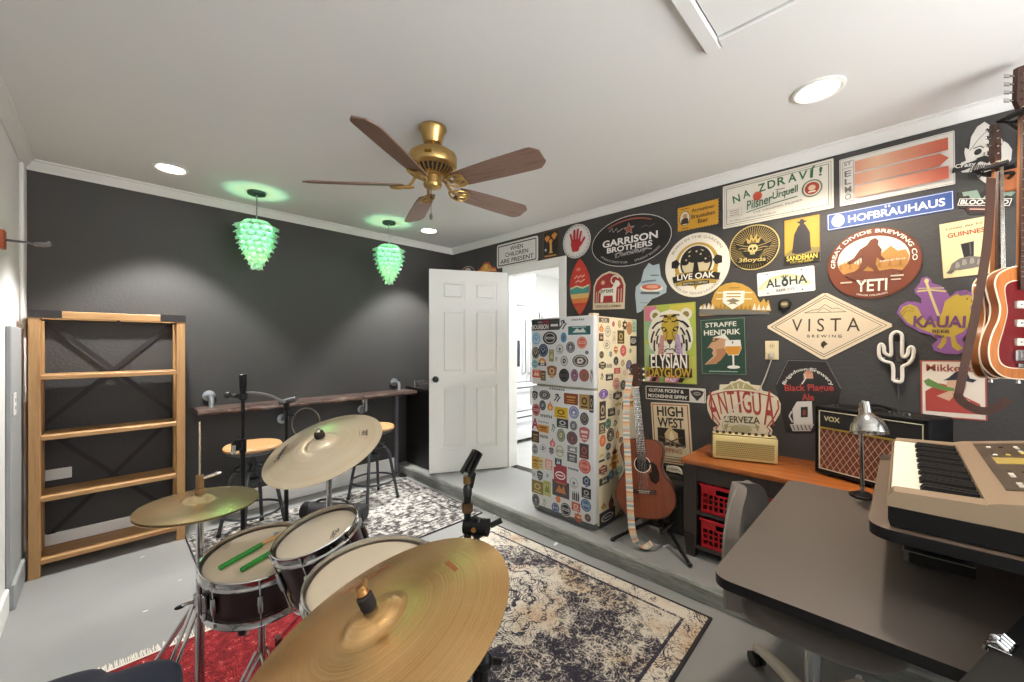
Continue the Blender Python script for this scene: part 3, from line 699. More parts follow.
def crate(loc, lab, w=.29, d=.34, h=.165):
    t = thing('plastic_crate', lab, 'crate', loc, group='red plastic crates on the console shelves')
    f = MB(); f.box((0, 0, 0), (d, w, .006), M_RED); f.build('base', t)
    def side(p0, u, ln):
        f = MB(); u = Vector(u); nrm = Vector((0, 0, 1)).cross(u)
        def bar(a0, a1, z0, z1, e=0): 
            P = [Vector(p0) + u * a0, Vector(p0) + u * a1]; q = nrm * .004
            f.loft([[P[0] - q + Vector((0, 0, z0)), P[0] + q + Vector((0, 0, z0)), P[0] + q + Vector((0, 0, z1)), P[0] - q + Vector((0, 0, z1))], [P[1] - q + Vector((0, 0, z0)), P[1] + q + Vector((0, 0, z0)), P[1] + q + Vector((0, 0, z1)), P[1] - q + Vector((0, 0, z1))]], M_RED)
        bar(0, ln, 0, .022); bar(0, ln * .3, h - .05, h); bar(ln * .7, ln, h - .05, h); bar(ln * .3, ln * .7, h - .016, h); bar(ln * .3, ln * .7, h - .056, h - .045)
        bar(0, .018, .02, h - .05); bar(ln - .018, ln, .02, h - .05)
        n = 9
        for k in range(1, n): a = .018 + (ln - .036) * k / n; bar(a - .004, a + .004, .02, h - .05)
        for z in (.05, .083): bar(.01, ln - .01, z, z + .007)
        for k in range(5): a = ln * .03 + k * .018; bar(a + .006, a + .012, h - .05, h - .03)
        return f.build('side', t)
    side((.004, .0, .0), (0, 1, 0), w); side((d - .004, 0, 0), (0, 1, 0), w); side((0, .004, 0), (1, 0, 0), d); side((0, w - .004, 0), (1, 0, 0), d)
    f = MB(); f.tube([(-.001, .001, h), (d, .001, h), (d, w, h), (-.001, w, h)], .006, M_RED, 6, closed=True); f.build('rim', t)
    f = MB(); f.box((.03, .03, .008), (d - .03, w - .03, .10), plain('#201716', .9), .02); f.build('contents', t)
crate((CX + .012, .572, STEP + .2842), 'red plastic crate on the upper console shelf at its end next to the guitar')
crate((CX + .012, .572, STEP + .0772), 'red plastic crate on the lower console shelf under another red crate')
crate((CX + .012, .225, STEP + .2842), 'red plastic crate on the upper console shelf partly hidden behind the grey chair')
# ================================================================ AMPLIFIERS ON THE CONSOLE
def vox_grille():
    t = NT('diamond_grille_cloth'); v = t.coord((1, 1, 1), 'Object', (0, 0, 0)); s = t.n('ShaderNodeSeparateXYZ', i_Vector=v)
    y, z = s.outputs[1], s.outputs[2]
    A = t.math('ADD', t.math('MULTIPLY', y, 34), t.math('MULTIPLY', z, 21)); B = t.math('SUBTRACT', t.math('MULTIPLY', y, 34), t.math('MULTIPLY', z, 21))
    def ln(q): return t.math('GREATER_THAN', t.math('ABSOLUTE', t.math('SUBTRACT', t.math('FRACT', q), .5)), .455)
    m = t.math('MAXIMUM', ln(A), ln(B)); n = t.noise(v, 300, 2)
    t.set(Base_Color=t.mix(m, t.ramp(n, [(.3, '#54291f'), (.7, '#7a4433')]), '#c9a788'), Roughness=.8); return t.m
M_TOLEX = textured('black_vinyl', '#100f0e', 260, .35, .6, .002, .01); M_TOLEX.node_tree.nodes['Principled BSDF'].inputs['Specular IOR Level'].default_value = .22
vl = on_z(814, 466, CZ); ta = R(24)
t = thing('guitar_amplifier', 'black guitar combo amplifier with brown diamond grille on the console', 'amplifier', (2.672, .335, CZ), -ta)
AWd, AHt, ADp = .46, .365, .21
# local: front at x=0 facing -x, width runs toward -y
f = MB(); f.box((.012, -AWd, .012), (ADp, 0, AHt), M_TOLEX, .014, seg=3)
f.box((.0, -AWd, .012), (.014, -AWd + .02, AHt), M_TOLEX, .004); f.box((.0, -.02, .012), (.014, 0, AHt), M_TOLEX, .004); f.box((.0, -AWd, .012), (.014, 0, .034), M_TOLEX, .004); f.box((.0, -AWd, AHt - .02), (.014, 0, AHt), M_TOLEX, .004); f.build('cabinet', t)
f = MB(); f.box((.004, -AWd + .022, .036), (.011, -.022, AHt - .115), vox_grille()); f.build('grille_cloth', t)
f = MB(); f.box((.004, -AWd + .022, AHt - .108), (.011, -.022, AHt - .024), plain('#151515', .6, vary=.2)); A = Art(f, Matrix(((0, 0, -1, .004), (-1, 0, 0, -AWd / 2), (0, 1, 0, AHt - .066), (0, 0, 0, 1))), AWd / 2 - .022, .042, 0, .0004)
A.text('VOX', -.72, .1, .36, .62, '#cdbf8e', .04); f.build('control_panel', t)
f = MB()
for a in ((-AWd + .02, .034, -.02, .038), (-AWd + .02, AHt - .026, -.02, AHt - .022)): f.box((.0005, a[0], a[1]), (.006, a[2], a[3]), plain('#d9cfb2', .4))
f.box((.0005, -AWd + .02, AHt - .117), (.008, -.02, AHt - .108), plain('#c8a94e', .3, .8))
for y in (-AWd + .02, -.024): f.box((.0005, y, .034), (.006, y + .004, AHt - .022), plain('#d9cfb2', .4))
f.build('piping', t)
f = MB(); f.tube(spline([(.10, -.16, AHt), (.10, -.17, AHt + .016), (.10, -.23, AHt + .028), (.10, -.29, AHt + .016), (.10, -.30, AHt)], 5), .009, M_BLK, 8); f.build('handle', t)
f = MB()
for y in (-.06, -AWd + .06):
    for x in (.03, ADp - .03): f.cyl((x, y, 0), (x, y, .013), .016, M_BLK, seg=12)
f.build('foot', t)
f = MB()
for k in range(7): f.cyl((.06, -.06 - .018 * (k if k < 2 else k + 11), AHt), (.06, -.06 - .018 * (k if k < 2 else k + 11), AHt + .012), .007, M_CHROME, seg=10)
f.build('control_knob', t)
ya = on_z(711, 457, CZ)
t = thing('mini_amplifier', 'cream and gold desktop amplifier with perforated grille on the console', 'amplifier', (2.585, .825, CZ), R(20))
f = MB(); f.box((.004, -.34, .004), (.11, 0, .150), plain('#2b2623', .45), .008, seg=2); f.build('cabinet', t)
M_GOLD = plain('#d3c084', .35, .25)
f = MB(); f.box((-.004, -.338, .006), (.010, -.002, .146), M_GOLD, .006, seg=2); f.build('front_frame', t)
f = MB()
f.box((-.0046, -.32, .02), (-.0041, -.02, .112), plain('#b8a468', .4, .4)); A = Art(f, Matrix(((0, 0, -1, -.0047), (-1, 0, 0, -.17), (0, 1, 0, .066), (0, 0, 0, 1))), .15, .046, 0, .0003)
for i in range(30):
    for j in range(8): A.z = 0; A.oval(-.97 + i * .0665 + (.033 if j % 2 else 0), -.86 + j * .245, .020, .068, '#5c4f30', n=6)
f.build('grille', t)
f = MB(); f.box((.012, -.335, .1495), (.075, -.005, .152), M_GOLD, .001)
f.build('control_panel', t)
for k in range(9):
    f = MB(); y = -.03 - k * .034; f.cyl((.035, y, .152), (.035, y, .166), .0085, plain('#2c2824', .4), seg=14); f.cyl((.035, y, .166), (.035, y, .1675), .006, M_CHROME, seg=12); f.build('knob', t)
f = MB()
for y in (-.03, -.31):
    for x in (.02, .09): f.cyl((x, y, 0), (x, y, .006), .01, M_BLK, seg=10)
f.build('foot', t)
# ================================================================ DESK, RISER, KEYBOARD
M_DESK = textured('charcoal_desk_top', '#5c534b', 180, .08, .5, .001, .05); M_DESKEDGE = plain('#0f0e0e', .55, spec=.3)
def rounded(x0, y0, x1, y1, r, n=6):
    out = []
    for cx, cy, a in ((x1 - r, y1 - r, 0), (x0 + r, y1 - r, 90), (x0 + r, y0 + r, 180), (x1 - r, y0 + r, 270)):
        out += [(cx + r * cos(R(a + 90 * k / n)), cy + r * sin(R(a + 90 * k / n))) for k in range(n + 1)]
    return out
t = thing('desk', 'charcoal topped desk with rounded corner in front of the console', 'desk', (1.18, -.85, 0))
f = MB(); f.prism(rounded(0, 0, 1.10, 1.232, .05), .735, .74, M_DESK, side=M_DESKEDGE); f.prism(rounded(.001, .001, 1.099, 1.231, .049), .712, .7349, M_DESKEDGE); f.build('desktop', t)
for x in (.06, 1.0):
    for y in (.05, .50):
        f = MB(); f.box((x, y, 0), (x + .05, y + .05, .711), M_BLKMETAL, .004); f.build('leg', t)
f = MB(); f.box((.065, .102, .66), (.105, .498, .711), M_BLKMETAL, .003); f.box((1.005, .102, .66), (1.045, .498, .711), M_BLKMETAL, .003); f.box((.112, .06, .64), (.998, .09, .70), M_BLKMETAL, .003); f.build('frame_rail', t)
M_SHELF = textured('brown_shelf_top', '#6f5c4b', 150, .08, .5, .001, .05)
t = thing('desk_riser', 'raised keyboard shelf with rounded corner on a black base above the desk', 'desk riser', (1.305, -.445, .7402))
f = MB(); f.prism(rounded(0, 0, .90, .505, .05), .197, .2, M_SHELF, side=M_DESKEDGE); f.prism(rounded(.001, .001, .899, .504, .049), .172, .1969, M_DESKEDGE); f.build('shelf', t)
f = MB(); f.box((.385, .31, .036), (.76, .42, .171), plain('#0e0e0e', .4), .004); f.build('column', t)
f = MB(); f.box((.04, .0, .0005), (.86, .018, .171), plain('#0e0e0e', .4), .002); f.build('light_block_panel', t)  # unseen panel, added to keep the space under the shelf dark
f = MB(); f.box((.35, .30, 0.0005), (.80, .442, .036), plain('#161616', .35), .003)
for z in (.031,): f.box((.3485, .301, z), (.351, .441, z + .003), plain('#a9a49c', .3, .8)); f.box((.35, .4405, z), (.80, .4435, z + .003), plain('#a9a49c', .3, .8))
f.box((.3485, .43, .002), (.351, .442, .03), plain('#8a867e', .3, .8)); f.build('base_box', t)
# keyboard: key fronts toward +y, length along x
KX0, KX1, KY, KZ = 1.325, 2.10, .020, .9407
M_SILV = plain('#ad977c', .36, .5); M_KBLK = plain('#0d0c0c', .55, spec=.25)
t = thing('electronic_keyboard', 'silver electronic keyboard with black and white keys on the raised shelf', 'keyboard', (KX0, KY, KZ))
KL = KX1 - KX0
prof = [(0, .012), (.004, .0), (-.36, .0), (-.37, .02), (-.37, .135), (-.34, .142), (-.165, .098), (-.152, .072), (-.148, .068), (.0, .066)]
f = MB(); f.loft([[(x, y * 1.0, z) for y, z in [(.004, .02), (0, .004), (-.36, .004), (-.372, .02), (-.372, .050), (.004, .05)]] for x in (0.0, KL)], M_KBLK)
f.build('lower_case', t)
f = MB()
f.loft([[(x, y, z) for y, z in [(-.152, .0505), (-.372, .0505), (-.372, .128), (-.345, .134), (-.17, .102), (-.152, .096)]] for x in (0.002, KL - .002)], M_SILV)
for a, b in ((0.0, .052), (KL - .05, KL)):
    f.loft([[(x, y, z) for y, z in [(.006, .0505), (.006, .07), (-.006, .088), (-.152, .0945), (-.152, .0505)]] for x in (a, b)], M_SILV)
f.box((.052, .0, .0505), (KL - .05, .006, .064), M_SILV, .002)
f.build('upper_case', t)
nk = 29; kw = (KL - .102) / nk
M_KW = plain('#efe6d3', .3)
f = MB(); f.box((.0006, -.148, 0), (kw - .0006, -.001, .019), M_KW, .0015); k0 = f.build('white_key', t); k0.location = (.052, 0, .0655)
f = MB(); f.loft([[(.0, -.148, 0), (.0125, -.148, 0), (.0125, -.052, 0), (.0, -.052, 0)], [(.0015, -.148, .012), (.011, -.148, .012), (.011, -.060, .012), (.0015, -.060, .012)]], M_KBLK); b0 = f.build('black_key', t)
first = True
for i in range(nk):
    if i:
        k = k0.copy(); COL.objects.link(k); k.location = (.052 + i * kw, 0, .0655)
    if i % 7 in (0, 1, 3, 4, 5) and i < nk - 1:
        b = b0 if first else b0.copy()
        if not first: COL.objects.link(b)
        first = False; b.location = (.052 + (i + 1) * kw - .0062, 0, .0848)
Mp = Matrix.Translation((0, 0, 0))
import mathutils
pn = Vector((0, -.18, 1)).normalized()     # sloping control panel
def panel_frame(x, y):
    z = .102 + (-.17 - y) * (.032 / .175); nz = Vector((0, .18, 1)).normalized(); vx = Vector((1, 0, 0)); vy = nz.cross(vx)
    return Matrix(((1, vy.x, nz.x, x), (0, vy.y, nz.y, y), (0, vy.z, nz.z, z), (0, 0, 0, 1)))
f = MB(); F = panel_frame(KL / 2 + .03, -.262)
f.cbox((0, 0, .001), (.60, .145, .002), plain('#4a3d2f', .35, vary=.2), 0, F); f.build('control_panel', t)
f = MB(); f.cbox((0.02, 0.0, .0026), (.085, .11, .001), plain('#b39a4c', .25), 0, F); f.build('display', t)
random.seed(3)
for x in (-.27, -.245, -.17, -.145, -.12, .1, .125, .15, .2, .225, .25):
    for y in (.045, .02, -.01, -.04):
        if random.random() < .75: f = MB(); f.cbox((x, y, .0035), (.017, .009, .003), plain(random.choice(['#e6dfcf', '#cfc8b8', '#d9c25a', '#2b2622']), .4), .0008, F); f.build('button', t)
f = MB(); f.lathe([(0, 0), (.022, 0), (.024, .004), (.015, .006), (0, .0055)], M_SILV, F @ Matrix.Translation((-.215, .0, .002)), 24); f.build('data_dial', t)
f = MB()
for i in range(24):
    for j in range(4): f.cbox((-.38 + i * .004, -.03 + j * .005, .0015), (.0018, .0022, .0006), plain('#5b5146', .6), 0, F)
f.build('speaker_grille', t)
# desk lamp
t = thing('desk_lamp', 'chrome desk lamp with dome shade on the far edge of the desk', 'desk lamp', (2.235, .118, .74))
f = MB(); f.lathe([(0, .0005), (.045, .0005), (.046, .008), (.02, .012), (.012, .022), (0, .022)], M_BLKMETAL, seg=28); f.cbox((.0, -.0, .006), (.10, .045, .011), M_BLKMETAL, .003); f.build('base', t)
f = MB(); f.tube([(0, 0, .015), (-.002, .004, .2), (-.004, .006, .372), (-.012, .003, .395), (-.03, -.004, .402)], .0075, M_CHROME, 10); f.build('pole', t)
Mh = frame((-.055, -.012, .392), (.30, .12, 1))
f = MB(); f.lathe([(0, .014), (.015, .014), (.017, -.03), (.022, -.036), (.042, -.052), (.057, -.085), (.062, -.112), (.059, -.112), (.053, -.085), (.039, -.057), (.019, -.042), (0, -.04)], plain('#b9b8b4', .16, .95), Mh, 36); hd = f.build('lamp_shade', t)
f = MB(); f.sphere((0, 0, -.082), .025, plain('#e9e6dc', .3), 10, M=Mh); f.build('bulb', hd)
# hard case with chrome latch
e0, e1 = on_z(955, 682, .80), on_z(1024, 612, .80); ang = math.atan2(e1.y - e0.y, e1.x - e0.x)
t = thing('hard_case', 'black hard case with chrome latch lying on the near corner of the desk', 'case', (e0.x, e0.y, .7405), ang)
f = MB(); f.box((0, -.22, 0), (.40, 0, .0595), M_TOLEX, .006, seg=2); f.build('shell', t)
f = MB(); f.box((-.001, -.012, .028), (.401, .0015, .034), plain('#6a645c', .35, .9)); f.build('trim_strip', t)
f = MB(); x = .20
f.cbox((x, -.012, .0605), (.05, .03, .003), M_CHROME, .001); f.cbox((x, .003, .045), (.045, .004, .03), M_CHROME, .001)
for k in range(4): f.tube([(x - .02 + k * .013, -.02, .063), (x - .02 + k * .013, -.008, .072), (x - .02 + k * .013, .003, .066), (x - .02 + k * .013, .007, .05)], .0045, M_CHROME, 8)
f.sphere((x - .012, -.004, .075), .008, M_CHROME, 8); f.build('latch', t)
# ================================================================ DESK CHAIR
def fabric(name, hx):
    t = NT(name); v = t.coord(); n = t.noise(v, 260, 3); n2 = t.noise(v, 8, 2)
    t.set(Base_Color=t.mix(t.math('MULTIPLY', n2, .25), hx, '#55524e'), Roughness=.95, Sheen_Weight=.1); t.bump(n, .35, .002); return t.m
M_CHAIR = fabric('grey_chair_fabric', '#6a625a')
t = thing('office_chair', 'grey upholstered office chair tucked under the charcoal desk', 'chair', (1.765, .225, 0))
def super_ring(cx, cy, z, hx, hy, n=28, e=3.2):
    return [(cx + hx * abs(cos(a)) ** (2 / e) * (1 if cos(a) >= 0 else -1), cy + hy * abs(sin(a)) ** (2 / e) * (1 if sin(a) >= 0 else -1), z) for a in [2 * pi * k / n for k in range(n)]]
f = MB(); f.loft([super_ring(0, -.01, z, hx, hy) for z, hx, hy in ((.405, .18, .19), (.415, .215, .222), (.44, .235, .24), (.465, .235, .24), (.482, .215, .225), (.488, .17, .18))], M_CHAIR); f.build('seat', t, 60)
f = MB(); rings = []
for q in range(15):
    u = sin(pi / 2 * q / 14); z = .47 + .36 * u; hw = .268 * (1 - (max(0, u - .30) / .70) ** 2.3 * .99) ** .5
    hw = max(hw, .024); th = .05 * (1 - .25 * u) if q < 12 else (.034, .026, .012)[q - 12]
    lean = .236; ring = []; nseg = 14
    for k in range(nseg + 1):
        s = -1 + 2 * k / nseg; x = s * hw; ring.append((x, lean + .028 - .055 * s * s * (1 - .35 * u), z))
    for k in range(nseg, -1, -1):
        s = -1 + 2 * k / nseg; x = s * (hw - .012); ring.append((x, lean + .028 - th - .055 * s * s * (1 - .35 * u), z))
    rings.append(ring)
f.loft(rings, M_CHAIR); f.build('backrest', t, 60)
for kk in (0, 14): f = MB(); f.tube([(p[0] * 1.004, p[1] + .001, p[2]) for p in [rings[q][kk] for q in range(14)]], .004, plain('#7b756d', .9), 6); f.build('piping', t)
f = MB(); f.cyl((0, 0, .10), (0, 0, .40), .026, M_CHROME); f.cbox((0, 0, .395), (.18, .18, .018), M_BLK, .004); f.build('gas_lift', t)
M_IVORY = plain('#d9d2c4', .35)
f = MB(); f.lathe([(0, .07), (.05, .07), (.05, .11), (.03, .125), (0, .125)], M_IVORY, seg=24)
for k in range(5):
    a = 2 * pi * k / 5 + R(36 + 12); u = Vector((cos(a), sin(a), 0)); f.tube([u * .03 + Vector((0, 0, .10)), u * .15 + Vector((0, 0, .10)), u * .27 + Vector((0, 0, .085)), u * .30 + Vector((0, 0, .07))], [.028, .024, .02, .017], M_IVORY, 10)
bs = f.build('star_base', t)
for k in range(5):
    a = 2 * pi * k / 5 + R(36 + 12); u = Vector((cos(a), sin(a), 0)) * .30; sd = Vector((-sin(a), cos(a), 0)); f = MB()
    for s in (-1, 1): f.cyl(u + sd * (s * .006) + Vector((0, 0, .028)), u + sd * (s * .024) + Vector((0, 0, .028)), .028, M_BLK, seg=20)
    f.cyl(u + Vector((0, 0, .03)), u + Vector((0, 0, .072)), .008, M_CHROME, seg=8); f.build('caster', bs)
# ================================================================ RUGS
def rug_bw():
    t = NT('distressed_black_white_rug'); v = t.coord()
    n = t.noise(t.coord((1, 2.4, 1), rot=(0, 0, .5)), 15, 6, .75, .4); n2 = t.noise(t.coord((1.6, 1, 1), rot=(0, 0, -.5)), 13, 4, .7)
    big = t.noise(v, 1.4, 2)
    s = t.n('ShaderNodeSeparateXYZ', i_Vector=t.coord((1, 1, 1)))
    vor = t.n('ShaderNodeTexVoronoi', feature='DISTANCE_TO_EDGE', i_Vector=t.coord((1, 1, 1)), i_Scale=14).outputs['Distance']
    line = t.math('LESS_THAN', vor, .035)
    e1 = t.math('SUBTRACT', .88, t.math('ABSOLUTE', s.outputs[0])); e2 = t.math('SUBTRACT', .60, t.math('ABSOLUTE', s.outputs[1])); e = t.math('MINIMUM', e1, e2)
    stripe = t.math('MULTIPLY', t.math('GREATER_THAN', t.math('SINE', t.math('MULTIPLY', e, 90)), .45), t.math('MULTIPLY', t.math('LESS_THAN', e, .19), t.math('GREATER_THAN', e, .02)))
    f = t.math('ADD', t.math('MULTIPLY', n, .6), t.math('MULTIPLY', n2, .4))
    f = t.math('ADD', f, t.math('MULTIPLY', t.math('SUBTRACT', big, .5), .18))
    f = t.math('ADD', f, t.math('MULTIPLY', t.math('MAXIMUM', line, stripe), .045))
    t.set(Base_Color=t.ramp(f, [(.43, '#c9c6c1'), (.50, '#a09d99'), (.55, '#4a4645'), (.66, '#222021')]), Roughness=.95)
    t.bump(t.noise(v, 240, 2), .4, .003); return t.m
def rug_medallion():
    t = NT('navy_cream_medallion_rug'); v = t.coord(); s = t.n('ShaderNodeSeparateXYZ', i_Vector=v); x, y = s.outputs[0], s.outputs[1]
    def rosette(cx, cy, rad, lobes, amp):
        dx = t.math('SUBTRACT', x, cx); dy = t.math('SUBTRACT', y, cy)
        r = t.math('SQRT', t.math('ADD', t.math('MULTIPLY', dx, dx), t.math('MULTIPLY', dy, dy)))
        a = t.math('ARCTAN2', dy, dx)
        return t.math('DIVIDE', r, t.math('ADD', rad, t.math('MULTIPLY', t.math('SINE', t.math('MULTIPLY', a, lobes)), amp)))
    med = rosette(.0, .12, .36, 12, .022)
    mask = t.math('LESS_THAN', med, 1.0)
    rings = t.math('SINE', t.math('MULTIPLY', med, 26))
    ax = t.math('ABSOLUTE', x); ay = t.math('ABSOLUTE', t.math('SUBTRACT', y, .0))
    corner = t.math('GREATER_THAN', t.math('ADD', t.math('MULTIPLY', ax, 1.25), ay), 1.02)
    ex = t.math('SUBTRACT', .62, ax); ey = t.math('SUBTRACT', .79, ay); e = t.math('MINIMUM', ex, ey); border = t.math('LESS_THAN', e, .10)
    light = t.math('MAXIMUM', t.math('MAXIMUM', mask, corner), border)
    vor = t.n('ShaderNodeTexVoronoi', feature='DISTANCE_TO_EDGE', i_Vector=t.coord(), i_Scale=22).outputs['Distance']
    vein = t.math('LESS_THAN', vor, .05)
    wv = t.n('ShaderNodeTexVoronoi', feature='F1', i_Vector=t.coord(), i_Scale=9).outputs['Distance']
    scroll = t.math('GREATER_THAN', t.math('SINE', t.math('MULTIPLY', wv, 60)), .45)
    patch = t.noise(v, 4.2, 3, .55, .4); fine = t.noise(v, 75, 4, .8); mid = t.noise(v, 24, 5, .75)
    f = t.math('MULTIPLY', light, .23)
    f = t.math('ADD', f, t.math('MULTIPLY', patch, .48))
    f = t.math('ADD', f, t.math('MULTIPLY', mid, .42)); f = t.math('ADD', f, t.math('MULTIPLY', fine, .5))
    f = t.math('SUBTRACT', f, t.math('MULTIPLY', t.math('MULTIPLY', light, t.math('MAXIMUM', vein, scroll)), .16))
    f = t.math('SUBTRACT', f, t.math('MULTIPLY', t.math('MULTIPLY', mask, t.math('GREATER_THAN', rings, .6)), .13))
    f = t.math('SUBTRACT', f, t.math('MULTIPLY', t.math('LESS_THAN', t.math('ABSOLUTE', t.math('SUBTRACT', e, .105)), .008), .25))
    dark = t.ramp(mid, [(.35, '#262433'), (.55, '#3a3644'), (.7, '#4a4550')])
    f = t.math('ADD', f, t.math('MULTIPLY', t.math('MULTIPLY', t.math('SUBTRACT', 1.0, light), t.math('MAXIMUM', vein, t.math('GREATER_THAN', t.math('SINE', t.math('MULTIPLY', wv, 60)), .8))), .07))
    lite = t.mix(t.ramp(t.noise(v, 3.3, 3), [(.5, 0.0), (.68, 1.0)]), '#d8d0c2', t.ramp(fine, [(.4, '#b08a70'), (.6, '#d3bf9c')]))
    col = t.mix(t.ramp(f, [(.695, 0.0), (.81, 1.0)]), dark, lite)
    col = t.mix(t.math('LESS_THAN', e, .012), col, '#2a2830')
    t.set(Base_Color=col, Roughness=.95); t.bump(t.noise(v, 260, 2), .4, .003); return t.m
def rug_red():
    t = NT('red_persian_rug'); v = t.coord()
    wv = t.n('ShaderNodeTexVoronoi', feature='F1', i_Vector=v, i_Scale=24).outputs['Distance']; n = t.noise(v, 30, 4, .7)
    f = t.math('ADD', t.math('MULTIPLY', t.math('SINE', t.math('MULTIPLY', wv, 40)), .16), n)
    t.set(Base_Color=t.ramp(f, [(.30, '#43070e'), (.42, '#780914'), (.62, '#960d1c'), (.76, '#b04a44'), (.86, '#dcb8a4')]), Roughness=.95); t.bump(t.noise(v, 240, 2), .4, .003); return t.m
def rug(name_label, cx, cy, w, d, mat, rot=0, edge='#2b292c'):
    f = MB(); f.box((-w / 2, -d / 2, 0), (w / 2, d / 2, .008), mat, .003); o = f.build('rug'); o.location = (cx, cy, .0005); o.rotation_euler = (0, 0, rot); tag(o, name_label, 'rug')
    f = MB()
    for a, b in (((-w / 2, -d / 2), (w / 2, -d / 2)), ((w / 2, -d / 2), (w / 2, d / 2)), ((w / 2, d / 2), (-w / 2, d / 2)), ((-w / 2, d / 2), (-w / 2, -d / 2))):
        f.cyl((a[0], a[1], .0045), (b[0], b[1], .0045), .0052, plain(edge, .9), seg=6)
    f.build('binding', o); return o
rug('black and white distressed rug under the microphone stands by the back wall', 1.28, 3.06, 1.76, 1.2, rug_bw())
rug('navy and cream medallion rug on the grey floor beside the raised slab', 1.49, 1.455, 1.24, 1.58, rug_medallion(), R(1.6))
rr = rug('red patterned rug with white fringe under the drum kit', .40, 1.645, .86, 1.46, rug_red(), 0, '#7c1018')
f = MB(); random.seed(5)
for k in range(230):
    x = -.43 + .86 * k / 229; j = random.uniform(-.008, .008)
    f.tube([(x, .73, .005), (x + j * .4, .76, .004), (x + j, .785 + random.uniform(0, .02), .003)], .0017, plain('#e4dfd4', .9), 4)
f.box((-.43, .729, .001), (.43, .745, .0075), plain('#e4dfd4', .9)); o = f.build('fringe', rr); o['label'] = 'white knotted fringe'; o['kind'] = 'stuff'
# ================================================================ DRUM KIT
M_SHELL = plain('#2b1418', .28); M_HEAD = plain('#d5c6ae', .5); M_HEADW = plain('#dccfba', .45); M_RUB = plain('#17171a', .6)
def drum(t, rad, dep, lugs, head, hoopw=.022, lug_h=.05, a0=0.0, snare=False):
    """local z is the drum axis, the struck head at z=0"""
    f = MB(); f.lathe([(rad - .004, -.006), (rad, -.008), (rad, -dep + .008), (rad - .004, -dep + .006)], M_SHELL, seg=56); f.build('shell', t)
    for nm, z in (('batter_head', 0), ('resonant_head', -dep)):
        s = 1 if z == 0 else -1
        f = MB(); f.lathe([(0, z), (rad - .012, z), (rad - .003, z - s * .003), (rad + .003, z - s * .012), (rad + .003, z - s * .018)], head if z == 0 else M_HEADW, seg=56); f.build(nm, t)
        f = MB(); f.lathe([(rad + .0035, z + s * .012), (rad + .007, z + s * .014), (rad + .009, z + s * .011), (rad + .0065, z + s * .006), (rad + .0065, z - s * .010), (rad + .013, z - s * .014), (rad + .013, z - s * .018), (rad + .0035, z - s * .018)], M_CHROME, seg=64, closed=True); f.build('hoop', t)
    for k in range(lugs):
        a = a0 + 2 * pi * k / lugs; u = Vector((cos(a), sin(a), 0)); f = MB(); zm = -dep / 2
        F = frame(u * (rad), u)
        if dep > .2:
            for z in (-.075, -dep + .075):
                f.cbox(tuple(u * (rad + .008) + Vector((0, 0, z))), (.016, .016, .045), M_CHROME, .005)
                f.cyl(u * (rad + .010) + Vector((0, 0, z)), u * (rad + .010) + Vector((0, 0, .004 if z > -dep / 2 else -dep - .004)), .003, M_CHROME, seg=8)
        else:
            f.lathe([(0, -.03), (.008, -.028), (.010, 0), (.008, .028), (0, .03)], M_CHROME, Matrix.Translation(u * (rad + .009) + Vector((0, 0, zm))), 12)
            f.cyl(u * (rad + .010) + Vector((0, 0, -dep - .006)), u * (rad + .010) + Vector((0, 0, .006)), .003, M_CHROME, seg=8)
        f.cyl(u * (rad + .010) + Vector((0, 0, .0)), u * (rad + .010) + Vector((0, 0, .012)), .005, M_CHROME, seg=8)
        f.build('lug', t)
def dframe(c, tx, ty, spin=0):
    return frame(c, (tx, ty, 1), spin)
# snare
SN = dframe((.393, 1.645, .635), -.05, -.10)
t = thing('snare_drum', 'dark shelled snare drum with two drumsticks on its pale head', 'drum', M=SN); drum(t, .172, .14, 8, M_HEAD, a0=.2)
f = MB(); a = R(226); u = Vector((cos(a), sin(a), 0))
F = frame(u * .174 + Vector((0, 0, -.062)), u); f.cbox((0, 0, .012), (.022, .06, .022), M_CHROME, .005, F); f.cbox((0, .004, .027), (.012, .075, .010), M_CHROME, .004, F); f.cyl((0, -.035, .012), (0, -.06, .016), .007, M_CHROME, M=F); f.build('strainer', t)
f = MB(); A = Art(f, Matrix.Translation((.05, .11, .0006)), .035, .012, 0); A.rect(0, 0, 2, 2, '#5b8fb5'); f.build('label_tape', t)
# drumsticks resting on the snare
M_STICK = plain('#d2a468', .45); M_GRIP = plain('#1f8a2e', .5)
SNi = SN
def stick(p0, p1, lab):
    P0 = SN @ Vector(p0); P1 = SN @ Vector(p1); d = P1 - P0; L = d.length
    t = thing('drumstick', lab, 'drumstick', M=frame(P0, d), group='drumsticks on the snare')
    f = MB(); f.lathe([(0, 0), (.006, .001), (.0072, .006), (.0072, L * .75), (.0045, L - .025), (.003, L - .014), (.0046, L - .007), (.003, L - .001), (0, L)], M_STICK, seg=14); f.build('shaft', t)
    f = MB(); f.lathe([(0, -.0006), (.007, -.0004), (.0084, .004), (.0084, L * .43), (.0073, L * .44)], M_GRIP, seg=14); f.build('grip', t)
stick((-.105, -.075, .0100), (.125, .150, .0235), 'drumstick with green grip lying further from the rack tom on the snare head')
stick((-.035, -.105, .0100), (.160, .085, .0235), 'drumstick with green grip lying closer to the rack tom on the snare head')
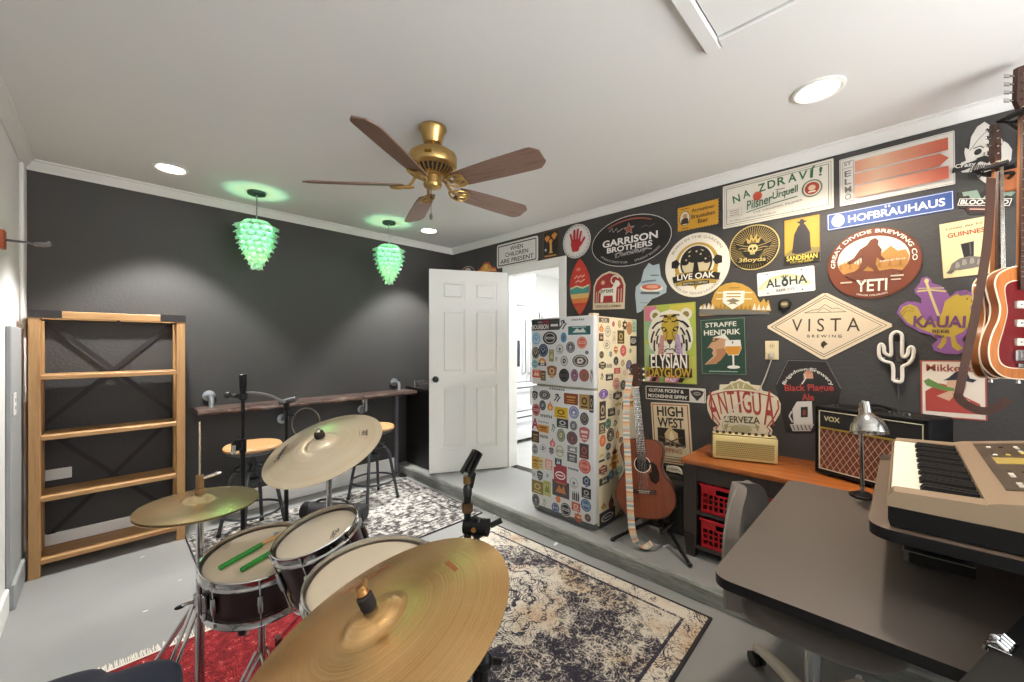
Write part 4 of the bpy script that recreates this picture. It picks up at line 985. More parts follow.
# snare stand
t = thing('snare_stand', 'chrome snare stand with basket arms under the snare drum', 'drum stand', (.393, 1.645, .0108))
f = MB(); f.cyl((0, 0, .12), (.0, .0, .40), .0125, M_CHROME); f.cyl((0, 0, .40), (0, 0, .435), .022, M_CHROME); f.build('mast', t)
for ad in (195, 285, 62):
    a = R(ad); u = Vector((cos(a), sin(a), 0)); f = MB()
    for s in (-.012, .012):
        sd = Vector((-sin(a), cos(a), 0)) * s; f.tube([u * .012 + sd + Vector((0, 0, .27)), u * .19 + sd + Vector((0, 0, .02))], .0055, M_CHROME, 8); f.tube([u * .012 + sd + Vector((0, 0, .13)), u * .13 + sd + Vector((0, 0, .13))], .0045, M_CHROME, 8)
    f.cyl(u * .195 + Vector((0, 0, 0)), u * .192 + Vector((0, 0, .035)), .015, M_RUB, seg=12); f.build('leg', t)
    f = MB(); a2 = a + R(40); u2 = Vector((cos(a2), sin(a2), 0)); rim = 0.16
    top = SN @ Vector((0, 0, -.166)); zt = (SN @ (Vector((u2.x * .150, u2.y * .150, -.166)))).z - .009
    f.tube([u2 * .015 + Vector((0, 0, .425)), u2 * .13 + Vector((0, 0, zt - .03)), u2 * .150 + Vector((0, 0, zt - .008))], .0065, M_CHROME, 8); f.cyl(u2 * .150 + Vector((0, 0, zt - .010)), u2 * .150 + Vector((0, 0, zt - .001)), .011, M_RUB, seg=10); f.build('basket_arm', t)
# rack tom
TM = dframe((.469, 1.326, .784), -.303, .04)
t = thing('rack_tom', 'dark shelled rack tom with white head between snare and big floor tom', 'drum', M=TM); drum(t, .121, .17, 6, M_HEADW, a0=.5)
def script_logo(t, M, hw, col='#2c2622'):
    f = MB(); A = Art(f, M, hw, hw * .5, .0003)
    A.line([(-.9, -.1), (-.5, .55), (-.1, .75), (-.35, .2), (-.55, -.35), (-.2, -.5), (.1, -.1)], .10, col); A.line([(-.05, -.15), (.25, .2), (.15, -.25), (.45, .1), (.55, .25), (.5, -.2), (.95, .05)], .09, col); A.line([(-.75, .2), (.35, .42), (.9, .62)], .07, col)
    A.line([(-.6, -.75), (.5, -.45)], .05, col); f.build('logo', t)
script_logo(t, Matrix.Translation((.066, .038, .0008)) @ Matrix.Rotation(R(-42), 4, 'Z'), .028)
# floor tom
FT = dframe((.493, .985, .775), -.08, -.05)
t = thing('floor_tom', 'big dark floor tom with cream head mostly behind the large cymbal', 'drum', M=FT); drum(t, .163, .36, 8, M_HEAD, a0=.3)
script_logo(t, Matrix.Translation((.083, .10, .0008)) @ Matrix.Rotation(R(-45), 4, 'Z'), .026)
for k in range(3):
    a = R(90 + 120 * k); u = Vector((cos(a), sin(a), 0)); P = FT @ (u * .186 + Vector((0, 0, -.12))); f = MB()
    inv = FT.inverted(); b = Vector((P.x, P.y, .012)); f.tube([inv @ P, inv @ (P * .4 + b * .6), inv @ b], .0055, M_CHROME, 8); f.cyl(inv @ (b + Vector((0, 0, -.003))), inv @ (b + Vector((0, 0, .03))), .011, M_RUB, seg=10)
    f.cbox(tuple(u * .176 + Vector((0, 0, -.20))), (.022, .03, .05), M_CHROME, .005); f.build('leg', t)
# bass drum
ax = Vector((.97, .24, 0)).normalized(); BD_ = frame(Vector((.52, 1.37, .229)), -ax)
t = thing('bass_drum', 'dark bass drum mostly hidden beneath the rack tom', 'drum', M=BD_); drum(t, .204, .24, 8, M_HEADW, a0=.2)
for s in (-1, 1):
    f = MB(); inv = BD_.inverted(); c = BD_ @ Vector((0, 0, -.20)); sd = Vector((-ax.y, ax.x, 0)) * s
    f.tube([inv @ (c + sd * .195 + Vector((0, 0, -.05))), inv @ (c + sd * .27 + ax * .07 + Vector((0, 0, -.213)))], .007, M_CHROME, 8); f.build('spur', t)
# tom mount post from the bass drum to the rack tom
f = MB(); inv = BD_.inverted(); tp = TM @ Vector((.0, .0, -.19)); p = BD_ @ Vector((0, 0, -.13)); 
lq = TM.inverted() @ Vector((p.x, p.y, .66)); lq = Vector((lq.x, lq.y, 0)).normalized() * .165 + Vector((0, 0, -.10))
f.tube([inv @ Vector((p.x, p.y, .432)), inv @ Vector((p.x, p.y, .56)), inv @ (TM @ lq)], .0095, M_CHROME, 10); f.build('tom_mount', t)
# ---------------------------------------------------------------- cymbals
def bronze(name, c1, c2, rough, lathe=140, aniso=.7, bump=.25, metal=.8):
    t = NT(name); tc = t.n('ShaderNodeTexCoord'); s = t.n('ShaderNodeSeparateXYZ', i_Vector=tc.outputs['Object'])
    r = t.math('SQRT', t.math('ADD', t.math('MULTIPLY', s.outputs[0], s.outputs[0]), t.math('MULTIPLY', s.outputs[1], s.outputs[1])))
    cr = t.n('ShaderNodeCombineXYZ', i_X=t.math('MULTIPLY', r, lathe)); n = t.noise(cr.outputs[0], 1.0, 5, .7)
    b = t.noise(tc.outputs['Object'], 5, 3)
    f = t.math('ADD', t.math('MULTIPLY', n, .6), t.math('MULTIPLY', b, .4))
    t.set(Base_Color=t.ramp(f, [(.35, c1), (.65, c2)]), Metallic=metal, Roughness=rough, Anisotropic=aniso)
    t.set(Tangent=t.n('ShaderNodeTangent', direction_type='RADIAL', axis='Z').outputs[0])
    t.bump(n, bump, .0006); return t.m
M_CYM = bronze('lathed_bronze', '#d39f60', '#f6d096', .22, 170, .5, .7); M_BRILL = bronze('brilliant_bronze', '#f2dcb6', '#fdf0d8', .22, 60, .0, .06, .62); M_HH = bronze('hat_bronze', '#d8bd8c', '#ecd8ac', .25, 160, .3, .25)
def cym_prof(rad, bell_r, bell_h, bow, hole=.0065):
    top = [(hole, bell_h)]
    for k in range(1, 7): a = k / 6; top.append((hole + (bell_r - hole) * a, bell_h * (1 - a ** 2.6) + bow * .0))
    base = []
    for k in range(1, 15): a = k / 14; base.append((bell_r + (rad - bell_r) * a, -bow * (a ** 1.7)))
    pr = top + base
    return pr + [(r, z - .0013) for r, z in reversed(pr)]
def cymbal(name, lab, M, rad, bell_r, bell_h, bow, mat, parent=None):
    f = MB(); f.lathe(cym_prof(rad, bell_r, bell_h, bow), mat, M if parent else None, 96, closed=True)
    o = f.build(name, parent, 60)
    if not parent: o.matrix_world = M; tag(o, lab, 'cymbal')
    return o
M_FELT = plain('#6f5a44', .95); M_DRKFELT = plain('#2a2320', .9)
# crash
CR = dframe((.539, 1.469, 1.035), -.431, -.18)
o = cymbal('crash_cymbal', 'gleaming crash cymbal tilted toward the snare', CR, .203, .052, .022, .022, M_BRILL)
def cym_art(o, bow, bell_r, rad, fn, r0, ang, hw, hh):
    """printing that follows the curved cymbal"""
    f = MB(); fn(Art(f, Matrix(), hw, hh, 0, .00004))
    ca, sa = cos(R(ang)), sin(R(ang)); vs = []
    for x, y, z in f.v:
        px, py = r0 + y, -x; X = px * ca - py * sa; Y = px * sa + py * ca; r = math.hypot(X, Y); a = max(0, (r - bell_r) / (rad - bell_r))
        vs.append((X, Y, -bow * a ** 1.7 + .0006 + z))
    f.v = vs; f.build('logo', o)
def local_angle(M, px, py, z0=0):
    """angle round the cymbal of the picture point, found on the cymbal's own plane"""
    n = M.to_3x3() @ Vector((0, 0, 1)); c = M.translation; d = Vector(_ray(px, py)); e = Vector((0, 0, EYE)); t_ = (c - e).dot(n) / d.dot(n); q = M.inverted() @ (e + d * t_)
    return math.degrees(math.atan2(q.y, q.x)), math.hypot(q.x, q.y)
a1, r1 = local_angle(CR, 283, 450)
cym_art(o, .022, .052, .203, lambda A: (A.text('SABIAN', 0, .35, 1.9, .7, '#1e1913', .03), A.oval(0, -.35, .55, .5, '#9b8b6d'), A.ring(0, -.35, .35, .3, .05, '#6d604a')), r1, a1, .05, .028)
a1, r1 = local_angle(CR, 363, 431)
cym_art(o, .022, .052, .203, lambda A: (A.text('AAX', 0, .1, 1.5, 1.1, '#2c251d', .04), A.line([(-.9, .6), (.9, .75)], .2, '#2c251d'), A.line([(-.8, -.9), (.6, -.9)], .08, '#4a4034')), r1, a1, .022, .016)
def cym_top(parent, zf, wing=True, mat=M_RUB, big=1.0):
    f = MB(); f.lathe([(.0045, zf + .001), (.016 * big, zf + .001), (.017 * big, zf + .006), (.016 * big, zf + .018), (.0045, zf + .019)], M_DRKFELT, seg=20); f.build('felt', parent)
    f = MB(); f.cyl((0, 0, zf + .019), (0, 0, zf + .032), .0085, M_CHROME, seg=14)
    for s in (-1, 1): f.tube([(0, 0, zf + .024), (s * .014, 0, zf + .033), (s * .021, 0, zf + .044)], [.006, .005, .004], M_CHROME, 8)
    f.build('wing_nut', parent)
def tri_legs(t, h, spread, mat, a0=30, z0=.0, r=.010, legs=None):
    for ad in legs or (a0, a0 + 120, a0 + 240):
        a = R(ad); u = Vector((cos(a), sin(a), 0)); f = MB(); sd = Vector((-sin(a), cos(a), 0))
        for s in (-.011, .011): f.tube([u * .014 + sd * s + Vector((0, 0, h)), u * spread * .5 + sd * s + Vector((0, 0, h * .55)), u * spread + sd * s + Vector((0, 0, .02))], r * .6, mat, 8)
        f.tube([u * .014 + Vector((0, 0, h * .30)), u * spread * .55 + Vector((0, 0, h * .50))], r * .5, mat, 8)
        f.cyl(u * spread + Vector((0, 0, z0)), u * spread + Vector((0, 0, .035)), .016, M_RUB, seg=12); f.build('leg', t)
n_ = (CR.to_3x3() @ Vector((0, 0, 1))).normalized(); c_ = CR.translation
bx, by = .690, 1.805
t = thing('cymbal_stand', 'chrome straight cymbal stand carrying the tilted crash cymbal', 'cymbal stand', (bx, by, .009))
inv = Matrix.Translation((-bx, -by, -.009))
f = MB(); f.cyl((0, 0, .10), (0, 0, .55), .0145, M_CHROME, seg=14); f.cyl((0, 0, .55), (0, 0, .84), .0115, M_CHROME, seg=14); f.cyl((0, 0, .53), (0, 0, .58), .019, M_CHROME, seg=14); f.build('pole', t)
f = MB(); el = inv @ (c_ - n_ * .05); f.tube([(0, 0, .84), (0, 0, .87), tuple(el * .3 + Vector((0, 0, .875)) * .7), tuple(el)], .009, M_CHROME, 10); f.sphere((0, 0, .865), .022, M_CHROME, 10); f.build('boom_arm', t)
f = MB(); f.cyl(inv @ (c_ - n_ * .06), inv @ (c_ + n_ * .058), .0042, M_CHROME, seg=10); f.cyl(inv @ (c_ - n_ * .05), inv @ (c_ - n_ * .006), .010, M_RUB, seg=12); f.build('tilter', t)
tri_legs(t, .32, .27, M_CHROME, 0)
f = MB(); F = inv @ CR; f.lathe([(.0045, .0235), (.017, .0235), (.018, .030), (.016, .042), (.0045, .043)], M_DRKFELT, F, 20); f.build('felt', t)
f = MB(); f.cyl((0, 0, .043), (0, 0, .056), .0085, M_CHROME, seg=14, M=F); f.build('wing_nut', t)
# hi-hat
HX, HY, HZ = .234, 1.779, .833
hm = Matrix.Translation((HX, HY, HZ - .004))
o = cymbal('hi_hat_cymbal', 'upper hi hat cymbal, level, beside the bookcase end of the kit', Matrix.Translation((HX, HY, HZ)) @ Matrix.Rotation(R(1), 4, 'Y'), .178, .052, .022, .014, M_HH)
o = cymbal('hi_hat_cymbal', 'lower hi hat cymbal lying upside down under the upper one', Matrix.Translation((HX, HY, HZ - .036)) @ Matrix.Rotation(R(180), 4, 'X'), .178, .052, .022, .014, M_HH)
for q in bpy.data.objects:
    if q.name.startswith('hi_hat_cymbal'): q['group'] = 'pair of hi hat cymbals'
t = thing('hi_hat_stand', 'chrome hi hat stand with tall pull rod and pedal linkage', 'cymbal stand', (HX, HY, .009))
hb = HZ - .009
f = MB(); f.cyl((0, 0, .05), (0, 0, .47), .0145, M_CHROME, seg=14); f.cyl((0, 0, .47), (0, 0, hb - .075), .0115, M_CHROME, seg=14); f.cyl((0, 0, .45), (0, 0, .49), .019, M_CHROME, seg=14); f.cyl((0, 0, .02), (0, 0, .09), .02, M_RUB, seg=14); f.lathe([(.006, hb - .075), (.022, hb - .075), (.024, hb - .066), (.016, hb - .0600), (.0045, hb - .0600)], M_RUB, seg=20); f.build('tube', t)
f = MB(); f.cyl((0, 0, .1), (0, 0, hb + .275), .0032, plain('#d9cbb4', .25, .9), seg=10); f.build('pull_rod', t)
f = MB(); f.lathe([(.004, hb + .0225), (.017, hb + .0225), (.017, hb + .036), (.009, hb + .039), (.012, hb + .045), (.012, hb + .085), (.004, hb + .086)], plain('#8a6a44', .5, .3), seg=20); f.cyl((.005, 0, hb + .072), (.045, -.01, hb + .082), .006, M_CHROME, seg=10); f.sphere((.05, -.012, hb + .084), .010, M_CHROME, 8, 1.3, .7, .7); f.build('clutch', t)
f = MB(); f.cyl((-.05, 0, .47), (.03, 0, .47), .006, M_CHROME, seg=8); f.sphere((-.055, 0, .467), .012, M_BLKMETAL, 8, 1.3, .6, .6); f.build('height_screw', t)
tri_legs(t, .46, .30, M_CHROME, 136, legs=(136, 222))
Pm = Matrix.Rotation(R(-42), 4, 'Z'); f = MB(); f.box((-.04, -.26, .012), (.04, -.03, .02), M_CHROME, .003, Pm); f.tube([(0, -.03, .02), (0, -.01, .08)], .004, M_CHROME, 6, M=Pm); f.build('pedal', t)
# ride
RD = dframe((.344, .690, .880), -.337, .211)
o = cymbal('ride_cymbal', 'large bronze ride cymbal with fine lathe grooves closest to the viewer', RD, .255, .055, .020, .026, M_CYM)
a1, r1 = local_angle(RD, 365, 574)
cym_art(o, .026, .058, .255, lambda A: (A.text('PARAGON', 0, 0, 2, 1.6, '#b5442c', .0),), r1, a1, .052, .010)
a1, r1 = local_angle(RD, 450, 562)
cym_art(o, .026, .058, .255, lambda A: (A.text('SABIAN', 0, 0, 2, 1.6, '#b5442c', .02),), r1, a1, .024, .007)
n_ = (RD.to_3x3() @ Vector((0, 0, 1))).normalized(); c_ = RD.translation
bx, by = .62, .70
t = thing('cymbal_stand', 'boom cymbal stand carrying the large ride cymbal', 'cymbal stand', (bx, by, .009)); inv = Matrix.Translation((-bx, -by, -.009))
f = MB(); f.cyl((0, 0, .10), (0, 0, .45), .0145, M_BLKMETAL, seg=14); f.cyl((0, 0, .45), (0, 0, .62), .0115, M_BLKMETAL, seg=14); f.cyl((0, 0, .43), (0, 0, .48), .019, M_CHROME, seg=14); f.sphere((0, 0, .63), .022, M_BLKMETAL, 10); f.build('pole', t)
f = MB(); el = inv @ (c_ - n_ * .06); f.tube([(.05, 0, .60), (0, 0, .63), tuple(el)], .009, M_BLKMETAL, 10); f.build('boom_arm', t)
f = MB(); f.cyl(inv @ (c_ - n_ * .07), inv @ (c_ + n_ * .066), .0042, M_CHROME, seg=10); f.cyl(inv @ (c_ - n_ * .06), inv @ (c_ - n_ * .006), .010, M_RUB, seg=12); f.build('tilter', t)
F = inv @ RD
f = MB(); f.lathe([(.0045, .0215), (.013, .0215), (.0145, .026), (.0145, .046), (.012, .049), (.0045, .049)], M_DRKFELT, F, 24); f.build('felt', t)
f = MB(); f.lathe([(.0045, .051), (.011, .051), (.011, .056), (.008, .066), (0, .067)], plain('#b98a55', .3, .9), F, 18); f.cbox((-.008, .004, .062), (.034, .010, .011), plain('#b98a55', .3, .9), .003, F); f.build('wing_nut', t)
tri_legs(t, .30, .24, M_BLKMETAL, 15)
# throne
t = thing('drum_throne', 'navy fabric drum stool with saddle seat at the bottom edge of the view', 'stool', (-.12, 1.34, .0108), R(10))
M_NAVY = fabric('navy_fabric', '#17233a')
f = MB(); rings = []
for q in range(11):
    u = q / 10; zz = .455 + .09 * u; g = (1 - (max(0, u - .55) / .45) ** 2.4) ** .5 if u > .55 else (.82 + .18 * min(1, u / .25))
    g = max(g, .08); ring = []
    for k in range(48):
        a = 2 * pi * k / 48; rr_ = .212 * g; fr = .055 * g * max(0, cos(a)) ** 6 - .045 * g * math.exp(-((abs(((a + pi) % (2 * pi)) - pi) - .55) / .22) ** 2)
        ring.append(((rr_ + fr) * cos(a), (rr_ + fr) * sin(a), zz))
    rings.append(ring)
f.loft(rings, M_NAVY); f.build('seat', t, 60)
f = MB(); f.cyl((0, 0, .12), (0, 0, .455), .017, M_CHROME, seg=14); f.cbox((0, 0, .43), (.2, .2, .018), M_BLK, .004); f.build('post', t)
for k in range(3):
    a = R(-60 + 120 * k + 30); u = Vector((cos(a), sin(a), 0)); f = MB(); f.tube([u * .018 + Vector((0, 0, .30)), u * .22 + Vector((0, 0, .025))], .010, M_CHROME, 8); f.cyl(u * .225 + Vector((0, 0, 0)), u * .222 + Vector((0, 0, .035)), .016, M_RUB, seg=12); f.build('leg', t)
# ---------------------------------------------------------------- microphone stands
def mic_stand(loc, lab, h, a0, clutch, spread=.27):
    t = thing('microphone_stand', lab, 'microphone stand', loc)
    f = MB(); f.cyl((0, 0, .06), (0, 0, clutch), .0125, M_BLKMETAL, seg=14); f.cyl((0, 0, clutch), (0, 0, h), .0095, M_BLKMETAL, seg=14); f.cyl((0, 0, clutch - .05), (0, 0, clutch + .03), .018, M_BLKMETAL, seg=14); f.build('pole', t)
    for k in range(3):
        a = R(a0 + 120 * k); u = Vector((cos(a), sin(a), 0)); f = MB(); f.tube([u * .012 + Vector((0, 0, .12)), u * .08 + Vector((0, 0, .10)), u * spread + Vector((0, 0, .012))], .009, M_BLKMETAL, 8); f.sphere(u * spread + Vector((0, 0, .013)), .0125, M_RUB, 8); f.build('leg', t)
    return t
t = mic_stand((.555, 2.72, .009), 'tall black microphone stand with thick upper grip standing on the patterned rug', 1.07, 10, .80)
f = MB(); f.lathe([(0, 1.06), (.010, 1.06), (.014, 1.08), (.020, 1.14), (.020, 1.20), (.016, 1.203), (0, 1.203)], M_BLKMETAL, seg=18); f.build('top_grip', t)
f = MB(); f.cbox((0, 0, 1.075), (.04, .04, .045), M_BLKMETAL, .008); f.cyl((-.02, .04, 1.075), (-.035, .07, 1.075), .012, M_BLK, seg=12); f.sphere((-.055, .09, 1.078), .020, M_BLK, 8)
f.build('boom_clamp', t)
f = MB(); f.tube(spline([(.0, .0, 1.095), (.06, -.01, 1.09), (.13, -.005, 1.07), (.19, .01, 1.035), (.225, .02, 1.015)], 6), .008, plain('#7d8082', .35, .7), 8); f.build('gooseneck', t)
f = MB(); f.cbox((-.03, -.01, .80), (.05, .05, .06), M_BLKMETAL, .01); f.cyl((-.05, -.04, .80), (-.06, -.075, .77), .012, M_CHROME, seg=12); f.build('clutch_knob', t)
t = mic_stand((.80, 2.78, .009), 'short black microphone stand with clip head and round hoop beside the taller one', .96, 50, .62)
f = MB(); f.cyl((0, 0, .955), (.0, .0, .99), .012, M_BLKMETAL, seg=12); f.cyl((-.03, .03, 1.005), (.045, -.045, 1.03), .018, plain('#5a5c5e', .4, .6), seg=14); f.cbox((0, 0, .99), (.03, .03, .03), M_BLKMETAL, .006); f.build('clip_head', t)
f = MB(); F = frame((.10, -.05, .87), (-.6, -.75, .1)); f.tube([(.085 * cos(k * pi / 20), .095 * sin(k * pi / 20), 0) for k in range(40)], .004, plain('#6d665c', .4, .5), 8, M=F, closed=True); f.tube([(.0, .0, .93), (.04, -.02, .92)], .004, M_BLKMETAL, 6); f.build('hoop', t)
t = mic_stand((.735, .86, .009), 'black microphone stand with empty mic clip between the ride cymbal and the medallion rug', .84, 75, .62, .25)
f = MB(); f.cbox((0, 0, .855), (.030, .042, .055), M_BLKMETAL, .008); f.cyl((.018, -.03, .858), (-.018, .03, .858), .024, M_BLKMETAL, seg=18); f.cyl((-.020, -.012, .858), (-.024, -.014, .858), .007, plain('#c08a4a', .3, .9), seg=12); f.cyl((.03, -.025, .858), (.055, -.045, .872), .008, M_BLK, seg=10); f.build('swivel', t)
f = MB(); d = Vector((-.70, .71, 0)); o_ = d * .026
f.tube([o_ + Vector((0, 0, .60)), o_ + Vector((0, 0, .86)), o_ + Vector((0, 0, .945))], .0105, M_BLKMETAL, 10); f.cyl(o_ + Vector((0, 0, .90)), o_ + Vector((0, 0, .925)), .016, plain('#5a4228', .4, .6), seg=12); f.build('boom_arm', t)
f = MB(); F = Matrix.Translation(o_ + Vector((0, 0, .945))) @ Matrix.Rotation(R(-45), 4, 'Z')
f.lathe([(0, 0), (.012, 0), (.013, .02), (.009, .03), (0, .03)], M_BLK, F, 14); f.cbox((0, 0, .045), (.022, .014, .05), M_BLK, .005, F @ Matrix.Rotation(R(12), 4, 'Y'))
f.cyl((0, 0, .035), (.0, 0, .055), .012, plain('#7a5c34', .4, .6), seg=10, M=F)
vs = []; Fc = F @ Matrix.Translation((.012, 0, .092)) @ Matrix.Rotation(R(28), 4, 'Y')
for z in (-.035, .035):
    for k in range(15):
        a = R(-60 + 300 * k / 14 + 0); vs.append((.019 * cos(a) * (1 - .12 * (z > 0)), .019 * sin(a) * (1 - .12 * (z > 0)), z))
    for k in range(14, -1, -1):
        a = R(-60 + 300 * k / 14 + 0); vs.append((.0145 * cos(a) * (1 - .12 * (z > 0)), .0145 * sin(a) * (1 - .12 * (z > 0)), z))
f.loft([vs[:30], vs[30:]], M_BLK, Fc); f.build('mic_clip', t)
f = MB(); f.cyl((.0, .0, .30), (.0, .0, .36), .02, M_BLKMETAL, seg=14); f.cbox((.02, -.015, .33), (.03, .02, .02), M_CHROME, .004); f.build('height_clutch', t)
t = thing('gig_bag', 'black rolled stand bag lying on the patterned rug behind the rack tom', 'bag', (.93, 2.12, .075))
P = [on_z(303, 513, .06), on_z(366, 515, .06)]
mid = (P[0] + P[1]) / 2; t.location = (mid.x, mid.y, .0815); dv = P[1] - P[0]; t.rotation_euler = (0, 0, math.atan2(dv.y, dv.x)); L = dv.length
f = MB(); f.lathe([(0, -L / 2), (.055, -L / 2), (.066, -L / 2 + .015), (.064, L / 2 - .015), (.053, L / 2), (0, L / 2)], plain('#1d1d20', .7, vary=.2), frame((0, 0, 0), (1, 0, 0)), 28); f.build('body', t)
f = MB(); f.tube(spline([(-.15, 0, .064), (-.1, .01, .085), (.05, .01, .09), (.12, 0, .064)], 5), .01, M_BLK, 8, flat=.5); f.build('handle', t)
f = MB()
for x in (-.18, .18): f.tube([(x, .066 * cos(k * pi / 14), .066 * sin(k * pi / 14)) for k in range(28)], .004, plain('#2d2d31', .6), 6, closed=True)
f.build('strap', t)
# ================================================================ SIGNS ON THE BLACK WALL
XS = XR - .0005
class Sign(Art):
    """a printed plate hung on the right wall; L,R,T,B are the middles of its edges as seen in the photograph, carried onto the wall"""
    def __init__(s, name, lab, cat, l, r, t, b, shape='rect', col='#ffffff', thick=.004, group=None, rough=.5, corner=.06, xo=0.0):
        Lw, Rw, Tw, Bw = [on_x(*p, XS) for p in (l, r, t, b)]
        c = (Lw + Rw + Tw + Bw) / 4
        if shape in ('rect',): c = (Lw + Rw) / 2
        d = Rw - Lw; hw = d.length / 2; hh = (Tw - Bw).length / 2; tilt = math.atan2(d.z, -d.y)
        u = Vector((0, -cos(tilt), sin(tilt))); v = Vector((0, sin(tilt), cos(tilt))); n = Vector((-1, 0, 0))
        s.c = Vector((XS - xo, c.y, c.z)); M = Matrix(((u.x, v.x, n.x, 0), (u.y, v.y, n.y, 0), (u.z, v.z, n.z, 0), (0, 0, 0, 1)))
        s.name, s.lab, s.cat, s.group = name, lab, cat, group
        super().__init__(MB(), M, hw, hh, thick, .00025, rough); s.th = thick
        if shape == 'rect':
            rx, ry = corner, corner * hw / hh; pts = []
            for cx, cy, a in ((1 - rx, 1 - ry, 0), (-1 + rx, 1 - ry, 90), (-1 + rx, -1 + ry, 180), (1 - rx, -1 + ry, 270)):
                pts += [(cx + rx * cos(R(a + 22.5 * k)), cy + ry * sin(R(a + 22.5 * k))) for k in range(5)]
        elif shape == 'oval': pts = [(cos(2 * pi * k / 56), sin(2 * pi * k / 56)) for k in range(56)]
        else: pts = shape
        s.pts = pts
        s.mb.prism([(x * hw, y * hh) for x, y in pts], 0, thick, plain(col, rough), M)
    def local(s, px, py):
        p = s.M.inverted() @ (on_x(px, py, XS) - s.c); return (p.x / s.hw, p.y / s.hh)
    def done(s):
        o = s.mb.build(s.name); o.location = s.c; tag(o, s.lab, s.cat, s.group); return o
def px_sign(name, lab, cat, outline, col, thick=.004, xo=0.0, rough=.5):
    """a shaped plate whose outline is given by points seen in the photograph"""
    xs = [p[0] for p in outline]; ys = [p[1] for p in outline]
    l = min(outline, key=lambda p: p[0]); r = max(outline, key=lambda p: p[0]); cx, cy = (min(xs) + max(xs)) / 2, (min(ys) + max(ys)) / 2
    s = Sign(name, lab, cat, (min(xs), cy), (max(xs), cy), (cx, min(ys)), (cx, max(ys)), 'rect', col, thick, rough=rough, xo=xo)
    s.mb = MB(); s.pts = [s.local(*p) for p in outline]
    s.mb.prism([(x * s.hw, y * s.hh) for x, y in s.pts], 0, thick, plain(col, rough), s.M)
    return s
CREAM, BK, WH, GRN, REDC, GOLD = '#e9dcc2', '#221f1e', '#efece6', '#2f6b45', '#b23029', '#c99a33'
# 1 road sign
s = Sign('wall_sign', 'white road sign reading when children are present above the open door', 'sign', (497.2, 257.2), (538.2, 248.1), (517.4, 240.6), (518, 264.7), corner=.08, col='#dedcd8')
s.frame(.93, .86, .035, BK)
s.text('WHEN', 0, .48, .62, .36, BK, .02); s.text('CHILDREN', 0, .0, 1.12, .36, BK, .02); s.text('ARE PRESENT', 0, -.5, 1.62, .36, BK, .02); s.done()
# 2 small dark poster
s = Sign('wall_sign', 'small dark sign with orange flame shapes left of the red hand oval', 'sign', (543.3, 246), (558.8, 243), (551, 230.5), (551, 258.6), col='#1e1a18', corner=.02)
s.frame(.97, .97, .05, '#8a5a28')
for x, y, q in ((-.45, .5, .32), (.45, .62, .34), (0, .25, .25)):
    s.poly([(x, y - q), (x + q * 1.1, y), (x + q * .5, y + q * .5), (x + q * .2, y + q * .2), (x, y + q * .75), (x - q * .4, y + q * .2), (x - q * .9, y + q * .4), (x - q, y - q * .2)], '#e0862e')
s.poly([(-.12, .1), (.14, .12), (.2, -.5), (.35, -.62), (-.2, -.62), (-.08, -.4)], '#d8a04e'); s.oval(-.62, -.35, .12, .1, '#b9c6d8'); s.rect(0, -.8, 1.5, .12, '#b9823f'); s.done()
# 3 red hand
s = Sign('wall_sign', 'white oval sign with a red hand print above the surfboard', 'sign', (563, 243.2), (590.4, 239.3), (577.5, 224.3), (576, 258.3), 'oval', '#dddad6')
s.ring(0, 0, .96, .96, .04, '#8a8886'); s.ring(0, 0, .80, .83, .015, '#a19f9c')
for k in range(26): a = 2 * pi * k / 26; s.rect(.88 * cos(a), .89 * sin(a), .05, .05, '#77746f')
RH = '#c01f2a'; s.poly([(-.22, -.62), (.22, -.62), (.36, -.2), (.32, .1), (-.30, .1), (-.36, -.15)], RH)
for x0, y0, x1, y1, wd in ((-.26, .0, -.42, .42, .14), (-.10, .05, -.14, .62, .145), (.08, .05, .12, .66, .145), (.25, .02, .36, .50, .135), (.30, -.32, .62, .12, .15)):
    s.line([(x0, y0), ((x0 + x1) / 2, (y0 + y1) / 2), (x1, y1)], wd, RH); s.oval(x1, y1, wd / 2, wd / 2 * s.hw / s.hh, RH, n=14)
s.done()
# 4 surfboard
n = 24; pts = [((sin(pi * k / n) ** .8), 1 - 2 * k / n) for k in range(n + 1)] + [(-(sin(pi * k / n) ** .8), 1 - 2 * k / n) for k in range(n - 1, 0, -1)]
s = Sign('wall_sign', 'red surfboard shaped sign with beach stripes beside the door frame', 'sign', (570, 287.8), (590.5, 285.2), (580, 259), (580.5, 315), pts, '#c4392e', .008)
def band(s, y0, y1, col):
    P = [p for p in s.pts if y0 <= p[1] <= y1]
    if len(P) > 2: s.poly([(x * .97, y) for x, y in sorted(P, key=lambda p: (p[0] < 0, -p[1] if p[0] >= 0 else p[1]))], col)
for y0, y1, c in ((-.26, .0, '#3f9a93'), (-.5, -.2, '#d8b26a'), (-.62, -.4, '#e07b34'), (-1, -.6, '#c8502c')): band(s, y0, y1, c)
s.line([(-.9, -.05), (-.3, .03), (.3, -.06), (.9, .02)], .12, '#e2d7a8'); s.oval(-.1, .62, .22, .06, '#e07d5c'); s.line([(-.5, .30), (-.25, .40), (-.1, .31), (.1, .40), (.25, .33), (.5, .40)], .10, '#e8b49c'); s.line([(-.4, .16), (-.1, .23), (.1, .16), (.5, .24)], .10, '#e8b49c'); s.done()
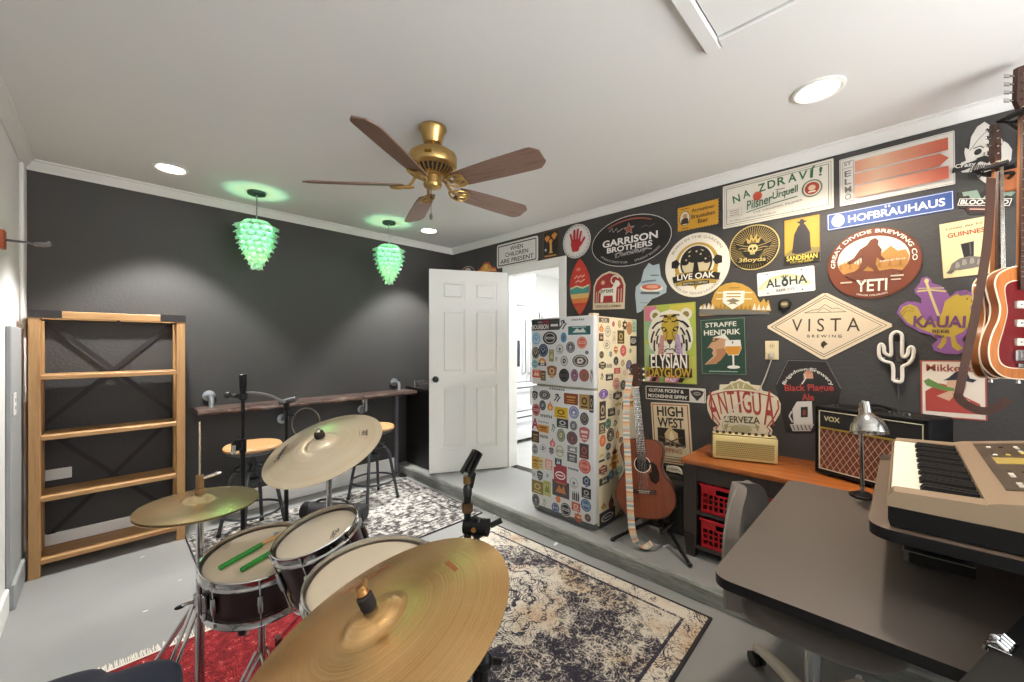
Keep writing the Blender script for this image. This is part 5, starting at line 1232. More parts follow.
# 5 goat arch
s = Sign('wall_sign', 'red arched sign with a white goat beside the surfboard sign', 'sign', (593.4, 291), (625, 289), (609, 271.6), (609.5, 309.6), [(-1, -1), (1, -1), (1, .25), (.82, .62), (.5, .86), (0, 1.0), (-.5, .86), (-.82, .62), (-1, .25)], '#d9c9ad')
s.poly([(-.9, -.66), (.9, -.66), (.9, .22), (.74, .55), (.44, .78), (0, .9), (-.44, .78), (-.74, .55), (-.9, .22)], '#a8292b')
for x in (.45, .62, .78): s.rect(x, -.3, .06, .7, '#d8b9a0')
for x in (-.66, -.78): s.rect(x, -.35, .05, .6, '#d8b9a0')
s.star(-.38, .42, .17, '#e3b98a', 8, .45)
s.poly([(-.62, -.02), (-.4, .12), (.2, .12), (.34, .35), (.42, .52), (.62, .45), (.72, .28), (.62, .18), (.5, .12), (.48, -.2), (.46, -.62), (.3, -.62), (.26, -.28), (-.3, -.28), (-.34, -.62), (-.5, -.62), (-.5, -.2)], '#ece4d4')
s.ring(.36, .52, .26, .24, .07, '#ece4d4', 20, 300); s.text('prost', -.1, -.06, .82, .27, '#2c5040', .03); s.text('DRINK LIKE A GERMAN', 0, -.83, 1.6, .12, '#4a3a30', .01); s.done()
# 6 big black oval
s = Sign('wall_sign', 'large black oval distillery sign with a red star', 'sign', (590.2, 247.6), (671.2, 231.6), (633, 215.2), (628, 267.6), 'oval', '#1f1d1d')
s.ring(0, 0, .985, .98, .018, '#c9c5bd'); s.star(.0, .46, .15, '#b8b0a6', inner=.42); s.star(0, .46, .125, '#a04a36', inner=.42)
s.text('GARRISON', 0, .04, 1.36, .28, '#e9e6e0', .045); s.text('BROTHERS', 0, -.24, 1.12, .22, '#e9e6e0', .045); s.line([(-.35, -.46), (-.2, -.36), (-.15, -.5), (0, -.42), (.1, -.5), (.2, -.38), (.25, -.5), (.4, -.4), (.55, -.46)], .025, '#a9a59c')
s.text('Distillery', .05, -.48, .8, .22, '#a9a59c', .0, 4, .3)
s.ring(0, 0, .85, .85, .03, '#a7523f', 50, 130); s.arc('HYE BLANCO COUNTY TX USA', 0, 0, .86, .86, 212, 268, .05, '#c9c5bd', .0, True); s.arc('STRAIGHT BOURBON', 0, 0, .86, .86, 280, 330, .05, '#c9c5bd', .0, True)
s.line([(-.5, .5), (-.42, .62), (-.4, .45), (-.3, .58), (-.28, .42), (-.15, .52)], .016, '#b9b5ad'); s.line([(.3, .4), (.4, .46), (.5, .38), (.62, .45)], .012, '#6b6763'); s.done()
# 7 state outline with lobster boat
s = px_sign('wall_sign', 'pale blue state shaped sign with a lobster on a plate', 'sign', [(649, 263), (653, 265.5), (659.3, 263.8), (660.8, 276), (666.8, 286), (666.2, 292.5), (657.5, 297), (652, 299), (646, 306), (641, 311.5), (637, 313), (635.4, 295), (636, 287), (641, 282), (644, 270)], '#a9b9bf', .003)
s.oval(.05, .0, .72, .16, '#e6dccb'); s.oval(.05, .04, .62, .12, '#cf5a3a'); s.oval(.1, .05, .4, .07, '#e59a7c'); s.rect(0, -.2, 1.2, .10, '#5c6468'); s.rect(.1, -.13, .6, .04, '#d8d4cb'); s.line([(-.6, .22), (-.2, .28), (.3, .3)], .1, '#6e7f88'); s.rect(.2, .5, .5, .05, '#5f7076'); s.rect(-.3, -.6, .5, .03, '#7f9097'); s.done()
# 8 live oak round
s = Sign('wall_sign', 'round cream and gold brewery sign with an oak tree', 'sign', (664, 267.9), (728.4, 260), (698.5, 233.7), (697, 298), 'oval', '#e4dccb')
s.arc('BORN IN THE GARDEN', 0, 0, .84, .84, 150, 30, .08, '#7a7264', 0); s.arc('TREES OF TEXAS LAGERED', 0, 0, .92, .92, 215, 325, .07, '#7a7264', 0, True)
GO = '#b8922f'; s.oval(0, .02, .68, .68, GO); s.oval(0, .05, .56, .58, '#e4dccb'); s.oval(0, .08, .50, .52, BK); s.oval(0, .06, .44, .44, '#c9b98f')
s.poly([(-.78, .18), (-.62, .25), (-.5, .1), (-.6, -.05), (-.78, -.02)], BK); s.poly([(.78, .18), (.62, .25), (.5, .1), (.6, -.05), (.78, -.02)], BK)
s.poly([(-.62, -.62), (-.1, -.55), (0, -.78), (.1, -.55), (.62, -.62), (.66, -.2), (-.66, -.2)], GO)
for x, y, q in ((-.25, .28, .17), (0, .36, .2), (.25, .28, .17), (-.34, .12, .13), (.34, .12, .13), (-.08, .2, .16), (.14, .18, .15)): s.oval(x, y, q, q * .8, '#1e1b17', n=14)
s.poly([(-.10, -.28), (-.05, .1), (-.2, .25), (.0, .15), (.2, .28), (.06, .08), (.12, -.28)], '#1e1b17'); 
for x, y in ((-.2, .3), (.15, .32), (.02, .42), (-.3, .18), (.3, .16)): s.oval(x, y, .03, .03, '#cbbb90', n=8)
s.poly([(-.74, -.32), (-.4, -.24), (0, -.21), (.4, -.24), (.74, -.32), (.70, -.52), (.38, -.46), (0, -.43), (-.38, -.46), (-.70, -.52)], BK)
s.text('LIVE OAK', 0, -.345, 1.16, .19, '#efe8d8', .03); s.rect(0, -.56, .84, .11, BK); s.text('BREWING COMPANY', 0, -.56, .78, .07, '#d8c89a', .01); s.done()
# 9 yellow stamp
zz = []
for k in range(14): zz += [(-1 + 2 * k / 14, 1), (-1 + 2 * (k + .5) / 14, .93)]
for k in range(8): zz += [(1, 1 - 2 * k / 8), (.96, 1 - 2 * (k + .5) / 8)]
for k in range(14): zz += [(1 - 2 * k / 14, -1), (1 - 2 * (k + .5) / 14, -.93)]
for k in range(8): zz += [(-1, -1 + 2 * k / 8), (-.96, -1 + 2 * (k + .5) / 8)]
s = Sign('wall_sign', 'small mustard yellow beer sign with a monk portrait and scalloped edge', 'sign', (677.2, 220.4), (718.4, 211.2), (697.3, 203.5), (698.4, 228.2), zz, '#c8952f')
s.oval(-.62, 0, .26, .58, '#d9cdb4'); s.ring(-.62, 0, .27, .6, .03, '#5c3d16'); s.oval(-.6, .18, .12, .2, '#b98a62', n=16); s.poly([(-.82, -.45), (-.42, -.45), (-.46, -.02), (-.6, .05), (-.78, -.05)], '#3a2b22')
s.text('Augustiner', .28, .46, 1.12, .38, '#4c2f14', .03); s.text('Braustuben', .28, .0, 1.12, .34, '#4c2f14', .03); s.text('Bier', .28, -.46, .5, .34, '#4c2f14', .03); s.rect(-.62, .78, .45, .05, '#4c2f14'); s.rect(-.62, -.8, .35, .06, '#6b4a1c'); s.done()
# 10 na zdravi
s = Sign('wall_sign', 'long cream sign with green toast lettering and red seal near the crown moulding', 'sign', (723.2, 208.1), (833.7, 183.2), (778, 172.8), (778.5, 218.4), col='#d8d2c4', corner=.02)
s.frame(.965, .92, .008, '#6f6a5e'); s.frame(.93, .84, .012, '#57625a')
for t_, x, y, r_ in (('N', -.72, .28, 9), ('A', -.52, .40, 8), ('Z', -.22, .52, 5), ('D', -.04, .57, 3), ('R', .14, .60, 2), ('A', .33, .62, 0), ('V', .51, .61, -2), ('I', .655, .60, -3), ('!', .80, .60, -4)):
    s.text(t_, x, y, .145 if t_ not in 'I!' else .05, .36, GRN, .03, r_)
s.line([(.66, .78), (.70, .9)], .03, GRN)
s.oval(-.30, .18, .085, .2, '#cf4a35', n=24); s.text('Pilsner', -.27, -.10, .50, .42, '#3b6a4d', .02, 6, .2); s.text('Urquell', .21, .03, .46, .40, '#3b6a4d', .02, 6, .2); s.line([(-.52, -.46), (0, -.30), (.42, -.22)], .018, '#3b6a4d')
s.oval(.66, -.02, .17, .36, '#5e6f58'); s.oval(.66, -.02, .145, .31, '#d6cab0'); s.oval(.66, -.02, .12, .255, '#b33a2b'); s.oval(.66, 0, .06, .12, '#d6b48e', n=16); s.rect(.66, -.16, .12, .05, '#e6dac4')
s.frame(1, 1, .004, '#bdb6a6'); s.rect(-.76, -.36, .30, .36, '#b9ae98'); s.rect(-.76, -.36, .285, .32, '#d8d2c4')
for y in (-.26, -.36, -.46): s.rect(-.76, y, .2, .03, '#a0746a')
s.text('THE ORIGINAL PILSNER', .06, -.48, .9, .08, '#7b7668', 0, 4); s.text('PLZEN CZECH REPUBLIC', -.4, -.72, .9, .07, '#7b7668', 0); s.rect(.12, .25, .16, .04, '#8a8574'); s.done()
# 11 3 floyds
s = Sign('wall_sign', 'round black and gold sign with winged skull and sun rays', 'sign', (729, 249.3), (780.6, 244.4), (754.3, 225), (753.5, 271.2), 'oval', '#1e1a16')
Gd = '#ab9350'; s.ring(0, 0, .98, .98, .05, '#c4ad68')
for k in range(60): a = 2 * pi * k / 60; s.line([(.45 * cos(a), .45 * sin(a)), (.90 * cos(a), .90 * sin(a))], .022, Gd)
s.oval(0, -.1, .42, .40, '#1e1a16'); s.poly([(-.1, .05), (-.72, .25), (-.66, .02), (-.58, -.1), (-.42, -.12), (-.30, -.28), (-.1, -.2)], '#1a1612'); s.poly([(.1, .05), (.72, .25), (.66, .02), (.58, -.1), (.42, -.12), (.30, -.28), (.1, -.2)], '#1a1612')
for sg in (-1, 1): s.line([(sg * .14, .02), (sg * .45, .1), (sg * .68, .2)], .03, Gd); s.line([(sg * .16, -.08), (sg * .42, -.02), (sg * .58, -.04)], .03, Gd); s.line([(sg * .15, -.16), (sg * .36, -.14)], .03, Gd)
s.oval(0, -.06, .19, .19, '#cdb771'); s.rect(0, -.25, .18, .14, '#cdb771'); s.oval(-.075, -.07, .055, .06, BK, n=12); s.oval(.075, -.07, .055, .06, BK, n=12); s.poly([(-.03, -.17), (.03, -.17), (0, -.11)], BK)
for x in (-.05, 0, .05): s.rect(x, -.27, .015, .1, BK)
s.rect(0, .13, .36, .05, BK)
s.poly([(-.22, .16), (-.3, .42), (-.14, .3), (-.12, .56), (0, .34), (.12, .56), (.14, .3), (.3, .42), (.22, .16)], '#b89c4e'); s.poly([(-.12, .16), (-.08, .34), (0, .22), (.08, .34), (.12, .16)], '#7a6228')
s.rect(0, -.58, 1.15, .28, '#1e1a16'); s.text('3floyds', 0, -.57, 1.05, .24, '#c9b05e', .03); s.done()
# 12 caped figure
s = Sign('wall_sign', 'yellow port wine sign with a dark caped figure in a hat', 'sign', (784.3, 243), (820.1, 237.5), (801.7, 217.2), (802.8, 262.8), col='#c39335', corner=.01)
s.poly([(-1, -.55), (-.6, -.35), (0, -.3), (1, -.4), (1, -.62), (-1, -.62)], '#8a7a3a'); s.rect(0, -.81, 2, .38, '#1b1714')
s.poly([(-.55, -.5), (-.42, .3), (-.18, .66), (.2, .68), (.46, .3), (.52, -.5), (.1, -.58), (-.3, -.58)], '#2a2427'); s.oval(.02, .74, .14, .11, '#2a2427', n=16); s.oval(.02, .80, .28, .05, '#2a2427', n=20); s.rect(.02, .86, .2, .12, '#2a2427')
s.text('SANDEMAN', 0, -.74, 1.72, .22, '#e6cf45', .03); s.text('PORT AND SHERRY', 0, -.92, 1.3, .10, '#d2b93c', .01); s.frame(1, 1, .025, '#3a2c16'); s.done()
# 13 aloha plate
s = Sign('wall_sign', 'white licence plate sign with pineapple and pale rainbow', 'sign', (757.6, 285.2), (814.9, 277.9), (785.9, 269.4), (786.8, 293.6), col='#e2dfd8', corner=.06)
for k, c in enumerate(('#e3c98a', '#e6d9a6', '#ccd6c0')): s.ring(-.05, -1.0, 1.0 - .09 * k, 1.62 - .16 * k, .09, c, 22, 158)
s.text('AL', -.42, .0, .52, .72, '#2d3a38', .03); s.text('HA', .46, .04, .60, .72, '#2d3a38', .03); s.oval(.0, -.06, .12, .34, '#2d3a38', n=20); s.oval(.0, -.06, .05, .12, '#e2dfd8', n=10)
for a in (-40, -15, 15, 40): s.line([(0, .22), (.2 * sin(R(a)), .22 + .35 * cos(R(a)))], .035, '#2d3a38')
s.text('BEER CO', .0, -.66, .62, .2, '#2d3a38', .01); s.text('HAWAII', 0, .80, .4, .13, '#8a8a84', .01)
for x in (-.62, .58):
    for y in (.8, -.8): s.oval(x, y, .03, .07, '#5a5a58', n=10)
s.done()
# 14 half sun with pines
o_ = [(700, 316), (701.2, 307), (703.5, 304), (706, 309), (708.5, 303), (711.8, 306), (711.8, 301), (714.5, 293), (719.5, 287), (726, 283.6), (734.3, 282.3), (742, 283.8), (749, 287.4), (754.6, 292.4), (757.2, 298), (760.5, 303), (764, 298.5), (766, 303), (768.5, 300), (771.4, 311)]
s = px_sign('wall_sign', 'half round sunset sign with white pine trees and a crest', 'sign', o_, '#c39a45', .004)
for a, b, c in ((.35, .42, '#e6d7ac'), (-.02, .05, '#e6d7ac')): s.rect(0, (a + b) / 2, 1.0, b - a, c)
s.poly([(-1, -1), (-.97, -.6), (-.3, -.55), (.3, -.6), (.97, -.72), (1, -.85)], '#6f6d62')
for k in range(17): x = -.94 + k * .118; h_ = .24 + .16 * abs(sin(k * 2.3)); s.poly([(x - .055, -.62), (x + .055, -.62), (x, -.62 + h_)], '#dcd6c4' if abs(x) > .58 else '#a97d2c')
s.poly([(-.30, .48), (.30, .48), (.30, -.2), (.0, -.62), (-.30, -.2)], '#e9e2cf'); s.rect(0, .32, .4, .07, '#b58a35'); s.rect(0, .14, .4, .07, '#b58a35'); s.poly([(-.2, -.1), (0, .05), (.2, -.1), (.06, -.2), (.14, -.34), (0, -.28), (-.14, -.34), (-.06, -.2)], '#8a7a58'); s.rect(0, .66, .3, .04, '#6f5520'); s.done()
# 15 little round cap
t = thing('bottle_cap_magnet', 'small black round cap on the wall between pine sign and diamond sign', 'ornament', on_x(785, 304.3, XS)); F = frame((0, 0, 0), (-1, 0, 0))
f = MB(); f.lathe([(0, 0), (.033, 0), (.034, .012), (.028, .022), (.02, .0225), (0, .0225)], plain('#1a1817', .4), F, 32); f.build('rim', t)
f = MB(); A = Art(f, Matrix(((0, 0, -1, -.0225), (-1, 0, 0, 0), (0, 1, 0, 0), (0, 0, 0, 1))), .022, .022, .0004); A.oval(0, 0, .9, .9, '#7d6c45'); A.rect(0, 0, 1.3, .5, '#b9a878'); A.rect(0, .6, .7, .2, '#4c4330'); A.rect(0, -.6, .7, .2, '#4c4330'); f.build('face', t)
# 16 flag like arrows
s = Sign('wall_sign', 'large white framed sign with three orange red arrow stripes', 'sign', (839.7, 183.5), (954.8, 157.3), (896.5, 145.6), (898, 195.3), col='#d6d2ca', corner=.025)
s.frame(.985, .965, .008, '#7f7a74'); s.rect(-.83, 0, .225, 1.74, '#8f8983'); s.rect(-.83, 0, .205, 1.68, '#d6d2ca')
def grad(cx, cy, w, h, tipped):
    n = 24
    for k in range(n):
        x0 = cx - w / 2 + w * k / n; x1 = x0 + w / n; q = abs(k / (n - 1) - .25); c0 = (0xe2, 0xb0, 0x8c); c1 = (0xc9, 0x58, 0x3c); u = min(1, q * 1.35); c = '#%02x%02x%02x' % tuple(int(a + (b - a) * u) for a, b in zip(c0, c1))
        s.poly([(x0, cy - h / 2), (x1, cy - h / 2), (x1, cy + h / 2), (x0, cy + h / 2)], c)
    if tipped: s.poly([(cx + w / 2 - .14, cy + h / 2 + .01), (cx + w / 2 + .01, cy + h / 2 + .01), (cx + w / 2 + .01, cy)], '#d6d2ca'); s.poly([(cx + w / 2 - .14, cy - h / 2 - .01), (cx + w / 2 + .01, cy - h / 2 - .01), (cx + w / 2 + .01, cy)], '#d6d2ca')
for y, tp in ((.55, 0), (0, 1), (-.55, 0)): grad(.10, y, 1.60, .47, tp)
s.text('ST', -.83, .70, .14, .14, '#6b6662', .03); s.rect(-.83, .52, .2, .025, '#8f8983')
for c, y in (('E', .28), ('L', -.05), ('M', -.38), ('O', -.70)): s.text(c, -.83, y, .13, .25, '#6b6662', .03)
s.done()
# 17 blue banner
s = Sign('wall_sign', 'long blue beer hall sign with white lettering and round crest', 'sign', (827.2, 223), (954, 199.8), (890.5, 202.6), (891, 220.6), col='#34508f', corner=.03)
s.frame(.985, .91, .010, '#dfe2ea'); s.oval(-.80, .02, .115, .74, '#e2e2e2'); s.text('HB', -.80, -.16, .11, .62, '#5b6472', .02); s.poly([(-.86, .38), (-.83, .55), (-.8, .42), (-.77, .55), (-.74, .38)], '#8a8d94')
s.text('HOFBRAUHAUS', .13, -.04, 1.50, .86, '#eceef2', .035)
for x in (.005, .06): s.oval(x, .62, .016, .13, '#eceef2', n=10)
s.done()
# 18 bearded gnome face
o_ = [(984.5, 122), (991, 126.5), (998, 134), (1003, 141), (1008, 144), (1012, 150), (1011, 160), (1006, 166), (998, 168), (996, 177), (990, 182), (986, 183.6), (978, 178), (974, 172), (962, 172.6), (959.2, 169), (961, 163), (966, 161), (964.3, 153), (965, 148), (969, 149.5), (971, 137), (977, 127)]
s = px_sign('wall_sign', 'white cut out sign of a bearded face with pointed hood', 'sign', o_, '#cfcac2', .004)
s.line([(-.62, .05), (-.5, .38), (-.3, .68), (0, .90), (.22, .74), (.42, .42), (.5, .3)], .025, BK)
s.oval(-.28, .02, .14, .10, BK, n=18); s.oval(.24, .10, .15, .10, BK, n=18); s.line([(-.52, .12), (-.3, .2), (-.12, .14)], .05, BK); s.line([(.06, .22), (.3, .32), (.5, .24)], .05, BK)
for k in range(9): x = -.25 + .07 * k; s.line([(x, -.38), (x + .03 * sin(k * 2), -.62), (x * .7 + .02, -.86 + .03 * (k % 3))], .035, BK)
s.poly([(-.2, -.18), (.05, -.1), (.4, -.16), (.3, -.34), (.02, -.28), (-.2, -.36)], BK); s.poly([(-.98, -.5), (-.3, -.28), (-.05, -.16), (-.08, -.38), (-.45, -.56), (-.92, -.68)], BK); s.text('Crazy', -.52, -.42, .78, .17, '#e6e2da', .02, 14); s.line([(-.02, .0), (.02, -.12)], .05, '#7b756e'); s.done()
# 19 dragon sign
o_ = [(957.6, 192), (965, 193.5), (973, 197), (980, 194), (989, 188), (999, 187), (1012, 189), (1014, 206), (1004, 209), (998, 214), (968.6, 214.8), (965, 208.5), (957.8, 207.8), (957.8, 199)]
s = px_sign('wall_sign', 'small dark sign with green dragon wings above white block lettering', 'sign', o_, '#2a2724', .004)
for sg, x0 in ((-1, -.35), (1, .35)):
    s.poly([(x0 * .4, .1), (x0 * 1.2, .75), (x0 * 2.7, .6), (x0 * 2.4, .3), (x0 * 1.9, .38), (x0 * 1.5, .12), (x0 * 1.0, .2)], '#7d9683')
s.poly([(-.12, .1), (0, .62), (.12, .5), (.1, .1)], '#8aa690'); s.rect(-.02, -.1, 1.86, .50, '#e2ddd3'); s.rect(-.02, -.1, 1.80, .42, '#2a2724'); s.text('BLOO-BLAD', -.02, -.1, 1.7, .34, '#e6e1d7', .04); s.rect(.05, -.6, 1.2, .34, '#4c2622'); s.rect(.05, -.6, 1.0, .06, '#d8b3a0'); s.done()
# 20 stout glass poster
s = Sign('wall_sign', 'cream poster of a dark stout glass carried on a tortoise shell', 'sign', (941.2, 251.7), (993.2, 244), (966.5, 219.5), (968, 275.8), col='#d8c696', corner=.01)
s.frame(1, 1, .02, '#a6905c'); s.text('Lovely day for a', .08, .78, 1.62, .115, '#4a4134', .02, 2); s.text('GUINNESS', .10, .54, 1.62, .17, '#a93327', .04, 2)
s.poly([(-.26, .28), (.34, .32), (.28, -.34), (-.16, -.36)], '#c9bda0'); s.poly([(-.22, .18), (.30, .22), (.25, -.32), (-.13, -.34)], '#211a1a'); s.poly([(-.26, .28), (.34, .32), (.31, .2), (-.23, .16)], '#cbb88e'); s.rect(.14, -.05, .05, .42, '#5c5350')
s.poly([(-.74, -.72), (-.62, -.50), (-.3, -.34), (.1, -.30), (.5, -.38), (.72, -.56), (.66, -.70), (.2, -.74), (-.3, -.76)], '#6d685f')
for x, y in ((-.42, -.55), (-.15, -.48), (.15, -.46), (.42, -.53)): s.poly([(x - .12, y - .08), (x - .06, y + .09), (x + .07, y + .09), (x + .12, y - .08), (x, y - .14)], '#8f897e'); s.line([(x - .12, y - .1), (x - .05, y + .1), (x + .08, y + .1)], .02, '#34302b')
s.poly([(-.74, -.72), (-.88, -.82), (-.66, -.84), (-.5, -.74)], '#5b564e'); s.poly([(.5, -.72), (.62, -.86), (.40, -.84)], '#5b564e'); s.done()
# 21 yeti oval
s = Sign('wall_sign', 'large brown oval sign with a walking big foot silhouette before mountains', 'sign', (826, 266), (920.7, 257), (876, 229.2), (871, 300.5), 'oval', '#76391f')
s.oval(0, .12, .76, .64, '#e6dbc0')
s.poly([(-.74, .02), (-.5, .1), (-.3, .0), (-.05, .12), (.2, .26), (.38, .44), (.52, .28), (.68, .30), (.75, .12), (.73, -.08), (.62, -.26), (.4, -.42), (-.4, -.42), (-.62, -.26), (-.72, -.1)], '#bd8338')
for k in range(20): x = -.68 + k * .07; h_ = .12 + .10 * abs(sin(k * 1.9)); s.poly([(x - .035, -.12), (x + .035, -.12), (x, h_ - .02)], '#bd8338' if k % 3 else '#a86f2a')
s.poly([(-.62, -.26), (-.3, -.18), (.1, -.24), (.4, -.20), (.62, -.26), (.4, -.44), (0, -.52), (-.4, -.44)], '#76391f')
Y = '#733619'; s.poly([(-.04, .66), (.06, .70), (.13, .62), (.12, .5), (.2, .36), (.18, .2), (.27, .08), (.22, .02), (.10, .16), (.08, -.04), (.14, -.2), (.22, -.3), (.08, -.32), (.02, -.16), (-.08, -.06), (-.2, -.2), (-.36, -.30), (-.42, -.24), (-.28, -.12), (-.22, .06), (-.22, .22), (-.34, .10), (-.50, .02), (-.54, .10), (-.40, .18), (-.26, .42), (-.12, .52)], Y)
s.text('YETI', .0, -.62, .66, .34, '#e9e0cc', .03); s.text('Imperial Stout', .42, .04, .52, .07, '#e9e0cc', .01, 3, .3)
s.arc('GREAT DIVIDE BREWING CO', 0, .06, .81, .79, 188, -6, .10, '#e9e0cc', .03); s.arc('DENVER COLORADO', 0, 0, .93, .93, 250, 292, .05, '#e9e0cc', .01, True); s.rect(-.55, -.5, .26, .04, '#d8c3a8'); s.rect(.52, -.40, .26, .04, '#d8c3a8'); s.rect(.50, -.50, .2, .03, '#d8c3a8'); s.ring(0, 0, .99, .99, .012, '#5c2a14'); s.done()
# 22 diamond
s = Sign('wall_sign', 'big cream diamond brewery sign with mountain outline', 'sign', (767.7, 327.2), (892, 325.5), (824.3, 293.2), (824.6, 359), [(-1, -.04), (-1, .04), (-.93, .1), (-.04, 1), (.04, 1), (.93, .1), (1, .04), (1, -.04), (.93, -.1), (.04, -1), (-.04, -1), (-.93, -.1)], '#dccbae')
for q, w_ in ((.93, .010), (.86, .010)): s.line([(-q, 0), (0, q), (q, 0), (0, -q), (-q, 0)], w_ * 1.4, '#4a3a28')
s.line([(-.34, .42), (-.2, .50), (-.1, .52), (0, .66), (.12, .52), (.2, .54), (.34, .42), (-.34, .42)], .011, '#4a3a28'); s.line([(-.12, .44), (-.02, .56), (.1, .44)], .009, '#4a3a28')
s.text('V I S T A', 0, .04, 1.10, .40, '#40321f', .0); s.text('B R E W I N G', 0, -.30, .56, .09, '#40321f', .015); s.poly([(-.045, -.50), (.0, -.44), (.03, -.5), (.06, -.53), (.01, -.6), (-.01, -.68), (-.05, -.58)], '#40321f'); s.done()
# 23 rooster
o_ = [(896.8, 313), (900, 305.5), (907, 301.5), (916, 301.8), (921.5, 303.5), (921, 298), (915, 293), (914.5, 289), (919.5, 283.5), (921.5, 278), (926.5, 276.6), (931, 279), (932, 283), (941, 286), (946, 290.5), (950, 296.5), (956, 291.5), (966, 290), (973.5, 294), (976.5, 302), (974, 310), (975, 318), (972, 327), (965, 335.5), (962, 340), (966, 345), (967, 350.5), (957, 354.5), (944, 353.5), (934, 350.5), (932, 345), (938, 340), (931, 335), (920, 332), (907, 325)]
s = px_sign('wall_sign', 'purple and yellow rooster shaped brewery sign with a sword', 'sign', o_, '#8a5a97', .005)
def L(*p): return [s.local(*q) for q in p]
YE = '#c2a532'
s.poly(L((899.5, 313), (903, 307), (910, 304.2), (917, 307), (921, 314), (925, 320), (938, 322), (942, 312), (945, 301), (952, 296.5), (958, 293.5), (966, 293), (972, 297), (973, 303), (970, 307), (971.5, 314), (970, 324), (963, 332), (952, 337), (936, 335), (921, 329), (908, 323)), YE)
s.poly(L((943, 334), (947, 334), (946, 343), (941, 349), (937, 347), (941, 342)), YE); s.poly(L((950, 335), (954, 334), (957, 343), (963, 348), (958, 351), (952, 347)), YE); s.oval(*s.local(926.5, 281), .06, .06, '#d3c27a'); s.line(L((926.5, 283), (931, 296), (939, 317)), .07, '#d3c27a'); s.line(L((917, 291.5), (931, 290), (946, 291.5)), .06, '#d3c27a'); s.line(L((918, 288.5), (944, 288)), .03, '#d3c27a')
s.line(L((901, 318), (906, 311), (914, 311)), .02, '#8a7420'); s.line(L((900.5, 314), (907, 307), (915, 309)), .02, '#8a7420'); s.oval(*s.local(967, 299), .02, .02, BK, n=8); s.poly(L((971, 299), (975.5, 301), (971, 302.5)), '#7d6620'); s.poly(L((957, 293), (960, 290.5), (964, 292), (967, 290.8), (969, 294.5), (960, 296)), '#7b4b86')
c0 = s.local(938.5, 322.5); s.text('KAUAI', c0[0], c0[1] + .02, 1.30, .30, '#6d3d70', .05); c0 = s.local(941, 331.2); s.text('BEER', c0[0], c0[1], .44, .08, '#4c3040', .03); c0 = s.local(940, 336.5); s.text('CO.', c0[0], c0[1] + .01, .26, .07, '#4c3040', .03); s.done()
# 24 neon cactus
t = thing('neon_cactus', 'white cactus shaped neon light on the wall beside the rooster sign', 'neon sign', on_x(896.7, 356, XS))
def wl(px, py): q = on_x(px, py, XS) - t.location; return (-.022, q.y, q.z)
M_NEON = plain('#e8e4da', .3)
f = MB()
f.tube(spline([wl(*p) for p in ((893.2, 380.5), (892.5, 364.5), (884, 361), (879.6, 356), (879.3, 347), (881.5, 344), (884, 347), (884.5, 352), (888, 355), (891.3, 354), (891, 338), (893, 333.4), (896.9, 331.8), (901, 334), (902.2, 339), (902.2, 355), (905.5, 356.5), (908, 353), (908.6, 349), (911, 346.8), (913.4, 349.5), (912.8, 357), (909, 363), (903.2, 366), (902.2, 368), (901.5, 381), (893.2, 380.5))], 5), .0085, M_NEON, 10); f.build('tube', t)
f = MB()
for px, py in ((884, 358), (908, 360), (896.9, 334), (897, 379)): a = wl(px, py); f.cyl((0, a[1], a[2]), (-.02, a[1], a[2]), .006, plain('#8f8c86', .4), seg=8)
f.build('standoff', t)
f = MB(); a0 = wl(897.5, 381); a1 = wl(898.5, 399); f.tube(spline([a0, (-.012, a0[1] - .005, a0[2] - .05), (-.01, a1[1], a1[2])], 5), .003, plain('#4a4844', .5), 6); f.build('cord', t)
# 25 man drinking
s = Sign('wall_sign', 'red bordered sign of a man in a dark hat with a green bottle', 'sign', (920.6, 388), (987, 391), (953, 361.2), (953, 419), col='#dcd2c2', corner=.02)
s.frame(1, 1, .055, '#b04a38'); s.text('Mikkeller', .02, .74, 1.66, .25, '#9a3a2f', .03)
s.poly([(-.85, -.1), (-.4, .2), (.1, .1), (.3, -.2), (.8, -.45), (.85, -.8), (-.85, -.8)], '#b33c30'); s.oval(.12, .18, .30, .34, '#d0a382', n=24); s.poly([(-.28, .30), (-.1, .42), (.1, .62), (.45, .58), (.52, .40), (.72, .36), (.6, .26), (.2, .34)], '#26293a'); s.poly([(-.9, .26), (-.75, .36), (-.3, .12), (.05, .05), (.05, -.06), (-.3, -.04), (-.8, .1)], '#5f8a3c'); s.poly([(-.5, -.25), (-.1, -.05), (.05, -.2), (-.1, -.4)], '#d0a382'); s.poly([(.2, -.2), (.5, -.35), (.6, -.6), (.2, -.5)], '#d0a382'); s.text('UNTS!', .55, -.89, .55, .10, '#e6dccb', .03); s.done()
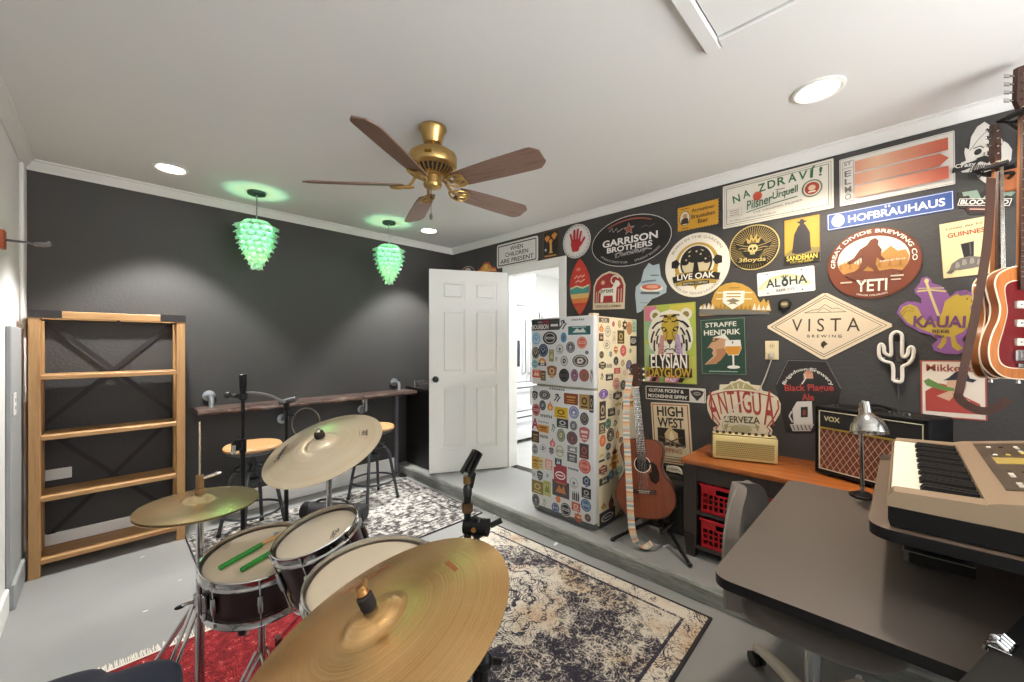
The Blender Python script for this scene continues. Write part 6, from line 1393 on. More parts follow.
# 26 tiger
s = Sign('wall_sign', 'colourful poster of a snarling tiger head above white and gold lettering', 'sign', (644.4, 344), (696.2, 343), (669.5, 304), (671, 383), col='#9fae48', corner=.005)
for x, y, w_, h_, c in ((-.72, .78, .5, .4, '#c86a86'), (-.6, .35, .7, .5, '#7fae84'), (.75, -.65, .45, .65, '#b9b94a'), (-.7, -.3, .5, .6, '#94b88a'), (.5, .85, .9, .25, '#c7b83e'), (-.65, -.85, .6, .28, '#c75f78'), (.1, -.85, .5, .28, '#c75f78')): s.rect(x, y, w_, h_, c)
s.oval(-.52, .74, .22, .15, '#d8d2bf', n=18); s.oval(.66, .72, .22, .15, '#d8d2bf', n=18); s.oval(-.52, .73, .12, .08, '#8a7a3a', n=14); s.oval(.66, .71, .12, .08, '#8a7a3a', n=14)
s.poly([(-.30, .80), (.06, .86), (.42, .80), (.74, .62), (.88, .34), (.90, .08), (.80, -.14), (.66, -.22), (.60, -.34), (.36, -.42), (.06, -.44), (-.26, -.42), (-.50, -.34), (-.58, -.2), (-.74, -.12), (-.82, .1), (-.80, .36), (-.64, .62)], '#dcd6c2')
s.poly([(-.16, .74), (.28, .74), (.40, .50), (.34, .24), (.30, .02), (.06, -.06), (-.18, .02), (-.22, .24), (-.28, .50)], '#bfa02c')
s.poly([(-.30, .06), (-.10, .10), (.06, .04), (.22, .10), (.42, .06), (.46, -.14), (.30, -.28), (.06, -.32), (-.18, -.28), (-.34, -.14)], '#e6e0cf')
for sg in (-1, 1):
    for k, (a0, a1, r0, r1, w_) in enumerate(((62, 40, .52, .62, .06), (44, 18, .62, .74, .075), (30, 0, .46, .56, .06), (14, -16, .64, .78, .07), (2, -26, .46, .58, .06), (-12, -38, .62, .78, .07), (-28, -52, .50, .64, .06), (-44, -62, .62, .74, .05), (80, 58, .62, .72, .05))):
        s.line([(.06 + sg * (r0 + (r1 - r0) * q) * cos(R(a0 + (a1 - a0) * q)), .20 + (r0 + (r1 - r0) * q) * .82 * sin(R(a0 + (a1 - a0) * q))) for q in (0, .33, .66, 1)], w_, '#1e1a17')
    s.poly([(.06 + sg * .10, .34), (.06 + sg * .20, .42), (.06 + sg * .36, .42), (.06 + sg * .30, .34), (.06 + sg * .18, .29)], '#1e1a17'); s.oval(.06 + sg * .23, .365, .055, .03, '#cdb640', n=10)
    s.line([(.06 + sg * .08, .56), (.06 + sg * .18, .54), (.06 + sg * .30, .60)], .045, '#1e1a17'); s.line([(.06 + sg * .05, .68), (.06 + sg * .16, .67), (.06 + sg * .26, .72)], .045, '#1e1a17')
    s.line([(.06 + sg * .10, .30), (.06 + sg * .12, .18), (.06 + sg * .2, .06)], .035, '#7a6620'); s.poly([(.06 + sg * .22, .22), (.06 + sg * .36, .22), (.06 + sg * .50, -.32), (.06 + sg * .26, -.32)], '#a98fae' if sg > 0 else '#bd857f')
    for k in range(3): s.line([(.06 + sg * .14, -.08 - .06 * k), (.06 + sg * .36, -.06 - .09 * k)], .015, '#4a443c')
s.line([(.0, .60), (.06, .66), (.12, .60)], .04, '#1e1a17'); s.poly([(-.08, .10), (.20, .10), (.12, .0), (.06, -.03), (0, .0)], '#3a2420'); s.line([(.06, -.03), (.06, -.12)], .03, '#1e1a17'); s.line([(-.16, -.20), (-.04, -.13), (.06, -.15), (.16, -.13), (.28, -.20)], .04, '#1e1a17'); s.poly([(-.10, -.24), (.22, -.24), (.14, -.32), (-.02, -.32)], '#7d3a34')
s.rect(-.0, -.46, 1.52, .34, '#1c1918'); s.text('ELYSIAN', 0, -.46, 1.40, .40, '#ece6d8', .03); s.rect(.02, -.73, 1.7, .22, '#3a2f14'); s.text('DAYGLOW', .02, -.73, 1.64, .25, '#c9a22c', .04)
for k, c in enumerate(('#d8d4ca', '#1e1a17', '#79a35a', '#c75f78', '#b295b5', '#1e1a17')): s.poly([(-.95 + k * .26, -.97), (-.87 + k * .26, -.86), (-.70 + k * .26, -.86), (-.78 + k * .26, -.97)], c)
s.text('IPA', .02, -.915, .3, .10, '#e7c9d2', .03); s.done()
# 27 bearded profile
s = Sign('wall_sign', 'dark green beer sign with a bearded profile and a tulip glass', 'sign', (701.5, 347), (745.5, 346), (723, 318.8), (724, 374.1), col='#244234', corner=.01)
s.frame(1, 1, .025, '#6c8a72'); s.text('STRAFFE', -.06, .80, 1.42, .17, '#dcd8c8', .02); s.text('HENDRIK', -.02, .52, 1.66, .19, '#dcd8c8', .03)
s.poly([(-.42, .34), (.1, .40), (.28, .2), (.22, -.1), (.0, -.4), (-.3, -.62), (-.86, -.66), (-.6, -.46), (-.42, -.34), (-.50, -.24), (-.42, -.12), (-.58, -.02), (-.72, -.06), (-.52, .14), (-.44, .24)], '#c1926a'); s.poly([(-.40, .30), (-.1, .30), (-.28, .2)], '#7a4a2a'); s.poly([(-.30, -.1), (.1, -.05), (.2, .2), (.28, .1), (.2, -.2), (-.1, -.5), (-.3, -.6), (-.8, -.64), (-.45, -.45), (-.28, -.3)], '#a97248'); s.line([(-.48, .18), (-.3, .22)], .05, '#3a2a1e'); s.poly([(-.45, .34), (.12, .44), (.35, .2), (.2, .24), (0, .3)], '#d8d4c4')
s.poly([(.14, .22), (.80, .22), (.84, -.08), (.70, -.32), (.26, -.32), (.10, -.08)], '#d9d6cc'); s.poly([(.13, .0), (.82, .0), (.82, -.1), (.69, -.3), (.27, -.3), (.12, -.1)], '#d08a1f'); s.rect(.47, -.5, .08, .40, '#e2ded2'); s.oval(.47, -.74, .28, .06, '#e2ded2', n=20); s.poly([(.42, .16), (.5, .18), (.48, .06)], '#244234'); s.rect(0, -.9, 1.3, .035, '#8ea394'); s.done()
# 28 guitar pick strip
s = Sign('wall_sign', 'black strip sign with white lettering and a guitar pick', 'sign', (645.9, 392.2), (705.8, 396), (675.5, 387.2), (675.5, 401), col='#d3cec3', corner=.04)
s.rect(-.0, 0, 1.94, 1.74, '#221f1e'); s.rect(.73, 0, .46, 1.74, '#cfc9bd')
s.text("GUITAR PICKIN' &", -.28, .40, 1.20, .52, '#ded9cd', .04); s.text("MOONSHINE SIPPIN'", -.24, -.40, 1.34, .52, '#ded9cd', .04); s.poly([(.53, .55), (.62, .72), (.74, .78), (.86, .72), (.95, .55), (.90, .0), (.74, -.78), (.58, .0)], '#2b2827'); s.oval(.74, .25, .12, .26, '#8d8880', n=16); s.rect(.74, .25, .16, .1, '#2b2827'); s.done()
# 29 campfire
s = Sign('wall_sign', 'cream and red bordered sign with a campfire picture behind the acoustic guitar', 'sign', (652.7, 431.6), (691.3, 435.2), (671.3, 403), (672.7, 463.7), col='#d6c6a4', corner=.06)
s.frame(.99, .99, .03, '#d8cdb4'); s.frame(.93, .955, .05, '#a5573f'); s.text('HIGH', -.0, .72, 1.36, .33, '#2c2622', .045); s.text('WEST', .0, .35, 1.36, .33, '#2c2622', .045)
s.rect(0, -.12, 1.42, .58, '#2c2520'); s.poly([(-.3, -.32), (-.34, -.02), (-.1, .18), (-.02, .34), (.1, .12), (.34, .02), (.36, -.3)], '#d8b981'); s.poly([(-.12, -.32), (-.1, -.05), (.02, .1), (.14, -.08), (.16, -.32)], '#eedfb8')
for k in range(12): s.oval(-.62 + k * .112, -.30 - .05 * (k % 3), .07, .05, '#8d7b62' if k % 2 else '#4c4238', n=10)
s.line([(-.6, -.12), (.5, -.36)], .06, '#6b5a44'); s.line([(.6, -.08), (-.4, -.38)], .06, '#57493a'); s.text('SIPPING', .0, -.56, 1.0, .14, '#a0573c', .02); s.rect(0, -.76, 1.2, .03, '#8d7b62'); s.rect(0, -.84, 1.0, .03, '#8d7b62'); s.done()
# 30 antigua
o_ = [(707, 402), (708, 396), (713, 391.5), (719.5, 389.6), (720, 384.6), (729, 384.2), (731, 381.6), (735.5, 381.2), (739.6, 378.6), (744.5, 381.2), (749, 381.8), (751, 384.6), (761, 385.6), (762.5, 390.6), (770, 392.4), (777.5, 397), (781, 404), (780.2, 413), (775.5, 421), (769.5, 426), (772.5, 430), (771.5, 435), (766, 436.5), (764.5, 447), (723, 447), (721, 436), (713.6, 433), (713.6, 427.4), (718.6, 425.4), (711.6, 418.5), (708, 410.5)]
s = px_sign('wall_sign', 'scrolled cream and red beer sign standing behind the cream desktop amplifier', 'sign', o_, '#d9ceb2', .005)
def L(*p): return [s.local(*q) for q in p]
s.poly(L((722, 390), (731, 384), (739.7, 381), (748, 384), (759, 391), (750, 389.5), (739.8, 388.5), (730, 389)), '#a59c62')
for q in (-.12, 0, .12): s.line([(q, .72), (q * 1.5, .86)], .03, '#d9ceb2')
W_ = '#a93a33'
for c, px, py, w_, h_, rr in (('A', 713.5, 405.5, .26, .33, 6), ('N', 723, 403, .22, .24, 3), ('T', 732, 401.6, .20, .24, 1), ('I', 739.5, 401.4, .07, .24, 0), ('G', 747, 402, .23, .24, -2), ('U', 757, 403.8, .22, .24, -4), ('A', 769.5, 408, .27, .36, -7)):
    q = s.local(px, py); s.text(c, q[0], q[1], w_, h_ * 2.7, W_, .02, rr)
s.line(L((711, 396), (709.5, 404), (713, 414), (720, 424), (716, 428.5), (717.5, 431.5)), .035, W_); s.line(L((778, 400), (779, 408), (774, 418), (767, 427), (770.8, 430.5), (768.6, 433.6)), .035, W_); s.line(L((712, 395), (725, 391.6), (739.7, 390.6), (756, 392.4), (774, 397)), .03, W_)
q = s.local(741.5, 419.5); s.text('CERVEZA', q[0], q[1], .98, .2, '#4a4430', .03, -2); s.line(L((727, 427), (741, 424.6), (757, 427.6)), .02, '#9d9660'); s.oval(*s.local(741.5, 429), .3, .1, '#b3ab7c'); s.poly(L((724, 425), (729, 423), (727, 431)), '#a59c62'); s.poly(L((760, 426), (755, 423.5), (758, 432)), '#a59c62'); s.done()
# 31 hexagon black
o_ = [(775.3, 384), (787.6, 359.2), (826.6, 360), (842.2, 388.6), (830, 432), (786, 432)]
s = px_sign('wall_sign', 'black hexagonal brewery sign with red gothic lettering behind the amplifier', 'sign', o_, '#24211f', .004)
def L(*p): return [s.local(*q) for q in p]
s.line(L((776.5, 384.5), (788.2, 360.4), (826.2, 361.2), (841, 388.6)), .014, '#8c8780')
q = s.local(808.4, 397); s.arc('Brigadoon Brewery', q[0], q[1], .72, .70, 152, 24, .15, '#d9d5cc', .02); q = s.local(808.6, 375); s.oval(q[0], q[1] + .02, .14, .11, '#b97b58', n=14); s.poly(L((803.5, 378.5), (805, 372), (809, 374), (812.6, 373), (813.5, 378.5)), '#c98f6c'); s.line(L((802, 384), (806, 378), (804, 374)), .04, '#cfcac0'); s.rect(q[0], q[1] + .16, .5, .03, '#9b968e')
q = s.local(808.5, 388.5); s.text('Black Plague', q[0], q[1], 1.46, .24, '#b3332b', .03); q = s.local(808, 397); s.text('Ale', q[0], q[1], .36, .19, '#b3332b', .03)
s.poly(L((792.5, 409), (797, 401.5), (812, 401), (813, 424), (794, 424)), '#c9c5bc'); s.poly(L((801, 407), (808, 406.6), (808, 417), (801, 417.4)), '#24211f'); s.poly(L((803, 410), (806, 409.8), (806, 415), (803, 415.2)), '#8d332c'); s.poly(L((790, 424), (814, 424), (811, 431), (793, 431)), '#b9b5ac'); s.line(L((792, 411), (789.5, 416), (792.8, 422)), .05, '#c9c5bc')
for k in range(5): s.line(L((793 + k * 4, 425), (795 + k * 4, 430)), .03, '#24211f')
s.done()
# 32 outlet and its cord
t = thing('wall_outlet', 'ivory wall outlet with a plug and cord above the desktop amplifier', 'outlet', on_x(772, 350.2, XS)); 
f = MB(); f.cbox((-.003, 0, 0), (.006, .073, .118), plain('#d9cba4', .4), .002); f.build('plate', t)
f = MB()
for z in (.026, -.026): f.lathe([(0, .0062), (.017, .0062), (.017, .0075), (0, .0075)], plain('#cdbf96', .4), frame((0, 0, z), (-1, 0, 0)) @ Matrix.Diagonal((1, 1.1, 1, 1)), 20)
for y in (-.006, .006): f.cbox((-.0085, y, .028), (.002, .003, .010), plain('#3a342a', .5))
f.build('receptacle', t)
t2 = thing('power_cord', 'grey power cord hanging from the wall outlet down to the desktop amplifier', 'cord', on_x(772, 355.5, XS)); f = MB(); f.cbox((-.024, 0, .004), (.032, .026, .03), plain('#b9b2a4', .45), .005); f.build('plug', t2)
e = Vector((2.705, .795, CZ + .152)) - t2.location; f = MB(); f.tube(spline([(-.03, 0, -.012), (-.03, .004, -.05), (-.055, .06, -.22), (e.x * .6, e.y * .62, e.z * .6), (e.x, e.y, e.z * .86), (e.x + .005, e.y + .0, e.z + .004)], 6), .0038, plain('#a39d92', .5), 8); f.build('cable', t2)
# 33 two partly hidden signs above the door
s = Sign('wall_sign', 'small round skull sign peeking over the top of the open door', 'sign', (461, 273), (475, 271.5), (467.8, 265.8), (468.2, 279), 'oval', '#3a2f35'); s.ring(0, 0, .95, .95, .1, '#a98f8a'); s.oval(0, .1, .5, .55, '#cfc3b8', n=20); s.oval(-.18, .15, .13, .16, BK, n=10); s.oval(.18, .15, .13, .16, BK, n=10); s.done()
s = Sign('wall_sign', 'orange sombrero shaped sign peeking over the top of the open door', 'sign', (475.8, 272.5), (497, 269), (486.2, 262.6), (486.8, 280), [(-1, -.2), (-.8, .3), (-.35, .55), (-.25, .95), (.25, 1), (.4, .5), (.85, .25), (1, -.3), (.5, -.9), (-.5, -.9)], '#b14a32'); s.oval(.0, .3, .5, .5, '#d98a2e', n=20); s.line([(-.9, 0), (0, .15), (.9, -.05)], .14, '#e0a45a'); s.oval(0, .5, .18, .3, '#e6b85c', n=14); s.rect(0, -.5, 1.2, .3, '#7a2f24'); s.done()
# ================================================================ STICKERED REFRIGERATOR
FX, FY0, FY1, FZ = 2.325, 1.495, 2.065, STEP
t = thing('refrigerator', 'old white refrigerator covered in beer stickers beside the doorway', 'refrigerator', (FX, FY0, FZ)); fridge = t
M_FR = plain('#d3d5d6', .32); M_FRS = plain('#dccfae', .4)
FH, FD, FW, SPL = 1.485, .612, FY1 - FY0, .972
f = MB(); f.box((.055, 0, .025), (FD, FW, FH - .004), M_FRS, .008, seg=2); body = f.build('body', t)
f = MB()
for x in (.10, FD - .06):
    for y in (.05, FW - .05): f.cyl((x, y, 0), (x, y, .03), .02, M_BLK, seg=12)
f.build('foot', t)
f = MB(); f.box((.03, .01, .006), (.055, FW - .01, .05), plain('#6d6f70', .6)); f.build('kick_plate', t)
f = MB(); f.box((0, 0, SPL + .006), (.051, FW, FH), M_FR, .010, seg=3); fz = f.build('freezer_door', t)
f = MB(); f.box((0, 0, .05), (.051, FW, SPL - .006), M_FR, .010, seg=3); fd = f.build('fridge_door', t)
for dd, z0, z1 in ((fz, SPL + .02, SPL + .14), (fd, SPL - .16, SPL - .02)):
    f = MB(); f.box((-.012, FW - .010, z0), (.03, FW + .006, z1), M_FR, .004); f.build('edge_grip', dd)
f = MB(); f.box((.02, .015, FH + .0005), (.09, .06, FH + .016), M_FRS, .004); f.build('hinge_cap', t)
f = MB()
for y in (FW - .03, FW - .055): f.box((.06, y - .006, FH), (.066, y + .006, FH + .055), plain('#8b8e90', .4, .6), .001)
f.build('magnet_clip', t)
# stickers: position and size in the photograph, shape, base colour, second colour
A_ = """165 140 230 90 r 2b2b30 d9d6d0 B|325 140 70 90 x 33343a|447 97 110 22 t 7d8286|458 186 185 72 r 1f6468 cfd6cf|97 255 78 112 o a9cfe6 3b6a9a|215 250 118 108 o 25272c d8d8d6|330 245 50 85 o 4690b8 6a4a34|482 288 92 110 o d4604f e9b6a6|387 326 84 104 o 5a5d62 b6b8ba|298 342 72 92 o c9cac8 3a3c40|85 372 66 108 o 3a2d26 d8cdb8|160 352 80 108 o 272d46 8fa6c8|228 395 40 100 r 8c8858 c9c08a|523 370 34 34 o 4c4162 8d80a4|270 425 24 40 x 50545a|335 440 76 104 o bfc0ba 33352f|468 440 150 115 o 56524f d6d0c6|80 465 52 66 o 58a0a8 cfe0e0|152 436 62 40 d d8832e c9a|152 468 66 26 r 2f3440 e0dcd2|97 545 75 66 r d0594a e9c8a8|160 562 42 82 r 5c5232 b0a060|232 530 82 105 s 8c5c36 d8b078|333 560 85 112 o 222326 5a5c60|420 560 60 105 o 7a4c6a c09ab0|500 560 84 106 o b0584c 3f7a5c|575 565 34 130 x 66703a"""
B_ = """82 127 50 76 s 2f3338 b9bcbe|172 124 92 78 o 3f4448 a5aaac|277 150 62 80 x 2e3136|390 158 116 92 r 8a3c24 d89a3a|502 182 84 124 r b88f4a 2f2a24|574 200 36 146 r 3c362e b0a890|275 77 130 20 t 3a3d42|88 246 72 110 o a43440 e0c0b8|155 210 54 84 o 303438 b0b4b6|218 213 50 88 f d8782e f0c060|308 272 110 90 r e2b81c 6a5a18|415 270 82 104 o 6a78b4 e6e2e0|502 322 72 106 o 4c4846 a8a29a|75 358 55 90 A b02c3a|185 300 100 36 t 6d7276|160 350 90 16 t 84888a|320 360 95 74 r 34363b c0c2c2|412 380 70 90 o 505b63 b6bcc0|160 405 90 62 r d88f30 3a2a1c|245 400 40 80 x 3f7a54|308 460 68 108 o 74806e d0c890|400 483 90 112 o 4a4e54 b85a4a|502 455 86 130 s b8646a ecccc4|80 468 60 92 r 3c2d22 b08a50|165 470 70 40 t 6d6f70|238 517 48 82 f cf5a68 e8a0a4|82 572 54 90 o 6c7379 c0c4c6|160 567 66 84 o d4d8da 4a5a78|228 590 38 60 s 544c5a a8a0ae|298 592 84 114 o cfd2c4 4a5a3a|402 575 80 52 r 83878a d8dada|500 592 76 124 r 423e42 c0463c|400 645 80 76 r 54585d c8ccd0"""
C_ = """85 102 60 104 r cca23a 8a5a20|140 110 44 100 r d0c296 b08040|205 120 62 86 r dc9c8c e8d8d0|285 100 55 60 r 2f3f4c c0c8cc|310 148 90 40 r b03240 b03240|505 137 98 120 o cf574e f0b0a4|80 200 36 44 o c4c8cc 8a8e92|133 214 48 84 s 3c4652 a0a8b0|195 215 30 40 x 5a6a88|302 212 104 124 r a82c40 ece0e0 E|410 160 86 26 t 4c5056|415 275 84 110 o d2d6d8 5a5e64|520 262 62 100 h 2c3a56 9aa8c0|102 305 92 106 r 86763c c8b468|192 320 64 124 r b8b870 808a3a|305 325 136 132 r 4b454a c8783a|430 385 60 80 b 2b2d31|518 360 76 84 r 22252a a8acb0|84 410 66 110 o 4a4c52 a4a6aa|170 440 36 84 x 9ab07a|284 410 46 60 o dc6830 f0b080|262 480 60 84 o 4c5a86 c0cade|347 495 90 118 o 25272e d2d4d8|432 473 70 72 r c25c4c ecc8bc|515 460 82 106 o 40699a b0c8e0|450 562 78 60 a d0643c|530 564 50 64 o 5c4038 a08070"""
D_ = """140 98 84 40 r 5c4c3e d0c0a0|120 160 40 72 f c8702c e0a060|118 237 36 62 r 4c2424 c8a080|177 190 58 108 o d8ccb0 4a4038|222 130 24 50 o b03a3a d89a90|272 130 30 64 o b89a60 d8c8a0|315 140 50 80 a 302a26|352 165 46 104 o cc7030 7fa080|400 150 40 100 r a8bea0 5f8a64|283 236 56 108 r 4a3a1c c0a050|392 268 50 78 r 2c2a2a d0c8b8 E|168 298 70 92 o dccfae 8a7c64|228 240 36 110 r d6c8a6 c0b090|242 340 44 60 a cc7a2c|303 347 56 104 o c83c3a e89a88|360 350 26 40 x 3c3834|118 380 42 68 o 5c4e38 c0aa78|200 375 30 54 o 76806c c0c4a8|243 430 46 80 o 2c2a26 908874|298 447 36 64 o b08c60 d8c09a|350 468 50 92 o 3e406a a8a4c0|127 467 56 68 h 302c26 c8b894|188 470 46 50 t 9c927c|253 510 50 46 r b43a38 e0a898|190 562 60 54 r 2c2c2a c0b8a0|130 560 30 64 x 5c5446|314 525 30 50 o d0aa98 e4d0c0|245 613 54 92 o bc7264 e8d0bc|302 625 54 90 o 32332c 8c8870|357 583 54 104 o 6c3c2c d8c09c"""
E_ = """142 117 76 82 o 5c4094 c8a8d8|200 125 34 88 o d8cab0 6c6258|262 127 74 78 h 3a362e c8bc98|268 198 62 36 f c08a2c e0b860|320 215 44 96 o 464238 a89c78|375 170 70 100 a d0802c|138 255 52 156 r 38322c c8b898|212 265 60 66 r 2e2822 b8a888|270 270 26 54 o 8a7a5c d8c8a0|133 400 52 92 r 5c5242 c0b090|183 362 46 86 o 246a4c a0c8a8|346 337 24 54 r 34322e a09880|243 360 46 56 x 6a6a38|203 455 60 112 o 322a22 dccdb0|138 505 60 112 o e06c2e f0a878|262 440 30 100 f b05c2c d89a50|288 500 36 52 s 6c5e4c a89878|185 552 50 66 o 2e2c36 a8a098|240 588 50 60 f 9c3230 3a2c34|185 632 40 76 o 5c6a70 b8c4c0|130 625 40 26 f d0a030 e0c060"""
F_ = """130 90 45 20 r 2c2a28 2c2a28|142 165 66 86 h 7a2e28 d8b090|235 95 90 80 a c8842c|210 205 50 86 o 2c687e a0c0c4|275 170 66 84 o 4f8a78 ddd8c8|152 255 80 60 r 34312c c8bca4|146 460 40 60 f b07a30 d8a850|210 425 44 126 f 6a2e1c 94502c|178 555 124 120 r 302c34 cfc6c0 E|285 520 42 46 o 8a6c5c c0a088"""
def stickers():
    items = []
    for data, ox, oy, sc, plane in ((A_, 524, 308, 8.316, 0), (B_, 524, 380, 8.316, 0), (C_, 524, 450, 8.316, 0), (D_, 586, 308, 8.125, 1), (E_, 586, 380, 8.31, 1), (F_, 586, 450, 8.31, 1)):
        for row in data.split('|'):
            p = row.split(); x, y, w, h = [float(q) / sc for q in p[:4]]
            cx, cy = ox + x, oy + y; fn = (lambda a, b: on_x(a, b, FX)) if plane == 0 else (lambda a, b: on_y(a, b, FY0))
            c = fn(cx, cy); hw = (fn(cx + w / 2, cy) - fn(cx - w / 2, cy)).length / 2; hh = (fn(cx, cy + h / 2) - fn(cx, cy - h / 2)).length / 2
            if plane == 0:
                c.y = min(max(c.y, FY0 + hw + .004), FY1 - hw - .004)
            else:
                c.x = min(max(c.x, FX + .06 + hw), FX + FD - hw - .008)
            items.append((hw * hh, plane, c, hw, hh, p[4:]))
    items.sort(key=lambda q: -q[0])
    bits = {0: MB(), 1: MB()}; rest = MB(); nb = 0
    for i, (ar, plane, c, hw, hh, sp) in enumerate(items):
        loc = c - Vector((FX, FY0, FZ))
        M = Matrix(((0, 0, -1, 0), (-1, 0, 0, FW / 2 if 0 else 0), (0, 1, 0, 0), (0, 0, 0, 1))) if plane == 0 else Matrix(((1, 0, 0, 0), (0, 0, -1, 0), (0, 1, 0, 0), (0, 0, 0, 1)))
        big = i < 100
        f = MB() if big else rest
        MM = (M if big else Matrix.Translation(loc) @ M)
        A = Art(f, MM, hw, hh, .0002 + (i % 7) * .00006, .00018, .4)
        kind, c1 = sp[0], '#' + sp[1]; c2 = '#' + (sp[2] if len(sp) > 2 and len(sp[2]) == 6 else 'c8c0b0'); fl = sp[3] if len(sp) > 3 else ''
        OUT = '#e6e2da'
        if kind == 'o':
            A.oval(0, 0, 1, 1, OUT if i % 3 == 0 else c1, n=28); A.oval(0, 0, .9, .92, c1, n=28); A.ring(0, 0, .74, .78, .07, c2)
            k = i % 4
            if k == 0: A.rect(0, 0, 1.1, .34, c2); A.rect(0, 0, .9, .16, c1)
            elif k == 1: A.star(0, 0, .42, c2, 5); A.rect(0, -.45, .7, .1, c2)
            elif k == 2: A.line([(-.4, .25), (0, -.3), (.4, .25)], .16, c2); A.rect(0, .42, .6, .1, c2)
            else: A.poly([(-.35, -.35), (.1, -.4), (.4, 0), (.15, .45), (-.3, .3)], c2); A.oval(.0, .02, .14, .16, c1, n=12)
        elif kind in 'rhs':
            P = {'r': [(-1, -1), (1, -1), (1, 1), (-1, 1)], 'h': [(-1, -.5), (0, -1), (1, -.5), (1, .5), (0, 1), (-1, .5)], 's': [(-.9, -.3), (-.5, -.8), (0, -1), (.5, -.8), (.9, -.3), (1, .7), (.6, .9), (0, 1), (-.6, .9), (-1, .7)]}[kind]
            A.poly(P, c1)
            if fl == 'B':
                A.rect(-.30, .5, .5, .3, '#8d8a88'); A.rect(.02, .5, .5, .55, '#8a2230'); A.text('BOURBON', -.36, -.35, 1.18, .9, c2, .05); A.rect(.64, 0, .6, 1.6, '#3b3b40'); A.rect(.64, -.15, .5, .4, c2)
            elif fl == 'E': A.oval(0, 0, .78, .55, c2, n=28); A.oval(0, 0, .62, .38, c1, n=24); A.rect(0, 0, .9, .18, c2)
            else:
                k = i % 3
                if k == 0: A.rect(0, .35, 1.3, .3, c2); A.rect(0, -.2, 1.0, .18, c2); A.rect(0, -.58, 1.2, .12, c2)
                elif k == 1: A.oval(0, .1, .55, .5, c2, n=20); A.oval(0, .1, .32, .3, c1, n=16); A.rect(0, -.68, 1.3, .18, c2)
                else: A.poly([(-.6, -.5), (-.2, .5), (.1, .0), (.35, .55), (.65, -.5)], c2); A.rect(0, .74, 1.2, .14, c2)
        elif kind == 't':
            for k in range(7): A.rect(-.86 + k * .287, .1 * sin(k * 2), .2, 1.3, c1)
        elif kind == 'A': A.text('A', 0, 0, 2, 2, c1, .05)
        elif kind == 'b':
            for k in range(4): A.rect(-.75 + k * .5, -.15, .34, 1.5, c1); A.rect(-.75 + k * .5, .75, .16, .5, c1)
        elif kind == 'd': A.oval(0, -1, 1, 2, c1, 0, 180, 20); A.oval(0, -1, .5, 1, '#e6d8b0', 0, 180, 16)
        elif kind == 'f':
            A.poly([(-.6, -.9), (.6, -.9), (.95, -.3), (.55, .25), (.25, .3), (.15, 1), (-.3, .4), (-.8, .1), (-.95, -.4)], c1); A.poly([(-.3, -.75), (.35, -.75), (.4, -.3), (0, .2), (-.4, -.3)], c2)
        elif kind == 'a': A.star(0, 0, .95, c1, 7, .62); A.oval(.1, .1, .35, .3, '#e0c8a0', n=14); A.rect(0, -.25, .9, .2, '#4a3428')
        else: A.line([(-.8, -.6), (-.2, .1), (-.5, .7), (.3, .8)], .3, c1); A.line([(-.1, -.8), (.3, -.2), (.8, .3)], .28, c1); A.oval(.2, .45, .3, .25, c1, n=12)
        if big:
            par = (fz if loc.z > SPL else fd) if plane == 0 else body
            o = f.build('sticker', par); o.location = loc
        else: nb += 1
    if nb: o = rest.build('small_sticker', fridge); o['kind'] = 'stuff'; o['label'] = 'remaining small stickers on front and side'
stickers()
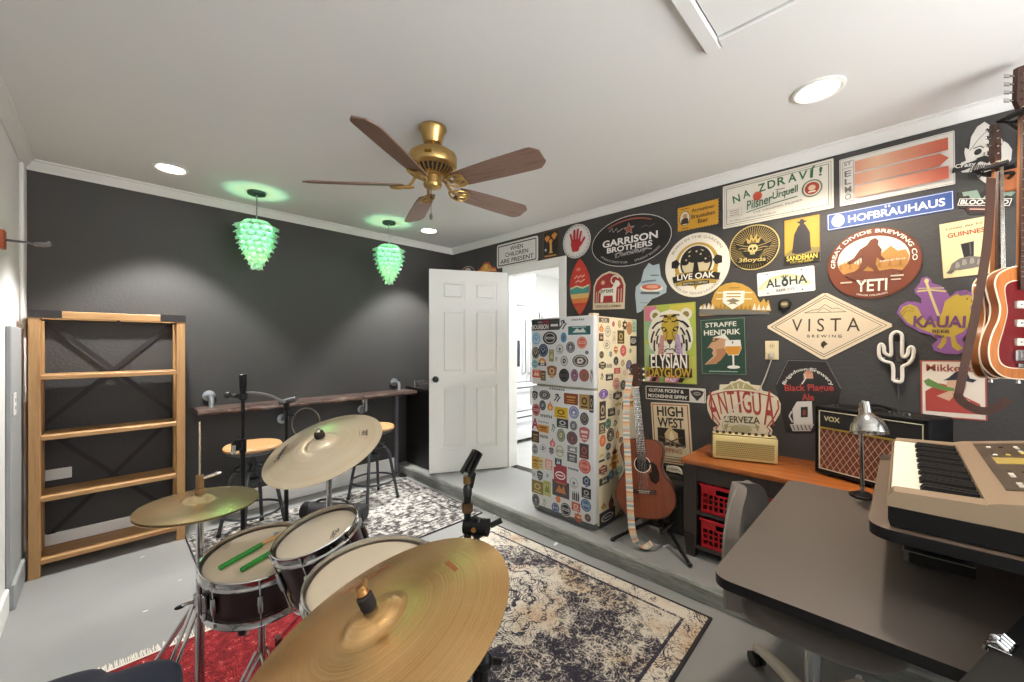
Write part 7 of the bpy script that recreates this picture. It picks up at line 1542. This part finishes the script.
# ================================================================ HANGING GUITARS
EL = [(0, 0), (.004, .06), (.02, .11), (.06, .15), (.12, .16), (.18, .145), (.24, .115), (.29, .108), (.34, .122), (.385, .132), (.42, .118), (.44, .085), (.452, .05), (.455, .03)]
def burst(name, c1, c2, c3):
    t = NT(name); s = t.n('ShaderNodeSeparateXYZ', i_Vector=t.coord()); x = t.math('DIVIDE', s.outputs[0], .145); y = t.math('DIVIDE', t.math('SUBTRACT', s.outputs[1], .21), .26)
    r = t.math('SQRT', t.math('ADD', t.math('MULTIPLY', x, x), t.math('MULTIPLY', y, y)))
    t.set(Base_Color=t.ramp(r, [(.35, c1), (.72, c2), (.98, c3)]), Roughness=.16, Coat_Weight=.5); return t.m
def electric(M, lab, nut, top, side, th, wide, guard=None):
    t = thing('electric_guitar', lab, 'guitar', M=M)
    ol = half_outline([(y, w * wide) for y, w in EL])
    f = MB(); f.prism(ol, -th, 0, top, side=side); b = f.build('body', t)
    f = MB(); f.tube([(x, y, -.002) for x, y in ol], .003, M_CREAM, 6, closed=True); f.tube([(x, y, -th + .002) for x, y in ol], .003, M_CREAM, 6, closed=True); f.build('binding', b)
    f = MB(); f.prism([(-.031, .36), (.031, .36), (.021, nut), (-.021, nut)], .004, .013, M_ROSE); sc = nut - .10
    for k in range(20):
        y = nut - sc * (1 - 2 ** (-(k + 1) / 12.)); wd = .021 + (nut - y) * .0135; f.cbox((0, y, .0135), (2 * wd, .0025, .0016), M_STRING)
    for k in (3, 5, 7, 9, 12, 15): y = nut - sc * (1 - 2 ** (-(k - .5) / 12.)); f.cyl((0, y, .0125), (0, y, .0135), .0045, M_CREAM, seg=10)
    f.build('fretboard', t)
    f = MB(); f.loft([[(w * cos(R(a)), y, .004 - dp * sin(R(a))) for a in range(0, 181, 20)] for y, w, dp in ((.40, .030, .035), (.47, .028, .022), (nut - .03, .0215, .018), (nut, .021, .018))], plain('#8d5a34', .3)); f.build('neck', t)
    f = MB(); f.prism([(-.021, nut), (.021, nut), (.036, nut + .03), (.03, nut + .15), (.012, nut + .18), (-.03, nut + .165), (-.036, nut + .03)], -.012, .004, M_ROSE); h = f.build('headstock', t)
    f = MB(); f.cbox((0, nut, .010), (.042, .005, .010), M_CREAM); f.build('nut', t)
    for k in range(4):
        f = MB(); y = nut + .035 + k * .033; f.cyl((-.018, y, .004), (-.018, y, .016), .005, M_CHROME, seg=10); f.cyl((-.03, y, -.005), (-.055, y, -.005), .004, M_CHROME, seg=8); f.cbox((-.066, y, -.005), (.022, .016, .006), M_CHROME, .002); f.build('tuner', h)
    for y in (.30, .225, .15):
        f = MB(); f.cbox((0, y, .007), (.088, .03, .014), plain('#d9d4c6', .3), .003)
        for k in range(6): f.cyl((-.03 + k * .012, y, .014), (-.03 + k * .012, y, .0152), .0035, M_CHROME, seg=8)
        f.build('pickup', b)
    f = MB(); f.cbox((0, .095, .008), (.10, .045, .016), M_CHROME, .004); f.cbox((0, .055, .006), (.07, .02, .012), M_CHROME, .003)
    for k in range(6): f.cbox((-.036 + k * .0145, .10, .019), (.010, .03, .008), M_CHROME, .002)
    f.build('bridge', b)
    for x, y in ((.085, .09), (.105, .13)): f = MB(); f.cyl((x * wide, y, 0), (x * wide, y, .016), .012, M_BLK, r1=.010, seg=16); f.build('control_knob', b)
    if guard:
        go = half_outline([(.045, .0), (.05, .075 * wide), (.075, .112 * wide), (.13, .118 * wide), (.20, .096 * wide), (.27, .078 * wide), (.32, .084 * wide), (.37, .088 * wide), (.392, .06 * wide), (.398, .0)])
        f = MB(); f.prism([(x * 1.03, .22 + (y - .22) * 1.02) for x, y in go], .0003, .0018, M_CREAM); f.prism(go, .0019, .0028, guard); f.build('pickguard', b)
    else: f = MB(); f.prism([(-.06, .33), (-.1 * wide, .30), (-.085 * wide, .22), (-.11 * wide, .15), (-.07, .12), (-.052, .2), (-.05, .3)], .0004, .003, M_CREAM); f.build('pickguard', b)
    f = MB()
    for k in range(4): f.tube([(-.021 + k * .014, .095, .0235), (-.0135 + k * .009, nut, .0155)], .0012, M_STRING, 5)
    f.build('string', t)
    f = MB(); f.cyl((0, -.001, -th / 2), (0, -.018, -th / 2), .005, M_CHROME, r1=.008, seg=10); f.build('strap_button', t)
    return t
def gmat(left, hw, z, gn):
    gn = Vector(gn).normalized(); gx = Vector((0, 0, 1)).cross(gn); o = left + gx * hw; return Matrix(((gx.x, 0, gn.x, o.x), (gx.y, 0, gn.y, o.y), (0, 1, 0, z), (0, 0, 0, 1)))
GB = gmat(Vector((2.488, -.253, 0)), .142, 1.242, (-.7, -.714, 0))
electric(GB, 'amber electric guitar with dark red pickguard hanging closest to the viewer', 1.09, wood('amber_guitar_top', '#b9703a', '#96532a', 1, 5, .18), plain('#8a4e2e', .22, spec=.6), .036, .90, plain('#6d141a', .15))
GA = gmat(Vector((2.62, -.2416, 0)), .142, 1.232, (-.4, -.917, 0))
gA = electric(GA, 'orange sided electric guitar with brown leather strap hanging behind the red guard guitar', .95, burst('amber_burst', '#d99a3a', '#a8622a', '#5c2c14'), plain('#925a2f', .25), .034, .90)
def at_d(px, py, D):
    d = _ray(px, py); return Vector((d[0] * D, d[1] * D, EYE + d[2] * D))
inv = GA.inverted()
pa = [inv @ at_d(px, py, D) for px, py, D in ((991, 178, 1.66), (988, 235, 1.62), (980, 290, 1.61), (970, 340, 1.61), (960, 388, 1.61), (959, 397, 1.62), (967, 405, 1.64), (983, 411, 1.65), (998, 407, 1.64), (1008, 399, 1.63))]
M_LEATH = textured('brown_leather', '#432718', 120, .2, .85, .001, .05)
wd = inv.to_3x3() @ Vector((.62, -.78, 0.0)); wd2 = inv.to_3x3() @ Vector((.1, -.2, 1.0)); sp = spline(pa, 5)
ribbon('strap', sp, [wd if i < 22 else wd.lerp(wd2, min(1, (i - 22) / 8)) for i in range(len(sp))], .033, M_LEATH, gA)
M_WOODH = wood('hanger_block_wood', '#a8643a', '#84492a', 2, 8, .4)
def hanger(GM_, nut, lab):
    gx = GM_.to_3x3() @ Vector((1, 0, 0)); gn = GM_.to_3x3() @ Vector((0, 0, 1))
    p = GM_ @ Vector((0, nut - .005, .0)); t = thing('guitar_hanger', lab, 'guitar hanger', (XR - .001, p.y * XR / p.x - .035, p.z - .02), group=None)
    L = Vector((p.x, p.y, p.z)) - t.location
    f = MB(); f.box((-.022, -.04, -.06), (0, .04, .06), M_WOODH, .004); f.build('block', t)
    back = L - gn * .055 + Vector((0, 0, -.016))
    f = MB(); f.tube(spline([(-.02, 0, 0), (-.10, 0, .0), tuple(back * .6 + Vector((0, 0, -.0))), tuple(back)], 5), .008, M_BLKMETAL, 10); f.build('arm', t)
    f = MB()
    for s in (-1, 1):
        q = L + gx * (s * .037) + Vector((0, 0, -.016))
        f.tube([back, back + gx * (s * .037), q, q + gn * .035], .007, M_BLKMETAL, 8); f.cyl(q - gn * .02, q + gn * .045, .0115, M_RUB, seg=14)
    f.build('yoke', t)
hanger(GB, 1.09, 'black padded wall hanger holding the amber guitar with red pickguard under the crown moulding'); hanger(GA, .95, 'black padded wall hanger holding the orange sided guitar')
# empty hanger on the left wall
p = on_x(2, 243, XL); t = thing('guitar_hanger', 'empty guitar hanger with wooden block on the white left wall', 'guitar hanger', (XL + .0005, 3.105, p.z))
f = MB(); f.box((0, -.032, -.045), (.022, .032, .045), plain('#a8502c', .45), .004); f.build('block', t)
q = on_x(30, 245, XL + .13) - t.location
f = MB(); f.tube([(.02, 0, 0), (.09, 0, 0), (.115, .0, -.004)], .006, plain('#6d6d6f', .35, .8), 8)
for s in (-1, 1): f.tube(spline([(.115, 0, -.004), (.12, s * .03, -.004), (.15, s * .034, .0), (.165, s * .034, .012)], 5), .006, plain('#8a8a8c', .35, .8), 8)
f.build('yoke', t)
# black cable at the foot of the step
f = MB(); P = [on_z(*q, .006) for q in ((407, 452), (401, 458), (404, 466), (413, 471))]
P = [Vector((p.x if p.x < 2.19 else 2.19, p.y, .012)) for p in P]; pts = []
for k in range(40): a = k * .55; c = P[3].lerp(P[1], k / 39); pts.append((min(c.x + .05 * cos(a), 2.185), min(c.y, 3.72) + .05 * sin(a), .0145 + .0003 * k))
f.tube(pts, .005, M_BLK, 6); o = f.build('coiled_cable'); tag(o, 'black coiled cable on the floor at the foot of the step by the bar', 'cable')
